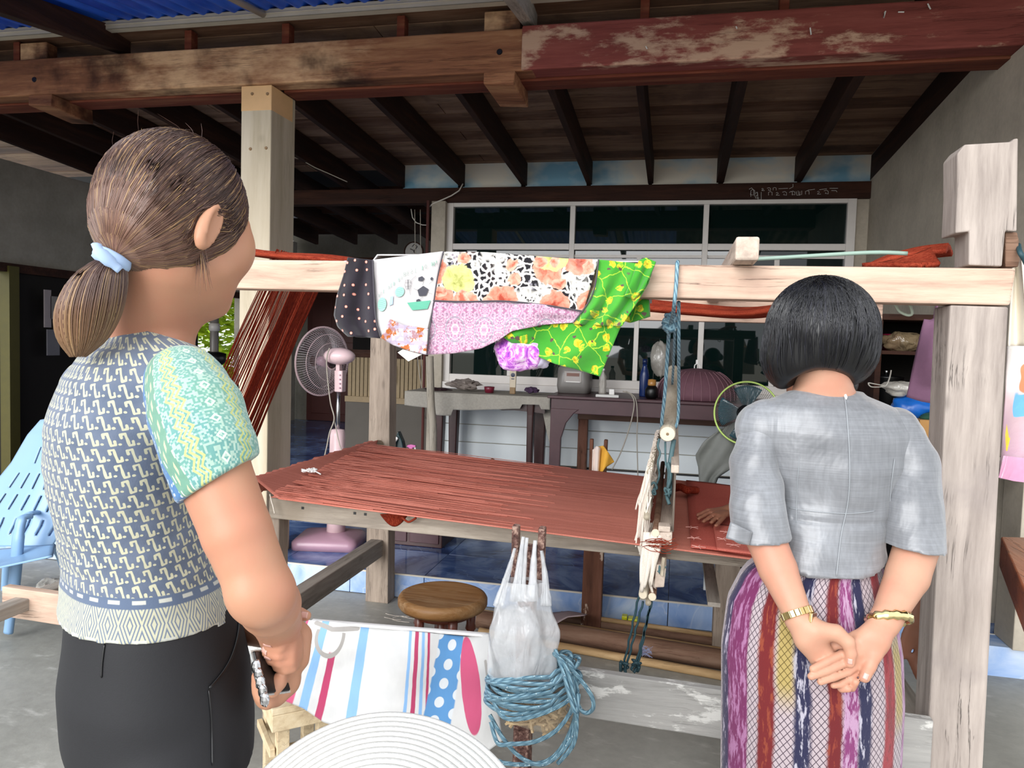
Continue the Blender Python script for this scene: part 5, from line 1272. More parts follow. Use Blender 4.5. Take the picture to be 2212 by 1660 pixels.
# second fan, lime rimmed, behind the right woman
cg2 = P(1612, 893, Y=4.3); lf = thing('lime_rimmed_fan', (cg2.x+0.05, 4.3, 0.135), 'fan with a lime green cage rim half hidden behind the grey blouse', 'fan')
ax2 = V((-0.25, -0.95, 0.1)).normalized(); u2 = ax2.cross(V((0, 0, 1))).normalized(); w2_ = u2.cross(ax2)
def cp2(r_, a, d): return cg2+ax2*d+(u2*math.cos(a)+w2_*math.sin(a))*r_
MB().tube([cp2(0.175, 2*math.pi*i/56, 0) for i in range(56)], 0.0055, 8, closed=True).build('rim', M_plain('lime green plastic', '#b3cf6a', 0.35), lf, smooth=True)
wi = MB()
for k in range(90):
    a = 2*math.pi*k/90; wi.tube([cp2(0.175*(0.25+0.75*i/6), a+0.35*(1-i/6), 0.05*math.cos(i/6*math.pi/2)) for i in range(7)], 0.0010, 3, cap=False)
wi.build('cage_wire', M_plain('dark grey wire', '#4a4a4a', 0.5), lf, kind='stuff', normals=False)
MB().lathe(cg2+ax2*0.04, [(0, 0), (0.045, 0), (0.04, 0.012), (0, 0.014)], 20, tuple(ax2)).build('hub', MT['black'], lf, smooth=True)
for k in range(4):
    def bf(u, v, k=k):
        r_ = lerp(0.03, 0.155, u); a = 2*math.pi*k/4+(v-.5)*1.1; return cp2(r_, a, 0.0+(v-.5)*.04)
    MB().grid(bf, 8, 8).build('blade', M_film('dark teal blade', '#2f5560', 0.75, 0.2), lf, smooth=True, solid=0.002)
MB().tube([(cg2.x+0.05, 4.38, 0.17), (cg2.x+0.03, 4.36, cg2.z)], 0.016, 10).build('pole', MT['black'], lf, smooth=True)
MB().lathe((cg2.x+0.05, 4.38, 0.135), [(0.16, 0), (0.16, 0.02), (0.03, 0.05)], 28).build('base', MT['black'], lf, smooth=True)
# grey sheet bag in front of the white boards
g, _f = sheet_lr([(1560, 925), (1520, 955), (1502, 985), (1508, 1010), (1512, 1060), (1514, 1120)], [(1640, 890), (1640, 960), (1600, 1000), (1552, 1030), (1540, 1060), (1545, 1120)], lambda u, v: 4.35+0.04*nz(u*3, v*3), 14, 24)
g.build('grey_dust_sheet', M_plain('dusty grey plastic', '#6f716c', 0.6, 0.25, 14), smooth=True, solid=0.006, label='dusty grey plastic sheet hanging left of the grey blouse', cat='sheet')

# ------------------------------------------------------------------ tables at the rear wall
Ty = 5.75
t1 = thing('covered_table', (-1.5, 6.0, 0.135), 'dark carved table under a grey lace cloth below the window', 'table')
tz = 0.995
MB().box((-2.12, 5.76, tz-0.03), (-0.97, 6.26, tz)).build('top', MT['lacq'], t1, bevel=0.004)
def leg_s(px0, px1, y, mat, par, z1=None, bulge=0.0):
    xa, xb = P(px0, 950, Y=y).x, P(px1, 950, Y=y).x
    prof = [(0.135, 1.0), (0.25, 0.92), (0.45, 0.95), (0.7, 1.06), (0.85, 1.1), (z1 or tz-0.03, 1.25)]
    rings = [rrect((xa+xb)/2, y+0.04, (xb-xa)/2*k, 0.04*k, z, 0.012, 3) for z, k in prof]
    return stack(rings).build('leg', mat, par, smooth=False, bevel=0.003)
leg_s(933, 955, 5.78, MT['lacq'], t1); leg_s(968, 986, 6.2, MT['lacq'], t1); leg_s(1137, 1150, 5.78, MT['lacq'], t1); leg_s(1153, 1176, 6.1, MT['lacq'], t1)
ap = []
for x, dz in np.array([(-1.95, .06), (-1.8, .05), (-1.7, .075), (-1.55, .06), (-1.45, .07), (-1.35, .09), (-1.25, .085), (-1.12, .09), (-1.0, .10)]): ap.append((x, 5.80, tz-0.03-dz))
MB().prism([(-1.95, 5.80, tz-0.031)]+ap+[(-1.0, 5.80, tz-0.031)], (0, 0.02, 0)).build('carved_apron', MT['lacq'], t1)
def clf(u, v):
    x = lerp(-2.16, -0.95, u)
    if v < 0.5: return (x, lerp(6.27, 5.745, v*2), tz+0.004+0.004*nz(u*9, v*9))
    dz = (v-0.5)*2*(0.115+0.02*math.sin(u*5)+(0.05 if 0.22 < u < 0.34 else 0.0)-(0.035 if 0.8 < u < 0.93 else 0)); return (x, 5.74-0.008*math.sin(u*30)*(v-0.5)*2, tz+0.004-dz)
tc_ = MB().grid(clf, 70, 24).build('tablecloth', MT['cloth_g'], None, smooth=True, solid=0.004)
tag(tc_, 'grey lace cloth draped over the left rear table', 'tablecloth')
g, _f = sheet_tb([(1168, 868), (1195, 862)], [(1180, 930), (1194, 985)], lambda u, v: 5.9, 6, 12)
g.build('hanging_cloth', MT['cloth_g'], smooth=True, solid=0.004, label='strip of grey cloth hanging between the two rear tables', cat='cloth')
t2 = thing('lacquered_table', (-0.1, 5.9, 0.135), 'long dark purple brown table with shaped legs below the window', 'table')
tz2 = 1.03
MB().box((-0.945, 5.57, tz2-0.022), (1.0, 6.28, tz2)).build('top', MT['lacq2'], t2, bevel=0.004)
MB().box((-0.92, 5.60, tz2-0.135), (0.98, 5.63, tz2-0.0225)).build('apron', MT['lacq2'], t2, bevel=0.004)
MB().prism([(-0.92, 5.595, tz2-0.10), (-0.92, 5.595, 0.15), (-0.84, 5.595, 0.15), (-0.835, 5.595, 0.70), (-0.80, 5.595, 0.82), (-0.74, 5.595, 0.90), (-0.70, 5.595, tz2-0.10)], (0, 0.05, 0)).build('leg', MT['lacq2'], t2, bevel=0.004)
MB().prism([(0.98, 5.595, tz2-0.10), (0.98, 5.595, 0.15), (0.90, 5.595, 0.15), (0.895, 5.595, 0.70), (0.86, 5.595, 0.82), (0.76, 5.595, tz2-0.10)], (0, 0.05, 0)).build('leg', MT['lacq2'], t2, bevel=0.004)
MB().box((-0.78, 6.20, 0.14), (-0.70, 6.26, tz2-0.02)).build('leg', MT['brownleg'], t2, bevel=0.004)
MB().box((-0.78, 6.15, 0.80), (0.95, 6.18, tz2-0.0225)).build('rear_board', M_plain('brown table board', '#5c3a26', 0.6, 0.3, 6), t2, bevel=0.004)
MB().box((0.9, 6.2, 0.14), (0.97, 6.26, tz2-0.02)).build('leg', MT['brownleg'], t2)
# things on the tables
def on(px, py, z, y=None): return P(px, py, Z=z)
c = P(1503, 862, Y=5.92); dm = thing('food_cover', (c.x, 5.92, tz2), 'dusty mauve mesh dome food cover on the long rear table', 'cover')
Rd = (P(1590, 862, Y=5.92).x-P(1416, 862, Y=5.92).x)/2; Hd = P(1503, 797, Y=5.92).z-tz2
MB().lathe((c.x, 5.92, tz2+0.003), [(Rd, 0), (Rd*0.985, Hd*0.25), (Rd*0.90, Hd*0.52), (Rd*0.72, Hd*0.76), (Rd*0.45, Hd*0.93), (Rd*0.12, Hd*1.0)], 48).build('dome', MT['dome'], dm, smooth=True)
for k in range(30):
    a = 2*math.pi*k/30; MB().tube(sp([(c.x+math.cos(a)*q*Rd*1.01, 5.92+math.sin(a)*q*Rd*1.01, tz2+0.004+h*Hd) for q, h in ((1.0, 0), (.985, .25), (.90, .525), (.72, .765), (.55, .9))], 3), 0.0022, 4).build('rib', M_plain('pale mauve rib', '#9a737c', 0.7), dm, normals=False)
MB().tube(sp([(c.x-0.02, 5.92, tz2+Hd), (c.x-0.018, 5.92, tz2+Hd+0.028), (c.x+0.0, 5.92, tz2+Hd+0.038), (c.x+0.02, 5.92, tz2+Hd+0.026), (c.x+0.022, 5.92, tz2+Hd)], 4), 0.005, 6).build('handle', MT['whitep'], dm, smooth=True)
MB().box((c.x-0.012, 5.912, tz2+Hd+0.036), (c.x+0.006, 5.926, tz2+Hd+0.07)).build('tag', MT['whitep'], dm, bevel=0.002)
c = P(1242, 822, Y=6.0); rk = thing('rice_cooker', (c.x, 6.0, tz2), 'grey rice cooker with a small display on the long rear table', 'cooker')
stack([rrect(c.x, 6.0, 0.125, 0.12, tz2+0.002, 0.05), rrect(c.x, 6.0, 0.135, 0.13, tz2+0.06, 0.05), rrect(c.x, 6.0, 0.13, 0.125, tz2+0.2, 0.06), rrect(c.x, 6.0, 0.10, 0.10, tz2+0.24, 0.06)]).build('body', M_plain('grey silver plastic', '#77736f', 0.35), rk, smooth=True)
MB().box((c.x-0.07, 5.868, tz2+0.09), (c.x+0.07, 5.875, tz2+0.18)).build('control_panel', M_plain('pale panel', '#a49d98', 0.3), rk, bevel=0.003)
MB().box((c.x-0.05, 5.864, tz2+0.14), (c.x+0.05, 5.869, tz2+0.165)).build('button_row', M_plain('brown buttons', '#7c5548', 0.5), rk)
MB().box((c.x-0.055, 5.864, tz2+0.092), (c.x+0.058, 5.869, tz2+0.098)).build('light_strip', MT['whitep'], rk)
c = P(1391, 842, Y=5.9); bo = thing('blue_bottle', (c.x, 5.9, tz2), 'dark blue metal bottle on the long rear table', 'bottle')
hb_ = P(1391, 776, Y=5.9).z-tz2
MB().lathe((c.x, 5.9, tz2+0.001), [(0.034, 0), (0.037, 0.01), (0.037, hb_*0.55), (0.030, hb_*0.68), (0.018, hb_*0.80), (0.018, hb_*0.86)], 24).build('body', M_plain('deep blue metal', '#1a2f63', 0.25), bo, smooth=True)
MB().lathe((c.x, 5.9, tz2+0.001), [(0.020, hb_*0.86), (0.020, hb_), (0.0, hb_)], 20).build('cap', M_plain('deep blue cap', '#16264f', 0.3), bo, smooth=True)
c = P(1408, 842, Y=5.72); ja = thing('amber_jar', (c.x, 5.70, tz2), 'small dark jar with an amber lid beside the blue bottle', 'jar')
MB().lathe((c.x, 5.70, tz2+0.001), [(0.035, 0), (0.05, 0.02), (0.05, 0.07), (0.03, 0.10)], 20).build('body', MT['black'], ja, smooth=True)
MB().lathe((c.x, 5.70, tz2+0.10), [(0.03, 0), (0.032, 0.01), (0.03, 0.045), (0, 0.05)], 20).build('lid', M_plain('amber plastic', '#b98646', 0.3), ja, smooth=True)
blob(P(1425, 775, Y=6.05), 0.07, 0.06, 0.14, 16, 0.12, 7).build('clear_bag', MT['film2'], smooth=True, label='crumpled clear plastic bag standing behind the blue bottle', cat='bag')
c = P(1302, 822, Y=5.95); wb2 = thing('water_bottle', (c.x, 5.95, tz2), 'clear plastic water bottle beside the rice cooker', 'bottle')
MB().lathe((c.x, 5.95, tz2+0.001), [(0.03, 0), (0.032, 0.02), (0.029, 0.05), (0.032, 0.08), (0.029, 0.11), (0.031, 0.14), (0.013, 0.175), (0.013, 0.19)], 20).build('body', MT['film2'], wb2, smooth=True)
MB().lathe((c.x, 5.95, tz2+0.19), [(0.015, 0), (0.015, 0.018), (0, 0.018)], 14).build('cap', MT['whitep'], wb2, smooth=True)
c = on(1328, 848, tz2); ps = thing('power_strip', (c.x, c.y, tz2), 'white power strip with a plug at the front edge of the long rear table', 'power strip')
MB().box((c.x-0.09, 5.60, tz2+0.001), (c.x+0.085, 5.65, tz2+0.022)).build('strip', MT['white'], ps, bevel=0.004)
MB().box((c.x+0.01, 5.61, tz2+0.0225), (c.x+0.05, 5.645, tz2+0.065)).build('plug', MT['whitep'], ps, bevel=0.004)
MB().tube(sp([P(a, b_, Y=5.56) for a, b_ in ((1345, 846), (1362, 852), (1370, 870), (1366, 900), (1355, 940), (1340, 980), (1322, 1015))], 6), 0.0055, 6).build('cable', MT['cable'], ps, smooth=True)
MB().tube(sp([P(a, b_, Y=5.55) for a, b_ in ((1352, 846), (1372, 860), (1377, 900), (1376, 950), (1378, 1030))], 6), 0.0045, 6).build('cable', MT['cable'], ps, smooth=True)
def crump(px, py, rx_, ry_, rz_, y, mat, nm, lab, cat, sd):
    c = P(px, py, Y=y); blob(c, rx_, ry_, rz_, 12, 0.3, sd).build(nm, mat, smooth=False, label=lab, cat=cat)
crump(1002, 831, 0.12, 0.08, 0.045, 5.95, M_plain('grey brown paper bag', '#8a7f78', 0.8), 'paper_bag', 'crumpled grey brown bag on the cloth of the left rear table', 'bag', 11)
crump(945, 841, 0.10, 0.06, 0.012, 5.95, M_plain('dark maroon cloth', '#3a1f26', 0.8), 'folded_cloth', 'dark maroon folded cloth at the left end of the left rear table', 'cloth', 12)
crump(1149, 843, 0.055, 0.05, 0.024, 5.95, M_plain('purple cloth', '#4c3552', 0.9), 'purple_cloth', 'small purple cloth lump on the left rear table', 'cloth', 13)
c = P(1057, 842, Y=5.95); MB().lathe((c.x, 5.95, tz+0.006), [(0.035, 0), (0.045, 0.05), (0.042, 0.052), (0.0, 0.045)], 20).build('red_cup', M_plain('dark red plastic', '#7a1f35', 0.3), smooth=True, label='small dark red cup on the left rear table', cat='cup')
c = P(1107, 845, Y=5.95); tb = thing('cream_tube', (c.x, 5.95, tz), 'tan and white squeeze tube standing on the left rear table', 'tube')
hz = P(1107, 800, Y=5.95).z-tz
MB().prism([(c.x-0.024, 5.95, tz+0.006), (c.x+0.024, 5.95, tz+0.006), (c.x+0.028, 5.95, tz+hz), (c.x-0.028, 5.95, tz+hz)], (0, 0.02, 0)).build('body', M_plain('pearly cream tube', '#cbbba2', 0.3), tb, bevel=0.004)
MB().box((c.x-0.023, 5.945, tz+0.006), (c.x+0.023, 5.972, tz+0.06)).build('lower_print', M_plain('brown gold print', '#8a6a3e', 0.4), tb, bevel=0.003)
MB().lathe((c.x, 5.948, tz+hz-0.04), [(0, 0), (0.018, 0), (0, 0.001)], 16, (0, -1, 0)).build('logo_oval', M_plain('navy print', '#1f2848', 0.4), tb)
MB().box((c.x-0.012, 5.946, tz+hz-0.075), (c.x+0.012, 5.949, tz+hz-0.068)).build('print_line', M_plain('navy print', '#1f2848', 0.4), tb)
# white trunk-like stick left of the tables
c0_, c1_ = P(935, 1015, Y=5.4), P(928, 770, Y=5.4)
MB().tube(spl([V((c0_.x, 5.4, 0.14)), c0_.lerp(c1_, .3)+V((.01, 0, 0)), c0_.lerp(c1_, .6), c1_], 6), 0.030, 10).build('peeled_branch', M_wood('peeled pale branch', ('#8f8576', '#b5ab9b', '#c9c0b2'), 'Z', 1, cracks=.4), smooth=True, label='pale peeled tree branch standing upright left of the covered table', cat='branch')
MB().tube(sp([P(a, b_, Y=6.32) for a, b_ in ((896, 453), (898, 600), (902, 765), (905, 800), (911, 840), (916, 880), (920, 905))], 5), 0.004, 5).build('string', MT['cable'], smooth=True, label='pale string hanging beside the peeled branch', cat='string')
MB().tube(sp([P(a, b_, Y=6.32) for a, b_ in ((908, 453), (909, 600), (910, 765), (912, 800), (913, 850))], 5), 0.004, 5).build('string', MT['cable'], smooth=True, label='shorter pale string just right of the longer one', cat='string')
MB().tube(sp([P(a, b_, Y=7.352) for a, b_ in ((852, 790), (853, 810), (850, 832))], 3), [0.005, 0.006, 0.007, 0.006, 0.008, 0.009, 0.008], 6).build('red_tassel', M_plain('dark red tassel', '#6d2026', 0.8), smooth=True, label='dark red tassel hanging right of the rear left loom post', cat='tassel')
# sticks and wads under the tables
crump(1060, 1004, 0.07, 0.05, 0.04, 5.7, M_plain('brown printed packet', '#6f5f4a', 0.6, 0.5, 40), 'crumpled_packet', 'crumpled brown packet seen just above the warp under the left rear table', 'packet', 15)
# iron and spray bottle behind the warp, standing on the stacked board
c = P(862, 990, Y=4.4); zt_ = P(862, 930, Y=4.4).z
bd = thing('low_cupboard', (c.x+0.1, 4.5, 0.135), 'low dark cupboard behind the warp carrying the iron', 'cupboard')
MB().box((c.x-0.12, 4.33, 0.135), (c.x+0.32, 4.65, c.z-0.03)).build('body', MT['lacq'], bd, bevel=0.004)
MB().box((c.x-0.10, 4.322, 0.16), (c.x+0.09, 4.332, c.z-0.05)).build('door', MT['lacq2'], bd, bevel=0.003)
MB().box((c.x+0.11, 4.322, 0.16), (c.x+0.30, 4.332, c.z-0.05)).build('door', MT['lacq2'], bd, bevel=0.003)
ir = thing('clothes_iron', (c.x, 4.4, c.z-0.03), 'dark green and white iron standing on its heel behind the warp', 'iron')
z0_ = c.z-0.028
q = [(c.x-0.045, z0_), (c.x+0.045, z0_), (c.x+0.042, z0_+0.07), (c.x+0.025, z0_+0.14), (c.x-0.005, z0_+0.20), (c.x-0.03, z0_+0.13), (c.x-0.044, z0_+0.07)]
MB().prism([(a, 4.38, b_) for a, b_ in q], (0, 0.05, 0)).build('body', M_plain('dark green plastic', '#0e2a2e', 0.25), ir, bevel=0.006)
MB().prism([(a-0.004, 4.43, b_) for a, b_ in q], (0, 0.008, 0)).build('sole_plate', MT['steel'], ir, bevel=0.002)
MB().tube(sp([(c.x-0.03, 4.37, z0_+0.01), (c.x-0.034, 4.345, z0_+0.06), (c.x-0.024, 4.35, z0_+0.12), (c.x-0.006, 4.375, z0_+0.16)], 5), 0.011, 8).build('handle', MT['whitep'], ir, smooth=True)
c = P(888, 985, Y=4.4); sy = thing('spray_bottle', (c.x, 4.4, z0_), 'small white spray bottle with a pink trigger beside the iron', 'bottle')
MB().lathe((c.x, 4.4, z0_), [(0.03, 0), (0.028, 0.015), (0.010, 0.055), (0.010, 0.06)], 20).build('body', MT['whitep'], sy, smooth=True)
zc = P(888, 966, Y=4.4).z
MB().prism([(c.x-0.03, 4.392, zc+0.002), (c.x-0.012, 4.392, zc-0.006), (c.x-0.008, 4.392, zc-0.02), (c.x+0.008, 4.392, zc-0.02), (c.x+0.01, 4.392, zc-0.004), (c.x+0.03, 4.392, zc+0.002), (c.x+0.03, 4.392, zc+0.012), (c.x+0.0, 4.392, zc+0.016), (c.x-0.02, 4.392, zc+0.012)], (0, 0.016, 0)).build('trigger_head', M_plain('magenta plastic', '#c45aa0', 0.3), sy, bevel=0.002)
MB().tube([(c.x+0.024, 4.40, zc+0.0), (c.x+0.028, 4.40, zc-0.022)], 0.004, 6).build('trigger', MT['whitep'], sy)
# yellow cloth and yarn on the rear fork
c = P(1296, 990, Y=3.68); yc = thing('yellow_cloth', (c.x, 3.68, c.z-0.08), 'yellow and cream cloths draped on the rear fork rest', 'cloth')
g, _f = sheet_tb([(1291, 966), (1303, 963), (1312, 976)], [(1296, 1028), (1308, 1010), (1327, 998)], lambda u, v: 3.665+0.02*math.sin(u*5+v*3), 12, 14); g.build('yellow_piece', M_plain('mustard yellow cloth', '#dfa63a', 0.85, 0.2), yc, smooth=True, solid=0.005)
g, _f = sheet_tb([(1281, 972), (1289, 964), (1297, 968)], [(1279, 1030), (1286, 1032), (1293, 1030)], lambda u, v: 3.66+0.01*math.sin(u*7), 10, 12); g.build('cream_piece', M_plain('pinkish cream cloth', '#e3d2c8', 0.85), yc, smooth=True, solid=0.005)
MB().lathe((c.x+0.012, 3.71, c.z-0.10), [(0.014, 0), (0.02, 0.02), (0.02, 0.08), (0.014, 0.10)], 14).build('thread_spool', M_plain('brown thread', '#7b5842', 0.8, 0.3, 90), yc, smooth=True)

# ------------------------------------------------------------------ blue plastic chair
CY = 2.95
ch_ = thing('plastic_chair', (-3.0, CY, 0), 'light blue slatted plastic armchair behind the left woman', 'chair')
Lc = [(88, 908), (60, 940), (25, 1000), (-20, 1055), (-62, 1110), (-90, 1180)]; Rc = [(165, 905), (172, 960), (170, 1020), (160, 1080), (140, 1140), (112, 1182)]
bk = MB(); nu_, nv_ = 44, 64
def bkf(u, v):
    t = curve_at(Lc, v); q = curve_at(Rc, v); p = t*(1-u)+q*u
    return P(p[0], p[1]-4*math.sin(math.pi*u)*(v < 0.05), Y=CY+0.14-0.22*v+0.05*(2*u-1)**2)
for j in range(nv_+1):
    for i in range(nu_+1): bk.v.append(tuple(bkf(i/nu_, j/nv_)))
for j in range(nv_):
    for i in range(nu_):
        u, v = (i+.5)/nu_, (j+.5)/nv_; hole = False
        for row, v0 in enumerate((0.22, 0.42, 0.60, 0.78)):
            if v0 < v < v0+0.125 and (i % 6) in (3,) and 0.12+0.04*(3-row) < u < 0.93: hole = True
        if not hole:
            a = j*(nu_+1)+i; bk.f.append((a, a+1, a+nu_+2, a+nu_+1)); bk.m.append(0)
bk.build('backrest', MT['chair'], ch_, smooth=True, solid=0.006)
def stf(u, v):
    t = P(lerp(-95, 118, u), lerp(1195, 1178, u), Y=CY-0.08); q = P(lerp(-160, 112, u), lerp(1262, 1180+22, u), Y=CY-0.42)
    p = t.lerp(q, v); return p+V((0, 0, -0.02*math.sin(math.pi*v)))
MB().grid(stf, 20, 20).build('seat', MT['chair'], ch_, smooth=True, solid=0.008)
MB().tube(sp([P(62, 1112, Y=2.86), P(85, 1107, Y=2.95), P(130, 1108, Y=3.05), P(160, 1112, Y=3.12)], 6), 0.022, 8, flat=0.5).build('armrest', MT['chair'], ch_, smooth=True)
MB().tube(sp([P(66, 1116, Y=2.84), P(48, 1122, Y=2.80), P(40, 1160, Y=2.78), P(34, 1230, Y=2.77), P(24, 1320, Y=2.76), P(18, 1368, Y=2.755)], 6), [0.020]*6+[0.026]*6+[0.03]*6+[0.03]*6+[0.024]*7, 8, flat=0.7).build('leg', MT['chair'], ch_, smooth=True)
MB().tube(sp([P(-60, 1185, Y=2.60), P(-75, 1290, Y=2.55), P(-80, 1440, Y=2.5)], 6), 0.024, 8, flat=0.7).build('leg', MT['chair'], ch_, smooth=True)
MB().tube(sp([P(105, 1175, Y=3.05), P(128, 1200, Y=3.08), P(145, 1260, Y=3.1), P(150, 1300, Y=3.1)], 6), 0.024, 8, flat=0.7).build('leg', MT['chair'], ch_, smooth=True)
MB().tube(sp([P(20, 1190, Y=3.2), P(15, 1240, Y=3.25), P(12, 1310, Y=3.3)], 6), 0.024, 8, flat=0.7).build('leg', MT['chair'], ch_, smooth=True)
MB().tube(sp([P(40, 1195, Y=2.82), P(75, 1190, Y=2.86), P(110, 1182, Y=2.95), P(135, 1215, Y=3.0), P(142, 1250, Y=3.0)], 6), 0.016, 8, flat=0.6).build('skirt_rim', MT['chair'], ch_, smooth=True)
fb = P(118, 1255, Z=0.10); flb = thing('foil_bag', (fb.x, fb.y, 0.0), 'clear plastic bag with a pale roll lying behind the rail by the blue chair', 'bag')
blob((fb.x, fb.y, 0.05), 0.12, 0.07, 0.05, 14, 0.2, 2).build('film', MT['film2'], flb, smooth=True)
MB().tube([(fb.x-0.04, fb.y-0.02, 0.06), (fb.x+0.06, fb.y+0.0, 0.06)], 0.022, 14).build('roll', M_plain('pinkish paper roll', '#cfb9b0', 0.8), flb, smooth=True)

# ------------------------------------------------------------------ right side: bags, shelf
tt = thing('mauve_tote', (P(2000, 800, Y=3.0).x, 3.0, P(2000, 880, Y=3.0).z), 'mauve felt tote bag hanging behind the right loom post', 'bag')
g, _f = sheet_tb([(1996, 690), (2010, 692), (2065, 668)], [(1958, 858), (1990, 868), (2060, 880)], lambda u, v: 3.0-0.03*math.sin(math.pi*u)*math.sin(math.pi*min(1, v*1.2))*2, 18, 24)
g.build('bag_front', MT['mauve'], tt, smooth=True, solid=0.006)
g, _f = sheet_tb([(1996, 690), (2010, 692), (2065, 668)], [(1958, 858), (1990, 868), (2060, 880)], lambda u, v: 3.02+0.05*math.sin(math.pi*u)*math.sin(math.pi*min(1, v*1.2)), 18, 24)
g.build('bag_back', MT['mauve'], tt, smooth=True, solid=0.006)
MB().tube(sp([P(2018, 696, Y=3.0), P(2024, 660, Y=3.0), P(2040, 640, Y=3.0), P(2052, 662, Y=3.0), P(2060, 690, Y=3.0)], 5), 0.014, 6, flat=0.25).build('handle', MT['mauve'], tt, smooth=True)
# sun print bag hung at the right end of the beam
def f_sun():
    b = NB('cloth bag with flower sun print'); x, y, z = b.xyz(b.uv()); v = b.tc()
    c = b.ramp(y, [(0.0, '#efece6'), (0.30, '#e6dcd8'), (0.5, '#c9b0b4'), (0.8, '#b99aa8'), (1.0, '#a8949a')])
    dx = x-0.62; dy = (y-0.21)*1.75; d = b.m('SQRT', dx*dx+dy*dy); an = b.m('ARCTAN2', dy, dx); pet = (an*9.0).sin()*0.02
    c = b.mix(1.0-b.st(d+pet, 0.36, 0.38), c, '#e58a63'); c = b.mix(1.0-b.st(d, 0.23, 0.25), c, '#f0d264')
    bx = x-0.42; by = (y-0.44)*1.9; c = b.mix(1.0-b.st(b.m('SQRT', bx*bx+by*by*1.6)+0.03*(an*14.0).sin(), 0.22, 0.24), c, '#6cb3ea')
    yx = x-0.22; yy = (y-0.74)*2.4; c = b.mix(1.0-b.st(b.m('MAXIMUM', yx.abs(), yy.abs()*0.8), 0.09, 0.10), c, '#e6cf3e')
    return b.out(c, 0.55, b.bump(b.noise(v, 18, 4), 0.4, 0.01), 0, 0.4)
sbg = thing('sun_print_bag', (0.95, 2.2, 1.05), 'white cloth bag with an orange flower sun print at the right frame edge', 'bag')
g, _f = sheet_tb([(2176, 748), (2250, 748), (2330, 752)], [(2166, 960), (2158, 1035), (2330, 1050)], lambda u, v: 2.16-0.03*math.sin(u*6+v*3), 30, 36)
MB_sun = g.build('front_panel', f_sun(), sbg, smooth=True, solid=0.004)
g, _f = sheet_tb([(2176, 745), (2250, 745), (2330, 750)], [(2166, 965), (2158, 1035), (2330, 1045)], lambda u, v: 2.23, 20, 20)
g.build('back_panel', MT['cream'], sbg, smooth=True, solid=0.004)
g, _f = sheet_tb([(2188, 575), (2200, 540), (2212, 560)], [(2178, 752), (2206, 750), (2226, 750)], lambda u, v: 2.16+0.02*math.sin(u*5), 14, 20)
g.build('strap', M_plain('cream strap cloth', '#ece5d6', 0.9), sbg, smooth=True, solid=0.004)
g, _f = sheet_tb([(2204, 540), (2222, 560), (2240, 600)], [(2216, 690), (2240, 750), (2300, 752)], lambda u, v: 2.13, 14, 20)
g.build('strap', M_plain('cream strap cloth', '#ece5d6', 0.9), sbg, smooth=True, solid=0.004)
g, _f = sheet_tb([(2168, 985), (2212, 990), (2300, 995)], [(2157, 1032), (2190, 1040), (2300, 1052)], lambda u, v: 2.12, 18, 10)
g.build('pink_pouch', M_film('pink plastic pouch', '#cf93b4', 0.85), sbg, smooth=True)
rope_b = MB(); rope(rope_b, sp([P(2200, 530, Y=2.06), P(2203, 545, Y=2.0), P(2212, 560, Y=2.0), P(2226, 590, Y=2.02)], 6), 0.006); rope_b.build('hook_cord', MT['cordd'], sbg, smooth=True)
# bench corner at far right
c = P(2162, 1160, Y=2.2)
wbk = thing('brown_bench', (c.x+0.3, 2.5, 0), 'varnished red brown bench corner at the right frame edge', 'bench')
p0 = P(2162, 1160, Y=2.45); p1 = P(2240, 1205, Y=1.75)
d_ = (p1-p0); d_.z = 0; n_ = V((0.45, 0.12, 0)); zt = p0.z
MB().hexa([V((p0.x, p0.y, zt-0.09)), V((p0.x+d_.x, p0.y+d_.y, zt-0.09)), V((p0.x+d_.x, p0.y+d_.y, zt-0.09))+n_, V((p0.x, p0.y, zt-0.09))+n_, V((p0.x, p0.y, zt)), V((p0.x+d_.x, p0.y+d_.y, zt)), V((p0.x+d_.x, p0.y+d_.y, zt))+n_, V((p0.x, p0.y, zt))+n_]).build('top', M_wood('varnished red brown wood', ('#5a2a17', '#8a4a2b', '#b06b43'), 'Y', 0.6, rough=0.3), wbk, bevel=0.004)
for k in (0.12, 0.88):
    q = p0+d_*k+n_*0.6; MB().box((q.x-0.03, q.y-0.03, 0), (q.x+0.03, q.y+0.03, zt-0.09)).build('leg', MT['stoolleg'], wbk)
# dark rack with household goods behind the right woman
SY = 4.3
rk2 = thing('goods_rack', (1.25, 4.5, 0.135), 'dark wooden rack crowded with bags and pots by the right wall', 'rack')
xa = 1.02
MB().box((xa, 4.75, 0.135), (1.43, 4.80, 1.62)).build('back_panel', MT['void'], rk2)
for x in (xa, 1.40): MB().box((x, 4.2, 0.135), (x+0.03, 4.75, 1.62)).build('side', MT['dark'], rk2, bevel=0.003)
for z in (0.45, 0.93-0.02, 1.44): MB().box((xa+0.03, 4.2, z-0.02), (1.40, 4.75, z)).build('shelf', MT['dark'], rk2, bevel=0.002)
MB().box((xa-0.02, 4.18, 1.60), (1.43, 4.8, 1.63)).build('top', MT['dark'], rk2)
zsh = 0.91
def onr(px, z, y=4.4): return V((P(px, 800, Y=y).x, y, z))
c = onr(1921, 1.32); MB().lathe((max(c.x, 1.1), c.y, 1.441), [(0.045, 0), (0.055, 0.07), (0.052, 0.09), (0, 0.085)], 20).build('red_pot', M_plain('crimson plastic', '#8c1b3c', 0.35), smooth=True, label='crimson plastic pot on the upper shelf of the dark rack', cat='pot')
blob((1.17, 4.30, 1.49), 0.10, 0.08, 0.05, 14, 0.2, 21).build('brown_bag', M_film('cloudy brown plastic', '#8d7a5e', 0.8), smooth=True, label='cloudy plastic bag of brown goods on the upper shelf', cat='bag')
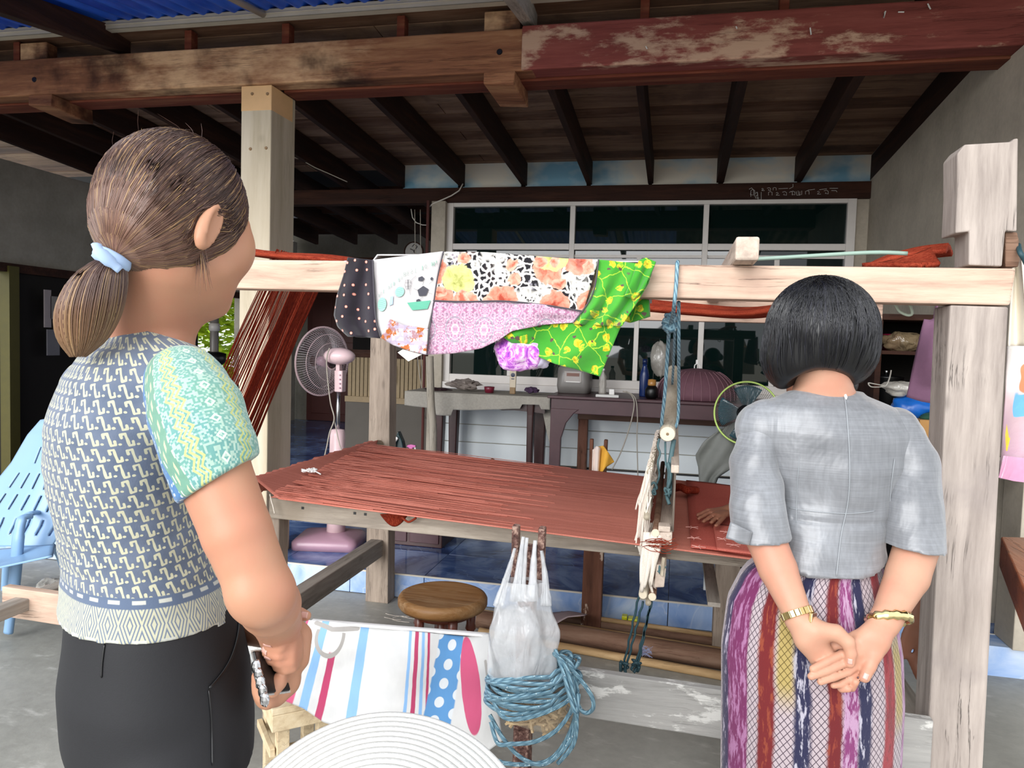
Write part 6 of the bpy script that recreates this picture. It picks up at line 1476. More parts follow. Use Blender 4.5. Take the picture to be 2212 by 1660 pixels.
pt_ = thing('stock_pot', (1.14, 4.45, zsh), 'black metal pot with a knob on the middle shelf of the rack', 'pot')
MB().lathe((1.14, 4.45, zsh+0.001), [(0.085, 0), (0.09, 0.38), (0.094, 0.385), (0, 0.40)], 28).build('body', MT['black'], pt_, smooth=True)
MB().lathe((1.14, 4.45, zsh+0.40), [(0.01, 0), (0.018, 0.02), (0, 0.03)], 14).build('knob', MT['steel'], pt_, smooth=True)
c = P(1968, 882, Y=3.72); blob(c, 0.085, 0.07, 0.062, 14, 0.12, 41).build('blue_bag', MT['bluebag'], smooth=True, label='shiny bright blue plastic bag left of the cardboard box', cat='bag')
c = P(1950, 846, Y=3.72); gb_ = thing('grey_plastic_bag', c, 'tied grey plastic bag with a looped handle above the blue bag', 'bag')
blob(c+V((0, 0, .012)), 0.085, 0.06, 0.034, 14, 0.2, 31).build('film', MT['film2'], gb_, smooth=True)
MB().tube(sp([P(a, b_, Y=3.66) for a, b_ in ((1912, 834), (1890, 830), (1876, 828), (1882, 836), (1905, 836), (1915, 832), (1922, 815), (1925, 800))], 5), .006, 6, flat=.5).build('handle_loop', MT['film2'], gb_, smooth=True)
c = P(2012, 925, Y=3.6); bx_ = thing('cardboard_box', (c.x, 3.6, c.z-0.05), 'open tan cardboard box with green lining right of the grey blouse', 'box')
MB().box((c.x-0.055, 3.58, c.z-0.05), (c.x+0.09, 3.72, c.z+0.035)).build('carton', M_plain('tan cardboard', '#b98a50', 0.8), bx_, bevel=0.003)
blob((c.x+0.02, 3.64, c.z+0.045), 0.06, 0.05, 0.022, 10, 0.2, 3).build('green_cloth', M_plain('dark green cloth', '#23503f', 0.8), bx_, smooth=True)
st3 = thing('low_side_table', (c.x, 3.68, 0.135), 'dark side table carrying the cardboard box beside the step edge', 'table')
MB().box((c.x-0.26, 3.50, c.z-0.085), (c.x+0.16, 3.80, c.z-0.0515)).build('top', MT['dark'], st3)
for a in (-0.25, 0.13):
    for b_ in (3.51, 3.755): MB().box((c.x+a, b_, 0), (c.x+a+0.025, b_+0.025, c.z-0.085)).build('leg', MT['dark'], st3)
c = P(2028, 830, Y=3.73); sbk = thing('striped_bag', (c.x, 3.73, c.z-0.12), 'striped bag in white, navy and green tucked behind the right loom post', 'bag')
for k, (z0_, z1_, col) in enumerate(((0.10, 0.17, '#3b5f4c'), (0.04, 0.10, '#d8d6d4'), (0.015, 0.04, '#8f7f6a'), (-0.005, 0.015, '#c5c2c4'), (-0.055, -0.005, '#2b3352'), (-0.075, -0.055, '#d0d0cc'), (-0.25, -0.075, '#1f4a46'))):
    stack([rrect(c.x+0.02, 3.745, 0.05, 0.018, c.z+z0_+0.0005, 0.010, 3), rrect(c.x+0.02, 3.745, 0.05, 0.018, c.z+z1_, 0.010, 3)]).build('stripe', M_plain('bag stripe %d' % k, col, 0.8), sbk)
g, _f = sheet_tb([(2030, 758), (2052, 758)], [(2036, 860), (2052, 865)], lambda u, v: 3.1, 6, 10)
g.build('white_fold', M_plain('white cotton flap', '#e7e4e2', 0.9), smooth=True, solid=0.006, label='white cloth flap folded against the right loom post', cat='cloth')
# papers by the dark door at far left
pp = thing('wall_papers', (P(118, 700, X=-5.58).x, P(118, 700, X=-5.58).y, P(118, 735, X=-5.58).z), 'grey papers pinned beside the dark doorway at the far left', 'paper')
for (a, b_, c_, d2, col) in ((98, 626, 112, 708, '#a59a9a'), (104, 712, 130, 768, '#77757a'), (110, 640, 128, 690, '#8f8a84')):
    A_, B_ = P(a, b_, X=-5.58), P(c_, d2, X=-5.58); MB().box((-5.60, A_.y, B_.z), (-5.585, B_.y, A_.z)).build('sheet', M_plain('paper '+col, col, 0.8), pp)
# ------------------------------------------------------------------ people: continuous surfaces from smooth unions of tapered forms
RT = V(tuple(_rt)); UPV = V((0, 0, 1)); FWH = V((_fw[0], _fw[1], 0)).normalized(); RTH = V((FWH.y, -FWH.x, 0))
def A_(v): return np.array(tuple(v), dtype=np.float32)
class SD:
    def __init__(s, lo, hi, vs):
        s.vs = vs; s.lo = np.array(lo, float); n = np.ceil((np.array(hi)-s.lo)/vs).astype(int)+1; s.n = n
        s.D = np.full(tuple(n), 1.0, dtype=np.float32); s.ax = [(s.lo[i]+np.arange(n[i])*vs).astype(np.float32) for i in range(3)]
    def _sl(s, lo, hi):
        a = np.maximum(0, np.floor((np.array(lo)-s.lo)/s.vs).astype(int)); b = np.minimum(s.n, np.ceil((np.array(hi)-s.lo)/s.vs).astype(int)+1)
        if (b <= a).any(): return None, None
        sl = tuple(slice(a[i], b[i]) for i in range(3))
        return sl, (s.ax[0][sl[0]][:, None, None], s.ax[1][sl[1]][None, :, None], s.ax[2][sl[2]][None, None, :])
    def put(s, lo, hi, fn, k, sub=False):
        m_ = k+s.vs*4; sl, g = s._sl(np.array(lo)-m_, np.array(hi)+m_)
        if sl is None: return s
        d = fn(*g); a = s.D[sl]
        if sub:
            h = np.clip(0.5-0.5*(a+d)/k, 0, 1) if k > 0 else None
            s.D[sl] = (a*(1-h)+(-d)*h+k*h*(1-h)) if k > 0 else np.maximum(a, -d)
        elif k > 0:
            h = np.clip(0.5+0.5*(d-a)/k, 0, 1); s.D[sl] = d*(1-h)+a*h-k*h*(1-h)
        else: s.D[sl] = np.minimum(a, d)
        return s
    def rc(s, a, b, ra, rb, k=0.01, sub=False, flat=None):
        """tapered capsule; flat=(direction, factor) squashes it along a direction"""
        a = A_(a); b = A_(b); ab = b-a; L = float(ab@ab)+1e-9; R_ = max(ra, rb)
        def fn(x, y, z):
            px, py, pz = x-a[0], y-a[1], z-a[2]; t = np.clip((px*ab[0]+py*ab[1]+pz*ab[2])/L, 0, 1)
            dx, dy, dz = px-t*ab[0], py-t*ab[1], pz-t*ab[2]
            q = dx*dx+dy*dy+dz*dz
            if flat is not None:
                f = A_(flat[0]); c = dx*f[0]+dy*f[1]+dz*f[2]; q = q+c*c*(1/flat[1]**2-1)
            return np.sqrt(q)-(ra+(rb-ra)*t)
        return s.put(np.minimum(a, b)-R_, np.maximum(a, b)+R_, fn, k, sub)
    def chain(s, pts, rs, k=0.01, k0=None, sub=False, flat=None):
        for i in range(len(pts)-1): s.rc(pts[i], pts[i+1], rs[i], rs[i+1], ((k0 if k0 is not None else k) if i == 0 else min(k, .004)), sub, flat)
        return s
    def el(s, c, axes, r, k=0.01, sub=False):
        c = A_(c); M_ = [A_(V(a).normalized()) for a in axes]; R_ = max(r)
        def fn(x, y, z):
            p = (x-c[0], y-c[1], z-c[2]); q0 = 0; q1 = 0
            for m_, rr_ in zip(M_, r):
                c_ = p[0]*m_[0]+p[1]*m_[1]+p[2]*m_[2]; q0 = q0+(c_/rr_)**2; q1 = q1+(c_/(rr_*rr_))**2
            k0 = np.sqrt(q0); k1 = np.sqrt(q1)+1e-6; return k0*(k0-1)/k1
        return s.put(c-R_, c+R_, fn, k, sub)
    def tower(s, axes, rows, k=0.01):
        """rows: (z, centre x, centre y, half width along axes[0], half width along axes[1])"""
        rows = sorted(rows); zs = np.array([r[0] for r in rows], np.float32); cs = np.array([r[1:5] for r in rows], np.float32)
        a0, a1 = A_(axes[0]), A_(axes[1]); R_ = cs[:, 2:].max()
        lo = [cs[:, 0].min()-R_, cs[:, 1].min()-R_, zs[0]]; hi = [cs[:, 0].max()+R_, cs[:, 1].max()+R_, zs[-1]]
        def fn(x, y, z):
            zz_ = z.ravel(); c = [np.interp(zz_, zs, cs[:, i])[None, None, :].astype(np.float32) for i in range(4)]
            px, py = x-c[0], y-c[1]; u = (px*a0[0]+py*a0[1]); v = (px*a1[0]+py*a1[1])
            e = np.sqrt((u/c[2])**2+(v/c[3])**2); g = np.sqrt((u/c[2]**2)**2+(v/c[3]**2)**2)+1e-6
            d = e*(e-1)/g; cap = np.maximum(zs[0]-z, z-zs[-1]); return np.maximum(d, cap)
        return s.put(lo, hi, fn, k)
    def cut(s, fn):
        """keep only where fn <= 0"""
        g = (s.ax[0][:, None, None], s.ax[1][None, :, None], s.ax[2][None, None, :]); s.D = np.maximum(s.D, fn(*g)).astype(np.float32); return s
    def mesh(s):
        """naive surface nets"""
        D = s.D; n = D.shape; neg = D < 0
        cnt = sum(neg[i:n[0]-1+i, j:n[1]-1+j, k:n[2]-1+k].astype(np.int8) for i in (0, 1) for j in (0, 1) for k in (0, 1))
        I = np.argwhere((cnt > 0) & (cnt < 8)); idx = np.full((n[0]-1, n[1]-1, n[2]-1), -1, np.int64); idx[I[:, 0], I[:, 1], I[:, 2]] = np.arange(len(I))
        acc = np.zeros((len(I), 3)); num = np.zeros(len(I))
        cs = [(i, j, k) for i in (0, 1) for j in (0, 1) for k in (0, 1)]
        for a in cs:
            for ax in range(3):
                if a[ax]: continue
                b = list(a); b[ax] = 1
                da = D[I[:, 0]+a[0], I[:, 1]+a[1], I[:, 2]+a[2]]; db = D[I[:, 0]+b[0], I[:, 1]+b[1], I[:, 2]+b[2]]
                m_ = (da < 0) != (db < 0); t = np.where(m_, da/np.where(m_, da-db, 1), 0)
                p = np.tile(np.array(a, float), (len(I), 1)); p[:, ax] += t; acc += p*m_[:, None]; num += m_
        P_ = (I+acc/np.maximum(num, 1)[:, None])*s.vs+s.lo; qs = []
        for ax in range(3):
            o1, o2 = (ax+1) % 3, (ax+2) % 3
            sa = [slice(1, n[i]-1) for i in range(3)]; sa[ax] = slice(0, n[ax]-1); sb = list(sa); sb[ax] = slice(1, n[ax])
            A = neg[tuple(sa)]; B = neg[tuple(sb)]
            for flip in (0, 1):
                E = np.argwhere((A & ~B) if not flip else (~A & B))
                for i in range(3):
                    if i != ax: E[:, i] += 1
                c = []
                for d1, d2 in ((0, 0), (-1, 0), (-1, -1), (0, -1)):
                    e = E.copy(); e[:, o1] += d1; e[:, o2] += d2; c.append(idx[e[:, 0], e[:, 1], e[:, 2]])
                q = np.stack(c, 1); q = q[(q >= 0).all(1)]; qs.append(q if not flip else q[:, ::-1])
        return P_, np.concatenate(qs)
def np_noise(p, sc, seed=0):
    """vectorised smooth value noise, about -1..1"""
    q = p*sc+seed*17.31; i = np.floor(q).astype(np.int64); f = q-i; f = f*f*(3-2*f); out = 0
    for dx in (0, 1):
        for dy in (0, 1):
            for dz in (0, 1):
                h = ((i[:, 0]+dx)*73856093) ^ ((i[:, 1]+dy)*19349663) ^ ((i[:, 2]+dz)*83492791); h = (h ^ (h >> 13))*1274126177 & 0xFFFFFF
                w_ = (f[:, 0] if dx else 1-f[:, 0])*(f[:, 1] if dy else 1-f[:, 1])*(f[:, 2] if dz else 1-f[:, 2]); out = out+w_*(h/float(0xFFFFFF)*2-1)
    return out
LAST = [None]
def link_np(p, q, name, mat, parent, uv=None, disp=None, smooth_it=2, **tg):
    if smooth_it:
        a = np.concatenate([q, q[:, :1]], 1)
        e0 = np.concatenate([a[:, i] for i in range(4)]); e1 = np.concatenate([a[:, i+1] for i in range(4)])
        for _ in range(smooth_it):
            acc = np.zeros_like(p); cnt = np.zeros(len(p)); np.add.at(acc, e0, p[e1]); np.add.at(acc, e1, p[e0]); np.add.at(cnt, e0, 1); np.add.at(cnt, e1, 1)
            p = p*0.5+acc/np.maximum(cnt, 1)[:, None]*0.5
    if disp is not None:
        v1 = p[q[:, 1]]-p[q[:, 0]]; v2 = p[q[:, 3]]-p[q[:, 0]]; fn_ = np.cross(v1, v2); N = np.zeros_like(p)
        for i in range(4): np.add.at(N, q[:, i], fn_)
        N /= np.linalg.norm(N, axis=1)[:, None]+1e-9; p = p+N*disp(p, N)[:, None]
    LAST[0] = p
    o0 = wloc(parent); me = bpy.data.meshes.new(name); n = len(p)
    me.vertices.add(n); me.vertices.foreach_set('co', (p-np.array(tuple(o0))).astype(np.float32).ravel())
    me.loops.add(q.size); me.loops.foreach_set('vertex_index', q.astype(np.int32).ravel())
    me.polygons.add(len(q)); me.polygons.foreach_set('loop_start', np.arange(0, q.size, 4, dtype=np.int32))
    me.update(calc_edges=True); me.polygons.foreach_set('use_smooth', np.ones(len(q), bool))
    if uv is not None:
        l = me.uv_layers.new(name='UVMap'); ua = uv(p).astype(np.float32); uq = ua[q.ravel()]
        # unwrap the seam inside faces
        uu = uq[:, 0].reshape(-1, 4); rng = uu.max(1)-uu.min(1); uu[(rng > 0.35)[:, None] & (uu < 0.0)] += UVP[0]; uq[:, 0] = uu.ravel(); l.data.foreach_set('uv', uq.ravel())
    me.materials.append(mat); me.validate(); o = bpy.data.objects.new(name, me); COL.objects.link(o); o.parent = parent
    return tag(o, **tg)
UVP = [1.0]
def head(sd, c, F, Rr, U, s, neck_to=None, neck_r=0.055, nose=1.0):
    c = V(c); L = lambda f, r_, u: c+(F*f+Rr*r_+U*u)*s
    ax = (F, Rr, U)
    sd.el(L(-.008, 0, .028 if nose == 1.0 else .018), ax, (.096*s, .076*s, (.092 if nose == 1.0 else .084)*s), .01)
    sd.el(L(.035 if nose == 1.0 else .030, 0, -.035), ax, (.058*s, .060*s, (.082 if nose == 1.0 else .076)*s), .03*s)
    for q in (-1, 1):
        sd.rc(L(.02, .050*q, -.055), L(.070-.022*(nose < 1), .016*q, -.108+.006*(nose < 1)), .020*s, .016*s, .03*s)
        sd.el(L(.058, .036*q, -.034), ax, (.024*s, .022*s, .022*s), .03*s)
        sd.el(L(.086, .030*q, -.002), ax, (.012*s, .018*s, .011*s), .012*s, sub=True)
        sd.rc(L(.086, .012*q, .018), L(.074, .046*q, .014), .008*s, .006*s, .014*s)
        sd.el(L(.079, .030*q, -.003), ax, (.012*s, .014*s, .009*s), .004*s)
        lb = .090 if nose == 1.0 else .068
        sd.rc(L(lb, .008*q, -.066), L(lb-.006, .020*q, -.067), .0075*s, .004*s, .006*s)
        sd.rc(L(.080+.018*nose, .011*q, -.040), L(.075+.015*nose, .013*q, -.038), .006*s, .005*s, .006*s)
        e = L(-.004 if nose == 1.0 else -.026, (.077 if nose == 1.0 else .088)*q, -.008); ef = (F*0.95+U*-0.25).normalized(); eu = (U*0.95+F*-0.28).normalized()
        sd.el(e, (ef, Rr, eu), (.018*s, .0085*s if nose == 1.0 else .012*s, .027*s), .006*s)
        sd.el(e+ef*.004*s+Rr*.007*q*s, (ef, Rr, eu), (.011*s, .006*s, .021*s), .004*s, sub=True)
    sd.el(L(.082 if nose == 1.0 else .056, 0, -.106 if nose == 1.0 else -.098), ax, (.016*s, .017*s, .015*s), .02*s)
    if nose < 1:
        for q in (-1, 1): sd.el(L(.050, .046*q, -.022), ax, (.032*s, .026*s, .036*s), .02*s)
    sd.chain([L(.088, 0, .012), L(.088+.012*nose, 0, -.015), L(.088+.025*nose, 0, -.038)], [.007*s, .008*s, .0105*s], .012*s)
    sd.rc(L(lb+.004, 0, -.067), L(lb+.004, 0, -.068), .0085*s, .0085*s, .006*s)
    if neck_to is not None: sd.rc(L(-.022, 0, -.055), neck_to, neck_r, neck_r*1.08, .03)
from mathutils.bvhtree import BVHTree
def bvh_of(p, q): return BVHTree.FromPolygons([tuple(a) for a in p], [tuple(int(i) for i in a) for a in q])
def hit(bv, px, py, off=0.0):
    d = V(tuple(_fw + _rt*(px-1106)/F_PX - _up*(py-830)/F_PX)).normalized(); r_ = bv.ray_cast(V(tuple(_O)), d)
    if r_[0] is None: return None, None
    n_ = r_[1] if r_[1].dot(d) < 0 else -r_[1]
    return r_[0]+n_*off, n_
def surf_tube(bv, pts, r_, nm, mat, par, n=8, off=0.0, **k):
    q = [hit(bv, a[0], a[1], off)[0] for a in spl(pts, n)]; q = [a for a in q if a is not None]
    rs = [r_*(0.3 if i in (0, len(q)-1) else 1.0) for i in range(len(q))]
    return MB().tube(q, rs, 6).build(nm, mat, par, smooth=True, **k)
def hand_nails(par, items):
    for c, d, n_, r_ in items:
        c = V(c); d = V(d).normalized(); n_ = V(n_).normalized(); x_ = d.cross(n_).normalized(); b = MB()
        def fn(u, v): 
            a = (u-.5)*1.9; return c+x_*math.sin(a)*r_+n_*(math.cos(a)*r_*0.55)+d*(v-.5)*r_*2.0
        b.grid(fn, 6, 5); b.build('fingernail', MT['nail'], par, smooth=True, solid=0.0008)
# hair fibres -----------------------------------------------------
def fibres(paths, rads, name, mat, parent, rng):
    """paths: list of N x 3 arrays; three-sided tapered fibres joined as one part"""
    vs = []; fs = []; uvs = []; base = 0
    for p, r_ in zip(paths, rads):
        p = np.asarray(p, float); k = len(p); t = np.gradient(p, axis=0); t /= np.linalg.norm(t, axis=1)[:, None]+1e-9
        n0 = np.cross(t, np.array([0.3, 0.5, 0.81])); n0 /= np.linalg.norm(n0, axis=1)[:, None]+1e-9; b_ = np.cross(t, n0)
        s_ = np.linspace(0, 1, k); rr_ = r_*(1-0.75*np.clip((s_-0.8)/0.2, 0, 1)); rv = rng.random()
        for j in range(3):
            a = 2*math.pi*j/3; vs.append(p+(n0*math.cos(a)+b_*math.sin(a))*rr_[:, None]); uvs.append(np.stack([s_, np.full(k, rv)], 1))
        for i in range(k-1):
            for j in range(3):
                j2 = (j+1) % 3; fs.append((base+j*k+i, base+j2*k+i, base+j2*k+i+1, base+j*k+i+1))
        base += 3*k
    v = np.concatenate(vs); q = np.array(fs); ua = np.concatenate(uvs); UVP[0] = 0.0
    return link_np(v, q, name, mat, parent, uv=lambda p: ua, smooth_it=0, kind='stuff')
def M_hair(name, root, mid, tip, streak, samt=0.25, rough=0.35):
    b = NB(name); x, y, z = b.xyz(b.uv()); v = b.tc()
    c = b.ramp(x, [(0.05, root), (0.4, mid), (0.95, tip)]); k = (y*7.31).fract()
    c = b.mix(b.st(y, 1-samt-0.02, 1-samt+0.02)*b.st(x, 0.08, 0.3)*0.9, c, streak)
    c = b.mix(k*0.45, c, root)
    return b.out(c, rough, None, 0, 0.6, **{'Anisotropic': 0.5})
def slerp(a, b, t):
    d = max(-1, min(1, float(a@b))); o = math.acos(d)
    if o < 1e-4: return a
    return (a*math.sin((1-t)*o)+b*math.sin(t*o))/math.sin(o)

# ================================================================== left woman
def D3(px, py, d): return P(px, py, D=d)
pa = thing('person', (-0.66, 0.95, 0), 'woman with a brown ponytail, blue grey patterned blouse and black trousers', 'person')
latA = RTH*.911+FWH*.412; rayA = FWH*.911-RTH*.412
Fa = (latA*0.76+rayA*0.65).normalized(); Ra = (latA*0.65-rayA*0.76).normalized()         # head
Fb = (RTH*0.88+FWH*0.47).normalized(); Rb = (RTH*0.47-FWH*0.88).normalized()         # body
hc = D3(382, 488, .93); hs_ = .93
def rowpx(pts, ax2=None):
    return [(D3(px, py, d).z, D3(px, py, d).x, D3(px, py, d).y, a, b) for px, py, d, a, b in pts]
tors = [(330, 728, .97, .060, .055), (308, 765, .97, .10, .07), (288, 820, .97, .142, .083), (274, 900, .97, .150, .092), (276, 1000, .97, .146, .096), (289, 1100, .97, .134, .093), (305, 1190, .98, .132, .098), (325, 1280, .98, .142, .106), (338, 1370, .98, .158, .118), (340, 1470, .98, .168, .128)]
sd = SD((-1.08, 0.60, 0.66), (-0.22, 1.32, 1.72), 0.0031)
UA = (UPV - Fa*0.05).normalized()
head(sd, hc, Fa, Ra, UA, hs_, D3(318, 715, .965), .051, nose=.35)
sd.tower((Rb, Fb), [(z, x, y, a-(.016 if z > 1.2 else .034), b-(.016 if z > 1.2 else .034)) for z, x, y, a, b in rowpx(tors)], .03)
shR, shL = D3(414, 872, .862), D3(212, 845, 1.10)
sd.rc(D3(330, 765, .96), shR, .036, .034, .02); sd.rc(D3(300, 755, .98), shL, .040, .038, .03)
# right arm
elR = D3(566, 1283, .80); wrR = D3(606, 1438, .957)
sd.chain([shR, D3(455, 1000, .815), D3(512, 1150, .80), elR], [.038, .0400, .0365, .0335], .01)
sd.chain([elR, D3(583, 1308, .845), D3(600, 1346, .915), D3(606, 1400, .955), wrR], [.035, .034, .0285, .0215, .0205], .008)
sd.el(D3(545, 1278, .79), (RTH, FWH, UPV), (.026, .028, .026), .01)
# right hand below, gripping the phone
pR = D3(606, 1468, .955)
sd.rc(wrR, pR, .021, .024, .012, flat=(FWH, 0.8)); sd.rc(pR, D3(590, 1490, .95), .022, .018, .012)
for k, (a, b_, c_) in enumerate((((588, 1478), (566, 1484), (556, 1462)), ((590, 1490), (566, 1498), (556, 1480)), ((592, 1500), (570, 1510), (558, 1496)), ((596, 1508), (578, 1516), (566, 1508)))):
    sd.chain([D3(*a, .945), D3(*b_, .925), D3(*c_, .915)], [.0095, .0085, .0075], .004, .01)
sd.chain([D3(610, 1455, .935), D3(600, 1475, .915), D3(590, 1495, .905)], [.011, .010, .008], .004, .01)
# left arm comes round the front and the left hand closes on the right wrist
elL = D3(330, 1290, 1.16); wrL = D3(622, 1372, 1.02)
sd.chain([shL, D3(240, 1060, 1.16), elL], [.050, .044, .037], .02); sd.chain([elL, D3(500, 1340, 1.12), wrL], [.036, .032, .022], .012)
sd.chain([wrL, D3(636, 1385, .985)], [.022, .018], .008)
sd.rc(D3(646, 1375, .970), D3(643, 1425, .955), .017, .015, .010)
for k, (a, b_, c_, d_, r_) in enumerate((((640, 1378, .945), (628, 1392, .922), (606, 1399, .906), (582, 1399, .906), .0070), ((642, 1396, .94), (628, 1411, .918), (602, 1417, .908), (575, 1411, .910), .0070),
                                  ((642, 1415, .938), (628, 1429, .918), (604, 1433, .912), (581, 1427, .914), .0067), ((640, 1432, .94), (630, 1445, .922), (616, 1448, .916), (597, 1443, .916), .0060))):
    sd.chain([D3(*a), D3(*b_), D3(*c_), D3(*d_)], [r_*1.12, r_*1.05, r_, r_*.86], .0015, .006)
sd.chain([D3(640, 1365, .975), D3(634, 1335, .965), D3(646, 1326, .955), D3(662, 1331, .95)], [.011, .0092, .0082, .0068], .002, .008)
p, q = sd.mesh()
link_np(p, q, 'body', MT['skinA'], pa, smooth_it=1)
bvA = bvh_of(LAST[0], q)
NA = [(578, 1396, -1, .1, .0048), (571, 1407, -1, -.2, .0048), (578, 1424, -1, -.3, .0045), (657, 1329, 1, .1, .0045)]
# phone
ph0, ph1 = D3(572, 1408, .925), D3(596, 1498, .905)
tph = thing('phone', ph0.lerp(ph1, .5), 'phone in a clear glittery case held in the lower hand of the left woman', 'phone')
dph = (ph1-ph0).normalized(); nrm = (RTH*0.93-FWH*0.25).normalized()
MB().bar(ph0, ph1, 0.060, 0.008, up=nrm).build('body', MT['black'], tph, bevel=0.002)
MB().bar(ph0-dph*.002, ph1+dph*.002, 0.066, 0.003, up=nrm).build('clear_case', M_film('clear case', '#cfd4d2', 0.55, 0.1), tph, bevel=0.001)
for k in range(5):
    c = ph0.lerp(ph1, .08+k*.19)-FWH*0.034; blob(c, .006, .004, .009, 6, .1, k).build('glitter_stone', MT['steel'], tph, smooth=False)
# blouse body
sd = SD((-1.35, 0.45, 0.75), (-0.15, 1.45, 1.50), 0.0046)
sd.tower((Rb, Fb), rowpx(tors), .03); sd.rc(D3(335, 765, .96), shR, .045, .046, .03); sd.rc(D3(300, 768, .98), shL, .045, .045, .03)
sd.rc(shL, D3(245, 960, 1.13), .048, .050, .02)
hemz = [(D3(x, y, .95), y) for x, y in ((160, 1358), (215, 1385), (300, 1386), (420, 1362), (515, 1312))]
# sloping hem and round neckline
h0, h1 = D3(250, 1392, .85), D3(515, 1318, .98); e_ = (h1-h0); hx_ = V((e_.x, e_.y, 0)); sl_ = e_.z/hx_.length; hx_.normalize()
nc = D3(330, 722, .965); nN = (UPV*0.93+Fb*0.30).normalized()
def cutf(x, y, z):
    s_ = (x-h0.x)*hx_.x+(y-h0.y)*hx_.y; low = (h0.z+s_*sl_) - z
    top = (x-nc.x)*nN.x+(y-nc.y)*nN.y+(z-nc.z)*nN.z - 0.002
    return np.maximum(low, top)
sd.cut(cutf); p, q = sd.mesh()
tc0 = D3(285, 1050, .97)
def uvA(p):
    d = p-np.array(tuple(tc0)); d[:, 0] -= (p[:, 2]-tc0.z)*0.0
    e1, e2 = (Rb-Fb).normalized(), (Rb+Fb).normalized(); a = np.arctan2(d@np.array(tuple(e2)), d@np.array(tuple(e1))); return np.stack([a*0.125, p[:, 2]-1.0], 1)
UVP[0] = 2*math.pi*0.125
def foldA(p, N):
    z = p[:, 2]; n = np_noise(p*np.array([1, 1, 2.2]), 9, 1)*0.004+np_noise(p*np.array([1, 1, 3]), 22, 2)*0.0018
    waist = np.exp(-((z-1.09)/0.10)**2); return n*(0.5+waist*1.4)*np.clip((z-1.065)/.04, .25, 1)
def M_blouseA():
    b = NB('blue grey woven blouse cloth'); u, v, _ = b.xyz(b.uv()); o = b.tc()
    cu, cv = 0.0165, 0.0180
    row = (v/cv).floor(); x = ((u/cu)+row*0.37).fract(); y = (v/cv).fract()
    x = 1.0-x; d = b.poly(x*0.9, y, [(0.74, 0.62), (0.80, 0.84), (0.56, 0.90), (0.34, 0.14), (0.12, 0.20), (0.16, 0.42)])
    dx = x*0.9-0.80; dy = y-0.24; dot = b.m('SQRT', dx*dx+dy*dy*1.6)
    px_ = ((u*420.0).sin()*(v*420.0).sin())*0.02
    mot = b.m('MAXIMUM', 1.0-b.st(d+px_, 0.062, 0.082), 1.0-b.st(dot+px_, 0.085, 0.105))
    base = b.ramp(b.noise(o, 30, 3), [(0.3, '#525d70'), (0.7, '#656f82')])
    c = b.mix(mot, base, '#b9b79d')
    # border along the hem
    hv = (v+1.0) - 0.0
    return b, c, u, v, o
bA, cA, uA, vA, oA = M_blouseA()
# hem-following coordinate: distance above the sloping hem, in the plane of the cloth
x_, y_, z_ = bA.xyz(oA); loc = pa.location
sN = (x_+(loc.x-h0.x))*hx_.x+(y_+(loc.y-h0.y))*hx_.y
hh = z_-(sN*sl_+h0.z)
dm_ = ((uA/0.021).fract()-0.5).abs(); dv = ((hh-0.004)/0.036); rh = (dm_*2.0+(dv-0.5).abs()*1.0)
stp = ((dm_*2.0+(dv*1.0-0.5).abs())*3.2).fract()
bord = bA.mix(bA.st(stp, 0.55, 0.65)*0.9, '#b5b49d', '#5c6a82')
inb = bA.band(hh, -0.05, 0.044, 0.001); cA = bA.mix(inb, cA, bord)
cA = bA.mix(bA.band(hh, 0.040, 0.052, 0.0008), cA, '#55637a')
dash = bA.st((uA*260.0).sin(), -0.2, 0.1)
cA = bA.mix(bA.band(hh, 0.045, 0.049, 0.0006)*dash, cA, '#b9bbb2'); cA = bA.mix(bA.band(hh, 0.001, 0.006, 0.0006)*dash, cA, '#b9bbb2')
MA = bA.out(cA, 0.8, bA.bump(bA.noise(oA, 500, 2), 0.25, 0.001), 0, 0.25, 0.3)
link_np(p, q, 'blouse', MA, pa, uv=uvA, disp=foldA, smooth_it=2, label='blue grey blouse body with cream woven zigzag motifs')
# sleeve of the near arm
sd = SD((-0.85, 0.45, 1.05), (-0.35, 1.1, 1.50), 0.0036)
sA = [D3(398, 826, .872), D3(428, 892, .842), D3(456, 975, .815), D3(472, 1040, .81)]
sd.chain(sA, [.043, .052, .050, .048], .02); sd.rc(D3(370, 800, .905), D3(405, 845, .865), .030, .045, .012)
hp0 = D3(400, 1082, .80); hp1 = D3(556, 988, .83); hd_ = (hp1-hp0).normalized(); hn = (hd_.cross(FWH*-1)).normalized()
if hn.z > 0: hn = -hn
sN0 = D3(300, 860, .9)
def cuts(x, y, z):
    return (x-hp0.x)*hn.x+(y-hp0.y)*hn.y+(z-hp0.z)*hn.z
sd.cut(cuts)
c1 = sA[1]; axS = (sA[3]-sA[0]).normalized()
sd2 = [V(a)+axS*0.03 for a in sA]
sd.chain([a+axS*(0.01 if i < 3 else 0.06) for i, a in enumerate(sA)][1:], [.055, .054, .053], .01, sub=True) if False else None
p, q = sd.mesh()
s1_ = (RTH-axS*RTH.dot(axS)).normalized(); s2_ = axS.cross(s1_).normalized()
def uvS(p):
    d = p-np.array(tuple(sA[0])); t = d@np.array(tuple(axS)); a = np.arctan2(d@np.array(tuple(s1_)), -(d@np.array(tuple(s2_)))*(1 if s2_.dot(FWH) > 0 else -1)); return np.stack([a*0.06, t], 1)
UVP[0] = 2*math.pi*0.06
def foldS(p, N): return np_noise(p, 16, 5)*0.0022
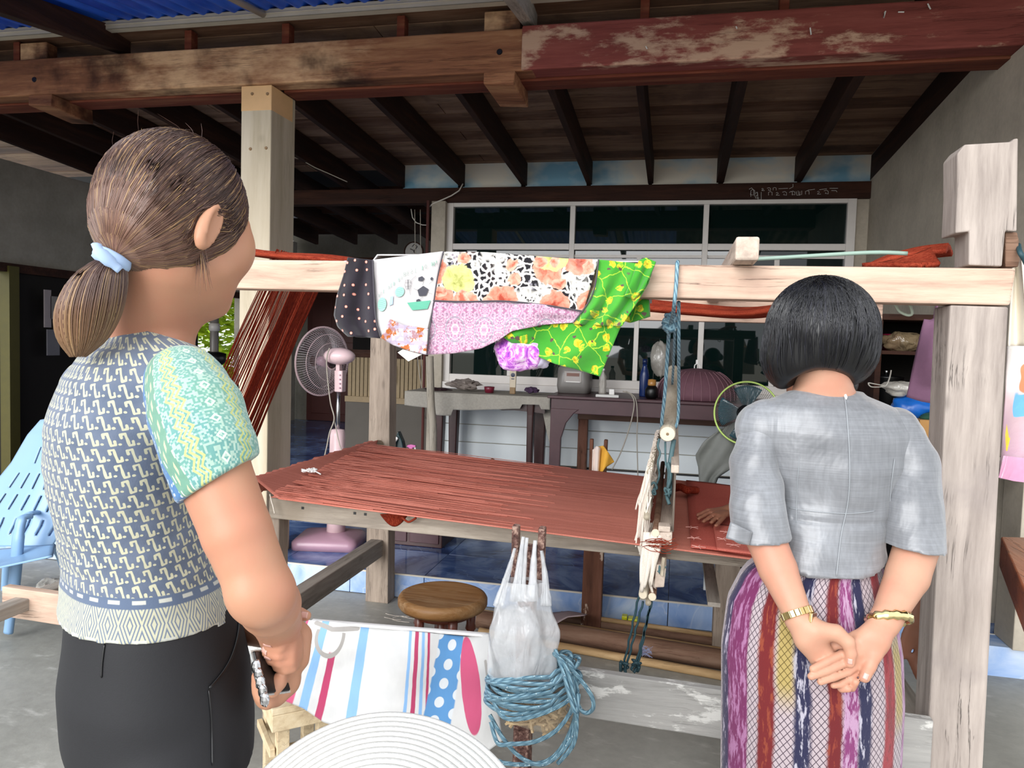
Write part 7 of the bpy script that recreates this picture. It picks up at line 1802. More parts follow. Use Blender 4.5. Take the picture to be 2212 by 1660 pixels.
def M_sleeve():
    b = NB('teal woven sleeve cloth'); u, v, _ = b.xyz(b.uv()); o = b.tc()
    gx = (u*460.0).sin(); gy = (v*460.0).sin(); pix = b.m('MAXIMUM', gx, gy)
    base = b.ramp(b.noise(o, 14, 3), [(0.3, '#5c8d8c'), (0.7, '#6f9d8c')])
    n = b.noise(b.com((u*420.0).floor()*0.2, (v*420.0).floor()*0.2, 0.), 6, 1); fl = b.st(n, 0.50, 0.53)
    c = b.mix(fl*0.75, base, '#a9bfb0')
    def zig(u0, amp, w_, col, c):
        t = ((v/0.017).fract()-0.5).abs()*amp; return b.mix(b.band(u-u0-t, -w_, w_, 0.0006), c, col)
    for u0 in (-0.014, -0.008, -0.002): c = zig(u0, 0.014, 0.0016, '#b8bb78', c)
    for u0 in (0.046, 0.052, 0.058): c = zig(u0, 0.014, 0.0013, '#b2b66c', c)
    fx = ((u-0.028).abs()); fy = ((v/0.022).fract()-0.5).abs()*0.022; fd = fx+fy
    c = b.mix(b.band(fd, 0.003, 0.006, 0.0004), c, '#bccabb')
    # bands by the back seam
    c = b.mix(1.0-b.st(u, -0.0260, -0.0255), c, '#658f7c')
    da = b.st((v*330.0).sin(), -0.1, 0.2); c = b.mix(b.band(u, -0.0270, -0.0250, 0.0003)*da, c, '#c3c7bc')
    dl = b.st((v*230.0+u*300.0).sin(), 0.2, 0.4); c = b.mix(b.band(u, -0.0425, -0.0305, 0.0004)*dl*b.st((u*900.0).sin(), 0, .3), c, '#bdbf98')
    c = b.mix(b.band(u, -0.0470, -0.0450, 0.0003)*da, c, '#c3c7bc')
    c = b.mix(1.0-b.st(u, -0.0510, -0.0505), c, '#3a6d9f'); dd2 = b.vor(o, 160); c = b.mix((1.0-b.st(u, -0.0510, -0.0505))*(1.0-b.st(dd2, 0.25, 0.35)), c, '#b5bfc6')
    return b.out(c, 0.8, b.bump(pix, 0.25, 0.001), 0, 0.25, 0.3)
link_np(p, q, 'sleeve', M_sleeve(), pa, uv=uvS, disp=foldS, smooth_it=2, label='pale teal sleeve with cream and yellow woven bands')
# trousers
TR = M_plain('black trouser cloth', '#141418', 0.75, 0.15, 200, 0.2, bd=0.001)
sd = SD((-1.3, 0.5, 0.02), (-0.2, 1.4, 1.16), 0.0075)
hp = [(312, 1190, .98, .118, .084), (325, 1250, .98, .128, .094), (335, 1300, .98, .142, .104), (338, 1370, .98, .147, .108), (341, 1450, .98, .153, .116), (350, 1560, .98, .150, .116), (362, 1640, .98, .140, .108)]
sd.tower((Rb, Fb), rowpx(hp), .03)
hipc = D3(360, 1600, .98)
for s__ in (-1, 1):
    hj = hipc+Rb*0.082*s__; kn_ = V((hj.x+0.01, hj.y+0.01, 0.46)); an = V((hj.x-0.01, hj.y-0.01, 0.09))
    sd.chain([hj, kn_, an], [.082, .068, .060], .01)
p, q = sd.mesh()
def foldT(p, N): return np_noise(p*np.array([1, 1, 0.6]), 10, 8)*0.003
link_np(p, q, 'trousers', TR, pa, disp=foldT, smooth_it=3)
bvT = bvh_of(LAST[0], q); surf_tube(bvT, [(515, 1335), (511, 1375), (498, 1420), (478, 1455), (450, 1488)], .0020, 'pocket_seam', MT['black'], pa, off=.001)
surf_tube(bvT, [(450, 1490), (456, 1560), (458, 1655)], .0012, 'side_seam', MT['black'], pa, off=.0008); surf_tube(bvT, [(227, 1392), (222, 1430), (220, 1465)], .0012, 'dart_seam', MT['black'], pa, off=.0008)
for s__ in (-1, 1):
    hj = hipc+Rb*0.082*s__; b = MB(); c = V((hj.x-0.01, hj.y-0.01, 0)); 
    blob(c+Fb*0.06+V((0, 0, 0.04)), 0.05, 0.05, 0.04, 12, 0).build('shoe', MT['black'], pa, smooth=True) if False else MB().tube([c+V((0, 0, .06))-Fb*.03, c+Fb*.06+V((0, 0, .035)), c+Fb*.16+V((0, 0, .025))], [.045, .042, .028], 14).build('shoe', MT['black'], pa, smooth=True)
# pocket seam and hip crease
def surf_seam(pts, D0, nm, r_=0.0016): MB().tube(sp([D3(a, b_, d) for a, b_, d in pts], 6), r_, 5).build(nm, MT['black'], pa, smooth=True)
# hair: cap, ponytail, tie
HA = M_hair('brown streaked hair', '#35241f', '#573c33', '#84604f', '#b08c60', 0.14)
HC = M_plain('brown hair base', '#3a2620', 0.5, 0.3, 40)
sd = SD(tuple(hc-V((.2, .2, .2))), tuple(hc+V((.2, .2, .22))), 0.0035)
tie = D3(246, 556, .850); capc = hc+UA*.022*hs_-Fa*.006
hr = (.089, .084, .094)
sd.el(capc, (Fa, Ra, UA), tuple(k-.003 for k in hr), .01)
sd.rc(capc-Fa*.035-UA*.03, tie+(capc-tie).normalized()*0.02, .052, .012, .02)
cF, cU, cH = A_(Fa), A_(UA), A_(hc)
def ch1(x, y, z):
    f = (x-cH[0])*cF[0]+(y-cH[1])*cF[1]+(z-cH[2])*cF[2]; u = (x-cH[0])*cU[0]+(y-cH[1])*cU[1]+(z-cH[2])*cU[2]
    return np.maximum((f-(.050+.55*u))*0.85, ((-.012+1.0*f)-u)*0.7)
earc = hc+(Fa*-.024+Ra*.090+UA*-.012)*hs_
sd.el(earc, (Fa, Ra, UA), (.014, .03, .024), .004, sub=True)
sd.cut(ch1); p, q = sd.mesh(); link_np(p, q, 'hair_cap', HC, pa, smooth_it=3)
rg = random.Random(12); paths = []; rads = []
FaN, RaN, UaN = np.array(tuple(Fa)), np.array(tuple(Ra)), np.array(tuple(UA)); capN = np.array(tuple(capc)); tieN = np.array(tuple(tie)); hcN = np.array(tuple(hc))
td = tieN-capN; tl_ = np.linalg.norm(td); tdn = td/tl_
def surfr(d):
    f, r_, u = d@FaN, d@RaN, d@UaN; return 1/math.sqrt((f/hr[0])**2+(r_/hr[1])**2+(u/hr[2])**2)
cnt = 0; earN = np.array(tuple(earc))
while cnt < 7500:
    d = np.array([rg.gauss(0, 1) for _ in range(3)])
    if cnt % 5 == 0: d = -tdn*1.0+d*.28
    d /= np.linalg.norm(d); pt = capN+d*surfr(d); f = (pt-hcN)@FaN; u = (pt-hcN)@UaN
    if f-(.046+.55*u) > 0 or (-.012+1.0*f)-u > 0: continue
    if rg.random() < 0.35 and (f-(.030+.55*u) < 0): continue
    cnt += 1; k = 12; pp = []; lift = rg.uniform(0.0002, 0.0035)
    for i in range(k):
        t = i/(k-1); dd_ = slerp(d, tdn, t); r_ = surfr(dd_)+lift*math.sin(math.pi*min(1, t*1.2+.1)); 
        blend = max(0, (t-.55)/.45)**1.6; r2 = r_*(1-blend)+tl_*blend; pp.append(capN+dd_*r2+np.array([rg.gauss(0, .0002) for _ in range(3)]))
    for i_ in range(k):
        dv_ = pp[i_]-earN; dl_ = np.linalg.norm(dv_)
        if dl_ < .026: pp[i_] = pp[i_]+(UaN*.9-FaN*.3)*(.026-dl_)*1.1
    paths.append(np.array(pp)); rads.append(rg.uniform(.00035, .0007))
for _ in range(16):   # loose flyaway strands at the crown and by the ear
    d = np.array([rg.gauss(0, .4), rg.gauss(0, .4), 0])+UaN+FaN*rg.uniform(-.5, .5); d /= np.linalg.norm(d); a = capN+d*surfr(d)*.98; e = np.array([rg.gauss(0, 1) for _ in range(3)])*.016+d*.012
    paths.append(np.array([a, a+e*.5+d*.004, a+e+d*.003])); rads.append(.00025)
for _ in range(36):
    a = np.array(tuple(D3(425+rg.uniform(-8, 10), 520+rg.uniform(-30, 20), .880+rg.uniform(0, .010)))); b_ = np.array(tuple(D3(438+rg.uniform(-18, 22), 600+rg.uniform(-30, 45), .886+rg.uniform(0, .010)))); m_ = (a+b_)/2+np.array([.002, 0, 0]); paths.append(np.array([a, a*.6+m_*.4, m_, b_])); rads.append(.0004)
fibres(paths, rads, 'hair_strands', HA, pa, rg)
# ponytail
pts_ = [D3(246, 556, .850), D3(218, 600, .846), D3(194, 668, .846), D3(178, 730, .852), D3(168, 772, .858)]
sd = SD(tuple(V(pts_[2])-V((.14, .14, .2))), tuple(V(pts_[0])+V((.12, .12, .08))), 0.004)
sd.chain(pts_[:-1], [.008, .020, .025, .012], .01); p, q = sd.mesh(); link_np(p, q, 'ponytail_core', HC, pa, smooth_it=2)
cl_ = [np.array(tuple(a)) for a in pts_]; csp = spl(cl_, 6); rsp = spl([[.011], [.027], [.0325], [.025], [.008]], 6); paths = []; rads = []
vx = np.array(tuple(RTH)); vy = np.array(tuple(FWH))
for _ in range(2400):
    a = rg.uniform(0, 2*math.pi); m_ = rg.uniform(.80, 1.04); end = rg.uniform(.80, 1.0); pp = []
    for i in range(14):
        t = i/13*end; k = t*(len(csp)-1); k0 = min(int(k), len(csp)-2); f = k-k0; c = csp[k0]*(1-f)+csp[k0+1]*f; r_ = (rsp[k0]*(1-f)+rsp[k0+1]*f)[0]
        w__ = a+0.5*t; pp.append(c+(vx*math.cos(w__)+vy*math.sin(w__))*r_*m_)
    paths.append(np.array(pp)); rads.append(rg.uniform(.0005, .0009))
HP = M_hair('ponytail hair', '#3a2622', '#654a40', '#96714f', '#a98860', 0.2)
fibres(paths, rads, 'ponytail', HP, pa, rg)
tdv = (V(pts_[1])-tie).normalized()
MB().lathe(tie-tdv*.006, [(0.010, 0), (0.019, 0.002), (0.021, 0.009), (0.020, 0.017), (0.012, 0.02)], 20, tuple(tdv)).build('hair_tie', M_plain('pale blue cloth tie', '#9fb6d6', 0.8), pa, smooth=True)
MB().tube(sp([tie+RTH*-.012-FWH*.014+V((0, 0, .012)), tie-FWH*.024, tie+RTH*.016-FWH*.016-V((0, 0, .016))], 5), [.006]*4+[.009]*4+[.006]*3, 8, flat=.5).build('hair_tie', M_plain('pale blue cloth tie', '#9fb6d6', 0.8), pa, smooth=True)
# brow and eye on the visible side
for q_ in (-1, 1):
    L = lambda f, r_, u: hc+(Fa*f+Ra*r_+UA*u)*hs_
    MB().tube(sp([L(.092, .012*q_, .020), L(.090, .028*q_, .026), L(.078, .046*q_, .019)], 5), [.0012]*4+[.0024]*4+[.0008]*3, 6).build('eyebrow', MT['black'], pa, smooth=True)
    MB().tube(sp([L(.0895, .018*q_, -.004), L(.0915, .030*q_, -.001), L(.083, .044*q_, -.005)], 5), .0010, 5).build('eyelashes', MT['black'], pa, smooth=True)
    MB().lathe(L(.0885, .030*q_, -.0035), [(0, 0), (.0045, 0), (.0035, .0018), (0, .0022)], 12, tuple(Fa)).build('eye', MT['black'], pa, smooth=True)

# ================================================================== right woman
pb_ = thing('person', (0.30, 1.62, 0), 'woman with black bobbed hair, grey silk blouse and striped sarong, hands clasped behind', 'person')
Fh = (FWH*0.97+RTH*0.12).normalized(); Rh = V((Fh.y, -Fh.x, 0)); UB = (UPV+Fh*0.22).normalized(); FhT = (Fh-UPV*0.22).normalized()
FB, RB = FWH, RTH
hcB = D3(1778, 722, 1.52)
sd = SD((-0.02, 1.20, 0.72), (0.62, 1.85, 1.58), 0.0027)
head(sd, hcB, FhT, Rh, UB, .92, D3(1780, 865, 1.52), .050)
torB = [(1780, 852, 1.52, .070, .055), (1785, 880, 1.52, .125, .075), (1792, 930, 1.52, .150, .090), (1800, 1000, 1.52, .143, .094), (1799, 1080, 1.52, .120, .086), (1790, 1150, 1.51, .112, .082), (1778, 1200, 1.51, .128, .092), (1766, 1240, 1.51, .146, .108), (1758, 1300, 1.51, .163, .122)]
sd.tower((RB, FB), [(z, x, y, a-(.016 if z > 1.12 else .03), b-(.016 if z > 1.12 else .034)) for z, x, y, a, b in rowpx(torB)], .03)
sL, sR = D3(1640, 925, 1.52), D3(1945, 950, 1.52)
eL, eR = D3(1648, 1150, 1.45), D3(1985, 1165, 1.46)
sd.chain([sL, eL], [.038, .034], .02); sd.chain([sR, eR], [.040, .038], .02)
wL, wR = D3(1727, 1338, 1.375), D3(1912, 1342, 1.375)
sd.chain([eL, D3(1680, 1230, 1.42), wL], [.038, .036, .0245], .012); sd.chain([eR, D3(1960, 1245, 1.43), wR], [.041, .0395, .0265], .012)
dq = 1.355
# her left hand (picture left): palm toward us, thumb over the other hand
sd.rc(wL, D3(1752, 1375, dq+.008), .0235, .027, .014, flat=(FWH, .75)); sd.rc(D3(1748, 1380, dq+.01), D3(1785, 1432, dq+.012), .026, .024, .016, flat=(FWH, .7))
sd.chain([D3(1762, 1362, dq), D3(1806, 1368, dq-.006), D3(1831, 1388, dq-.012), D3(1838, 1412, dq-.014), D3(1836, 1434, dq-.013)], [.018, .0150, .0125, .0100, .0085], .006, .014)
for pts, r_ in (([(1790, 1425, dq+.016), (1806, 1468, dq+.012), (1818, 1488, dq+.0), (1832, 1489, dq-.006)], .0088), ([(1798, 1418, dq+.018), (1826, 1462, dq+.015), (1840, 1486, dq+.002), (1848, 1474, dq-.008)], .0090),
                ([(1790, 1400, dq+.02), (1832, 1392, dq+.012), (1846, 1390, dq-.002), (1852, 1412, dq-.006)], .0085), ([(1795, 1395, dq+.02), (1845, 1372, dq+.014), (1858, 1380, dq+.002), (1862, 1398, dq-.002)], .0075)):
    sd.chain([D3(*a) for a in pts], [r_*.92, r_*.88, r_*.84, r_*.74], .0015, .006)
# her right hand (picture right)
sd.rc(wR, D3(1888, 1380, dq+.005), .0255, .0275, .014, flat=(FWH, .75)); sd.rc(D3(1886, 1382, dq+.005), D3(1862, 1420, dq+.008), .028, .026, .014, flat=(FWH, .7))
sd.chain([D3(1898, 1385, dq), D3(1888, 1415, dq-.006), D3(1878, 1440, dq-.010), D3(1868, 1464, dq-.012)], [.016, .0135, .0115, .0098], .005, .012)
for pts, r_ in (([(1862, 1402, dq+.005), (1818, 1414, dq-.002), (1786, 1430, dq-.008), (1756, 1446, dq-.012)], .0092), ([(1862, 1415, dq+.005), (1826, 1432, dq-.004), (1786, 1450, dq-.010), (1752, 1462, dq-.014)], .0092),
                ([(1862, 1430, dq+.006), (1832, 1452, dq-.004), (1800, 1464, dq-.010), (1772, 1474, dq-.012)], .0086), ([(1860, 1440, dq+.010), (1838, 1466, dq+.0), (1814, 1480, dq-.004), (1800, 1482, dq-.006)], .0076)):
    sd.chain([D3(*a) for a in pts], [r_*.90, r_*.85, r_*.83, r_*.75], .0015, .005)
p, q = sd.mesh(); link_np(p, q, 'body', MT['skinB'], pb_, smooth_it=1)
bvH = bvh_of(LAST[0], q)
def nails(bv, par, items):
    for px, py, dx, dy, r_ in items:
        c, n_ = hit(bv, px, py, 0)
        if c is None: continue
        d = (RTH*dx-UPV*dy).normalized(); d = (d-n_*d.dot(n_)).normalized(); hand_nails(par, [(c-n_*r_*.47, d, n_, r_)])
nails(bvA, pa, NA)
nails(bvH, pb_, [(1870, 1462, -.35, 1, .0056), (1836, 1430, 0, 1, .0050)])
# blouse
BL = NB('grey slubbed silk'); oB = BL.tc(); ux, uy, uz = BL.xyz(oB); 
slub = BL.noise(BL.map(oB, (3, 3, 160)), 1.0, 5, 0.7); slub2 = BL.noise(BL.map(oB, (9, 9, 420)), 1.0, 3, 0.7); wf = BL.noise(BL.map(oB, (130, 130, 4)), 1.0, 3)
msk = BL.noise(BL.map(oB, (7, 7, 9), (2, 1, 0)), 1.0, 3)
cB = BL.ramp(slub2*0.28+wf*0.22+BL.noise(oB, 6, 4)*0.5, [(0.35, '#5f6165'), (0.5, '#74767a'), (0.65, '#888b90')])
cB = BL.mix(BL.st(slub, 0.70, 0.735)*BL.st(msk, 0.45, 0.55), cB, '#c3c5c8')
fold = BL.noise(BL.map(oB, (1.0, 1.0, 0.55)), 13, 3, 0.5, 0.8)
MBl = BL.out(cB, 0.36, BL.bump(fold, 0.35, 0.02, BL.bump(slub2, 0.2, 0.001)), 0, 0.6, 0.3)
sd = SD((-0.15, 1.2, 0.90), (0.80, 2.0, 1.42), 0.0045)
sd.tower((RB, FB), rowpx(torB), .03); sd.rc(D3(1735, 893, 1.52), sL, .040, .050, .03); sd.rc(D3(1840, 893, 1.52), sR, .040, .050, .03)
nk = D3(1780, 838, 1.50); nN2 = (UPV*0.96+FB*0.26).normalized()
hz0 = D3(1800, 1256, 1.41).z
def cb(x, y, z):
    top = (x-nk.x)*nN2.x+(y-nk.y)*nN2.y+(z-nk.z)*nN2.z-.003
    s_ = (x-nk.x)*RB.x+(y-nk.y)*RB.y; low = (hz0+1.4*s_**2)-z; return np.maximum(low, top)
sd.cut(cb); p, q = sd.mesh()
def foldB(p, N):
    c = D3(1800, 1000, 1.52); s_ = (p-np.array(tuple(c)))@np.array(tuple(RB)); z = p[:, 2]
    w1 = np.sin((s_*42+(z-1.1)*14))*0.0045*np.exp(-((z-1.17)/.10)**2)+np.sin(s_*55-(z-1.0)*22)*.003*np.exp(-((z-1.02)/.05)**2)
    w2 = np_noise(p*np.array([1, 1, .6]), 9, 4)*.006+np_noise(p*np.array([1, 1, 1.6]), 17, 6)*.0026; ten = -0.006*np.exp(-((z-1.09)/.006)**2)*(abs(s_) < .1)
    return w1+w2+ten*0.5
link_np(p, q, 'blouse', MBl, pb_, disp=foldB, smooth_it=2)
bvB = bvh_of(LAST[0], q); SE = M_plain('pale grey seam', '#8b8f93', .5)
surf_tube(bvB, [(1822, 846), (1829, 900), (1835, 1000), (1832, 1080), (1816, 1160), (1806, 1246)], .0013, 'back_seam', SE, pb_, off=.0012)
surf_tube(bvB, [(1823, 848), (1826, 866)], .0030, 'zip_pull', MT['whitep'], pb_, n=3, off=.004)
surf_tube(bvB, [(1727, 985), (1722, 1060), (1720, 1130)], .0009, 'dart_seam', SE, pb_, off=.001); surf_tube(bvB, [(1932, 990), (1924, 1050), (1920, 1110)], .0009, 'dart_seam', SE, pb_, off=.001)
surf_tube(bvB, [(1705, 1098), (1760, 1106), (1835, 1110), (1890, 1104)], .0010, 'waist_seam', SE, pb_, off=.001)
for nm, (a0, a1, a2, a3), rs_, hpx in (('sleeve', ((1652, 915, 1.515), (1632, 1000, 1.50), (1632, 1090, 1.47), (1652, 1200, 1.44)), (.046, .050, .051, .055), ((1620, 1182, 1.40), (1702, 1176, 1.40))),
                                      ('sleeve', ((1930, 930, 1.515), (1968, 1010, 1.50), (1972, 1100, 1.47), (1976, 1220, 1.44)), (.048, .052, .055, .058), ((1905, 1188, 1.40), (2038, 1203, 1.40)))):
    c_ = [D3(*t_) for t_ in (a0, a1, a2, a3)]; lo_ = np.min([tuple(v) for v in c_], 0)-.09; hi_ = np.max([tuple(v) for v in c_], 0)+.09
    sd = SD(lo_, hi_, .0038); sd.chain(c_, rs_, .01)
    g0, g1 = D3(*hpx[0]), D3(*hpx[1]); gd = (g1-g0).normalized(); gn = gd.cross(-FWH).normalized(); gn = -gn if gn.z > 0 else gn
    sd.cut(lambda x, y, z: (x-g0.x)*gn.x+(y-g0.y)*gn.y+(z-g0.z)*gn.z)
    # hollow the cuff so that the arm comes out of it
    ax_ = (c_[3]-c_[2]).normalized(); sd.rc(c_[2]+ax_*.045, c_[3]+ax_*.05, rs_[3]-.012, rs_[3]-.006, .004, sub=True)
    p, q = sd.mesh(); link_np(p, q, nm, MBl, pb_, disp=lambda p, N: np_noise(p*np.array([1, 1, .5]), 15, 9)*.0075+np_noise(p*np.array([1, 1, 1.3]), 24, 3)*.003, smooth_it=2)
# loose cuff flap at the left sleeve, back seam, zip
g, _f = sheet_lr([(1572, 1150), (1568, 1166)], [(1622, 1148), (1618, 1180)], lambda u, v: 1.56, 8, 8); 
cfm = MB(); cfm.grid(lambda u, v: D3(lerp(lerp(1578, 1568, v), lerp(1624, 1617, v), u), lerp(1128+22*u, 1163+15*u, v), 1.405-.008*math.sin(math.pi*u)), 10, 8); cfm.build('cuff_flap', MBl, pb_, smooth=True, solid=.003)
# sarong
SK = NB('striped ikat sarong'); u, v, _ = SK.xyz(SK.uv()); oS = SK.tc()
us = u+0.012*(SK.noise(SK.com(0.0, v*6.0, 0.), 1.2, 2)-0.5)+(v-0.4)*0.0
net = SK.m('MAXIMUM', SK.st(((u*300.0+v*190.0).sin()).abs(), 0.90, 0.99), SK.st(((u*300.0-v*190.0).sin()).abs(), 0.90, 0.99))
c = SK.mix(1.0-SK.st(SK.m('MINIMUM', ((u*260.0+v*190.0).sin()).abs(), ((u*260.0-v*190.0).sin()).abs()), 0.12, 0.3), '#a3969a', '#3f313d')
ink_n = SK.noise(SK.map(SK.com(u, v, 0.), (60, 14, 1)), 1.0, 4, 0.7, 0.6); ink2 = SK.noise(SK.map(SK.com(u, v, 0.), (140, 22, 1)), 1.0, 3, 0.7)
def band_s(c, a, b_, mat_lo, mat_hi, thr=0.5, w_=0.03, soft=.004):
    col = SK.mix(SK.st(ink_n*0.5+ink2*0.5, thr-w_, thr+w_), mat_lo, mat_hi); return SK.mix(SK.band(us+ (ink2-0.5)*0.010, a, b_, soft), c, col)
def th(px): 
    f = (px-1558)/386.0; return math.acos(max(-1, min(1, 1-2*f)))/math.pi*0.5
for a, b_, lo_, hi_, t_ in ((1546, 1572, '#2c2442', '#a99fb0', .56), (1562, 1588, '#66254f', '#946488', .52), (1606, 1634, '#641b1d', '#803a27', .55), (1668, 1700, '#23233f', '#a09da9', .54), (1733, 1762, '#5f191c', '#7a3325', .56),
                            (1764, 1797, '#733260', '#a3819c', .50), (1797, 1826, '#22223f', '#a29fab', .56), (1860, 1890, '#6f1f25', '#86282f', .5), (1916, 1932, '#733264', '#a07c9a', .5)):
    c = band_s(c, th(a), th(b_), lo_, hi_, t_)
for a, b_, v0, v1 in ((1638, 1668, .10, .30), (1892, 1916, .18, .36)):
    m_ = SK.band(us, th(a), th(b_), .006)*SK.band(v, v0, v1, .04); c = SK.mix(m_*0.8, c, SK.mix(1.0-SK.st(SK.m('MINIMUM', ((u*260.0+v*190.0).sin()).abs(), ((u*260.0-v*190.0).sin()).abs()), .1, .3), '#9c8834', '#5b4c18'))
for k in range(3): pass
rep = SK.st(u, 0.5, 0.502); c = SK.mix(rep*0.0, c, c)
SKM = SK.out(c, .85, SK.bump(SK.noise(oS, 260, 2), .4, .002, SK.bump(SK.noise(SK.map(oS, (1, 1, .3)), 9, 3), .5, .02)), 0, .25, .2)
zr_ = [(1195, 1778, 116), (1235, 1756, 150), (1300, 1749, 176), (1400, 1750, 190), (1500, 1751, 191), (1660, 1745, 187)]
rows = [(D3(cx, y, 1.52).z, D3(cx, y, 1.52), hw*1.52/F_PX*0.985) for y, cx, hw in zr_]
rows.append((0.30, V((rows[-1][1].x, rows[-1][1].y, 0.3)), .165)); rows.append((0.09, V((rows[-1][1].x, rows[-1][1].y, 0.09)), .155))
zs_ = [r_[0] for r_ in rows][::-1]
def skf2(u, v):
    z = lerp(rows[0][0]+0.03, rows[-1][0], v); cx = float(np.interp(z, zs_, [r_[1].x for r_ in rows][::-1])); cy = float(np.interp(z, zs_, [r_[1].y for r_ in rows][::-1])); hw = float(np.interp(z, zs_, [r_[2] for r_ in rows][::-1]))
    a = u*2*math.pi; fo_ = 1+.012*math.sin(a*7+v*4)*min(1, v*2)+.02*nz(math.cos(a)*2, math.sin(a)*2, v*3)*min(1, v*2)
    back = 0.115 if math.sin(a) > 0 else 0.12
    p = V((cx, cy, z))-RTH*math.cos(a)*hw*fo_-FWH*math.sin(a)*max(.70*hw, .088)*fo_; return p
MB().grid(skf2, 160, 60).build('sarong', SKM, pb_, smooth=True, solid=.003)
for s__ in (-1, 1):
    c = rows[-1][1]+RTH*.06*s__; MB().tube([V((c.x, c.y, .14)), V((c.x, c.y, .05))+FWH*.0, V((c.x, c.y, .035))+FWH*.12, V((c.x, c.y, .022))+FWH*.19], [.036, .038, .036, .022], 14).build('foot', MT['skinB'], pb_, smooth=True)
# black bobbed hair
HB = M_hair('black hair', '#060608', '#0b0b10', '#17171d', '#2b2b35', .12, .30); HBc = M_plain('black hair base', '#08080a', .4, .1)
cB_ = D3(1775, 716, 1.505); hrB = (.106, .109, .112)
sd = SD(tuple(cB_-V((.18, .18, .18))), tuple(cB_+V((.18, .18, .16))), .0038)
sd.el(cB_, (Fh, Rh, UPV), hrB, .01)
# lobes at the sides, hollow at the nape
sd.el(cB_-RTH*.062-UPV*.060+FWH*.01, (FWH, RTH, UPV), (.075, .048, .062), .03); sd.el(cB_+RTH*.055-UPV*.052+FWH*.01, (FWH, RTH, UPV), (.075, .050, .056), .03)
sd.el(D3(1775, 845, 1.46), (FWH, RTH, UPV), (.08, .062, .040), .02, sub=True); sd.el(cB_+Fh*.10-UPV*.06, (Fh, Rh, UPV), (.06, .06, .10), .01, sub=True)
p, q = sd.mesh(); link_np(p, q, 'hair_cap', HBc, pb_, smooth_it=3, disp=lambda p, N: np_noise(p*np.array([1, 1, .25]), 55, 2)*.0016)
bv = bvh_of(p, q)
crown = cB_+UPV*.100-FWH*.030; paths = []; rads = []
for _ in range(2600):
    a = rg.uniform(0, 2*math.pi); e = rg.uniform(.55, 1.0); end_el = rg.uniform(.35, 1.02); d0 = (crown-cB_).normalized(); off0 = V((rg.gauss(0, .02), rg.gauss(0, .02), 0))
    hdir = V((math.cos(a), math.sin(a), 0)); last = None; pp = []
    k = 13
    for i in range(k):
        t = i/(k-1)*end_el; zt_ = 0.105-0.225*t; rr_ = 0.02+0.13*min(1, (t*2.2))**.6
        q0 = cB_+UPV*(zt_ if zt_ > -.118 else -.118)+hdir*rr_+off0*(1-t)
        # project inward on to the cap
        tgt = cB_+UPV*(zt_*.7)+FWH*.0; r_ = bv.ray_cast(q0+(q0-tgt).normalized()*.08, (tgt-q0).normalized())
        if r_[0] is None: break
        pp.append(np.array(tuple(r_[0]+r_[1]*rg.uniform(.0004, .0018))))
    if len(pp) > 4:
        ok = all(np.linalg.norm(pp[i+1]-pp[i]) < .04 for i in range(len(pp)-1))
        if ok: paths.append(np.array(pp)); rads.append(rg.uniform(.0005, .0009))
fibres(paths, rads, 'hair_strands', HB, pb_, rg)
# watch and bangle
wt = thing('wristwatch', wL, 'gold watch with a linked band on the left wrist of the woman in grey', 'watch')
wa = (wL-eL).normalized(); wc = D3(1722, 1326, 1.377)
def ring(c, axd, r_, hw, n, fn_, flat=.88):
    axd = V(axd).normalized(); u_ = (RTH-axd*RTH.dot(axd)).normalized(); w__ = axd.cross(u_)
    for i in range(n):
        a0 = 2*math.pi*i/n; fn_(c, u_, w__, axd, a0, 2*math.pi/n)
def lk(c, u_, w__, axd, a, da):
    r_ = .0285; m_ = c+(u_*math.cos(a)+w__*math.sin(a)*.88)*r_; t = (-u_*math.sin(a)+w__*math.cos(a)*.88).normalized(); MB().bar(m_-t*r_*da*.46, m_+t*r_*da*.46, .013, .0035, up=(m_-c)).build('link', MT['gold'], wt, bevel=.0008)
ring(wc, wa, .0275, .006, 20, lk)
n_ = (RTH*.75-FWH*.66).normalized(); m_ = wc+n_*.0285; t_ = wa.cross(n_).normalized(); MB().bar(m_-t_*.013, m_+t_*.013, .017, .006, up=n_).build('clasp', MT['gold'], wt, bevel=.001)
bgl = thing('bangle', wR, 'shiny gold bangle on the right wrist of the woman in grey', 'bangle')
ba = (wR-eR).normalized(); bt = (ba+RTH*.55).normalized(); bc = D3(1920, 1338, 1.378); u_ = (RTH-bt*RTH.dot(bt)).normalized(); w__ = bt.cross(u_)
MB().tube([bc+(u_*math.cos(2*math.pi*i/40)*.0375+w__*math.sin(2*math.pi*i/40)*.030) for i in range(40)], [.0066+.0013*math.sin(i*2.1) for i in range(40)], 10, closed=True, flat=1.3).build('ring', MT['goldb'], bgl, smooth=True)

# ================================================================== the weaver behind her
pc_ = thing('person', (0.6, 2.7, 0.42), 'weaver seated on the loom bench, mostly hidden behind the woman in grey', 'person')
Fc = V((-1, 0.05, 0)).normalized(); Rc = V((0.05, 1, 0)).normalized()
hcC = V((0.47, 2.72, 1.30))
sd = SD((-0.25, 2.05, 0.0), (1.0, 3.25, 1.5), 0.0065)
head(sd, hcC, (Fc-UPV*.4).normalized(), Rc, (UPV+Fc*.4).normalized(), .92, V((.56, 2.72, 1.17)), .05)
sd.tower((Rc, Fc), [(.45, .62, 2.72, .16, .12), (.55, .63, 2.72, .155, .115), (.75, .62, 2.72, .125, .09), (.95, .60, 2.72, .145, .095), (1.10, .58, 2.72, .15, .08), (1.18, .57, 2.72, .07, .05)], .03)
hC = P(1560, 1108, Z=.845); shN, shF = V((.56, 2.55, 1.10)), V((.56, 2.89, 1.10))
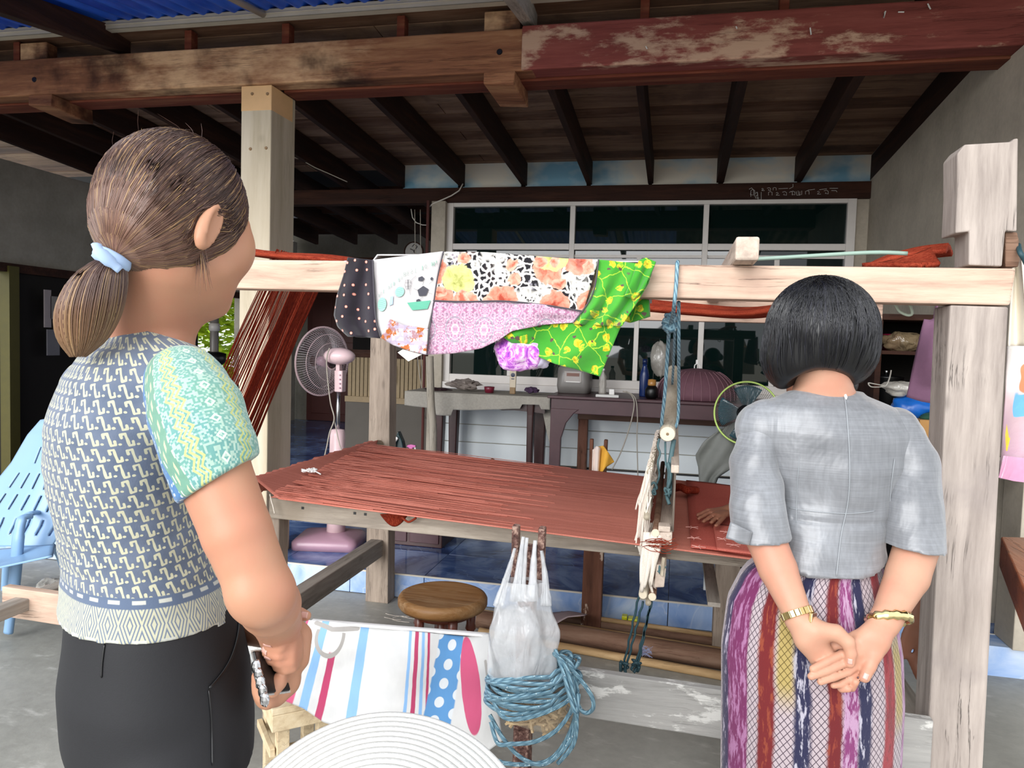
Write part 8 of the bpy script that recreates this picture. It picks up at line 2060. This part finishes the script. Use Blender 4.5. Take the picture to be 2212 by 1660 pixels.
elF = P(1610, 1050, Y=2.95); sd.chain([shF, elF, hC+V((.05, .05, .02))], [.045, .036, .024], .015)
sd.rc(hC+V((.06, .05, .02)), hC+V((-.01, 0, .0)), .024, .024, .012, flat=(UPV, .6))
for k, (px, py) in enumerate(((1506, 1114), (1509, 1121), (1519, 1128), (1536, 1130))):
    t_ = P(px, py, Z=.838); b_ = hC+V((-.01+.006*k, .02-.016*k, .004)); m_ = b_.lerp(t_, .5)+V((0, 0, .008)); sd.chain([b_, m_, t_], [.0095, .0088, .0078], .003, .01)
t_ = P(1560, 1138, Z=.84) ; sd.chain([hC+V((.03, -.01, .0)), hC+V((.01, -.045, .004)), t_+V((-.02, 0, 0))], [.011, .010, .008], .004, .01)
elN = P(2028, 1180, Y=2.42); wN = P(1990, 1300, Y=2.36)
sd.chain([shN, elN, wN], [.045, .038, .026], .015)
sd.rc(wN, P(1985, 1345, Y=2.34), .026, .030, .012, flat=(FWH, .7))
for k, pts in enumerate((((1968, 1345), (1956, 1370), (1947, 1400)), ((1975, 1370), (1962, 1400), (1942, 1425)), ((1990, 1375), (1985, 1400), (1975, 1425)), ((2002, 1370), (2000, 1400), (1992, 1430)))):
    sd.chain([P(a, b_, Y=2.33) for a, b_ in pts], [.0115, .0105, .009], .003, .012)
sd.chain([P(1965, 1420, Y=2.33), P(1980, 1455, Y=2.33), P(1990, 1480, Y=2.33)], [.010, .010, .008], .003, .01)
for s__ in (-1, 1):
    sd.chain([V((.66, 2.72+.085*s__, .50)), V((.42, 2.70+.09*s__, .50)), V((.40, 2.70+.09*s__, .10))], [.085, .058, .038], .02); sd.chain([V((.40, 2.70+.09*s__, .07)), V((.28, 2.70+.09*s__, .035))], [.038, .026], .01)
p, q = sd.mesh(); link_np(p, q, 'body', MT['skinC'], pc_, smooth_it=2)
sd = SD((0.2, 2.2, 0.5), (1.0, 3.2, 1.25), 0.008)
sd.tower((Rc, Fc), [(.55, .63, 2.72, .17, .13), (.75, .62, 2.72, .14, .105), (.95, .60, 2.72, .158, .108), (1.10, .58, 2.72, .162, .095), (1.17, .57, 2.72, .09, .065)], .03)
sd.chain([shF, shF.lerp(elF, .75)], [.055, .05], .02); sd.chain([shN, shN.lerp(elN, .85)], [.055, .05], .02); p, q = sd.mesh()
link_np(p, q, 'top', M_plain('dark charcoal knit', '#191a1e', .8, .2), pc_, smooth_it=2)
def f_gp():
    b = NB('green patterned sarong'); v = b.tc(); d = b.vor(v, 35); return b.out(b.ramp(d, [(.1, '#c98a3a'), (.2, '#2f6d3a'), (.5, '#1f5a2e')]), .8)
sd = SD((0.0, 2.4, 0.10), (0.9, 3.05, 0.8), 0.008)
sd.tower((Rc, Fc), [(.44, .63, 2.72, .175, .14), (.60, .63, 2.72, .165, .13), (.70, .62, 2.72, .15, .115)], .03)
for s__ in (-1, 1): sd.chain([V((.64, 2.72+.085*s__, .50)), V((.42, 2.70+.085*s__, .50)), V((.40, 2.70+.08*s__, .22))], [.098, .075, .07], .05)
p, q = sd.mesh(); link_np(p, q, 'skirt', f_gp(), pc_, smooth_it=2)
sd = SD(tuple(hcC-V((.16, .16, .16))), tuple(hcC+V((.16, .16, .18))), .005); uC = (UPV+Fc*.4).normalized(); fC = (Fc-UPV*.4).normalized()
sd.el(hcC+uC*.03-fC*.012, (fC, Rc, uC), (.108, .09, .108), .01); fN, uN, cN = A_(fC), A_(uC), A_(hcC)
sd.cut(lambda x, y, z: np.maximum(((x-cN[0])*fN[0]+(y-cN[1])*fN[1]+(z-cN[2])*fN[2])-.05-.5*((x-cN[0])*uN[0]+(y-cN[1])*uN[1]+(z-cN[2])*uN[2]), -.05-((x-cN[0])*uN[0]+(y-cN[1])*uN[1]+(z-cN[2])*uN[2])))
sd.el(hcC-fC*.10-uC*.02, (fC, Rc, uC), (.04, .045, .045), .02); p, q = sd.mesh(); link_np(p, q, 'hair', HBc, pc_, smooth_it=2)

# ================================================================== straw hat and its wearer below the frame
hd0 = D3(805, 1874, .80); hN = (UPV*0.80-FWH*0.56+RTH*.03).normalized()
hat = thing('sun_hat', hd0, 'white braided straw sun hat at the bottom edge of the picture', 'hat')
sR_ = 342*.80/F_PX*1.10; u_ = (RTH-hN*RTH.dot(hN)).normalized(); w__ = hN.cross(u_)
if w__.z < 0: w__ = -w__
hb2 = MB()
def hatf(u, v):
    a = u*2*math.pi; r_ = sR_*v
    crown_h = 0.055*math.cos(min(1, r_/sR_)*math.pi/2)
    z = crown_h+.0024*abs(math.sin(r_/.0082*math.pi))
    return hd0+u_*math.cos(a)*r_+w__*math.sin(a)*r_+hN*(z-.03)
hb2.grid(hatf, 120, 150)
def M_straw():
    b = NB('white braided straw'); v = b.tc(); n = b.noise(v, 260, 4, .7); u, w0, _ = b.xyz(b.uv())
    rr_ = ((w0*sR_/.0082).fract()-.5).abs(); br_ = (u*300.0).sin()
    c = b.mix(b.st(rr_+n*.16-.08, .36, .46)*.8, b.ramp(n, [(.3, '#c3c3c0'), (.7, '#d6d6d3')]), '#8d8b82')
    return b.out(c, .8, b.bump(n+br_*.15, .5, .003), 0, .3, .2)
hb2.build('braid', M_straw(), hat, smooth=True, solid=.002)
pd = thing('person', (hd0.x, hd0.y+.02, 0), 'person in a pale shirt crouching beneath the white straw hat, below the picture', 'person')
FD = FWH; hcD = hd0-hN*.10; hcD.z -= .05
sd = SD((hd0.x-.4, hd0.y-.4, 0.0), (hd0.x+.4, hd0.y+.55, hd0.z+.15), .009)
head(sd, hcD, FD, RTH, UPV, .92, hcD-UPV*.17, .05)
z0_ = hcD.z-.20
sd.tower((RTH, FWH), [(z0_-.40, hd0.x, hd0.y-.04, .15, .12), (z0_-.22, hd0.x, hd0.y-.02, .13, .10), (z0_-.05, hd0.x, hd0.y, .17, .10), (z0_+.02, hd0.x, hd0.y, .08, .06)], .04)
for s__ in (-1, 1):
    a = V((hd0.x, hd0.y, z0_-.03))+RTH*.17*s__; sd.chain([a, a-UPV*.20+FWH*.05, a-UPV*.16+FWH*.24-RTH*.10*s__], [.045, .038, .028], .02)
    h = V((hd0.x, hd0.y-.04, max(.12, z0_-.40)))+RTH*.09*s__; sd.chain([h, h+FWH*.28+UPV*.12, V((h.x, h.y, .05))+FWH*.16], [.08, .06, .04], .02); sd.chain([V((h.x, h.y, .04))+FWH*.14, V((h.x, h.y, .03))+FWH*.30], [.036, .026], .01)
p, q = sd.mesh(); link_np(p, q, 'body', MT['skinB'], pd, smooth_it=2)
sd = SD((hd0.x-.4, hd0.y-.4, 0.02), (hd0.x+.4, hd0.y+.55, hd0.z+.05), .010)
sd.tower((RTH, FWH), [(z0_-.42, hd0.x, hd0.y-.04, .165, .135), (z0_-.22, hd0.x, hd0.y-.02, .145, .115), (z0_-.05, hd0.x, hd0.y, .185, .115), (z0_+.01, hd0.x, hd0.y, .10, .08)], .04)
for s__ in (-1, 1): a = V((hd0.x, hd0.y, z0_-.03))+RTH*.17*s__; sd.rc(a, a-UPV*.14+FWH*.03, .056, .052, .02)
p, q = sd.mesh(); link_np(p, q, 'shirt', M_plain('pale shirt cloth', '#d8d6d2', .9), pd, smooth_it=2)
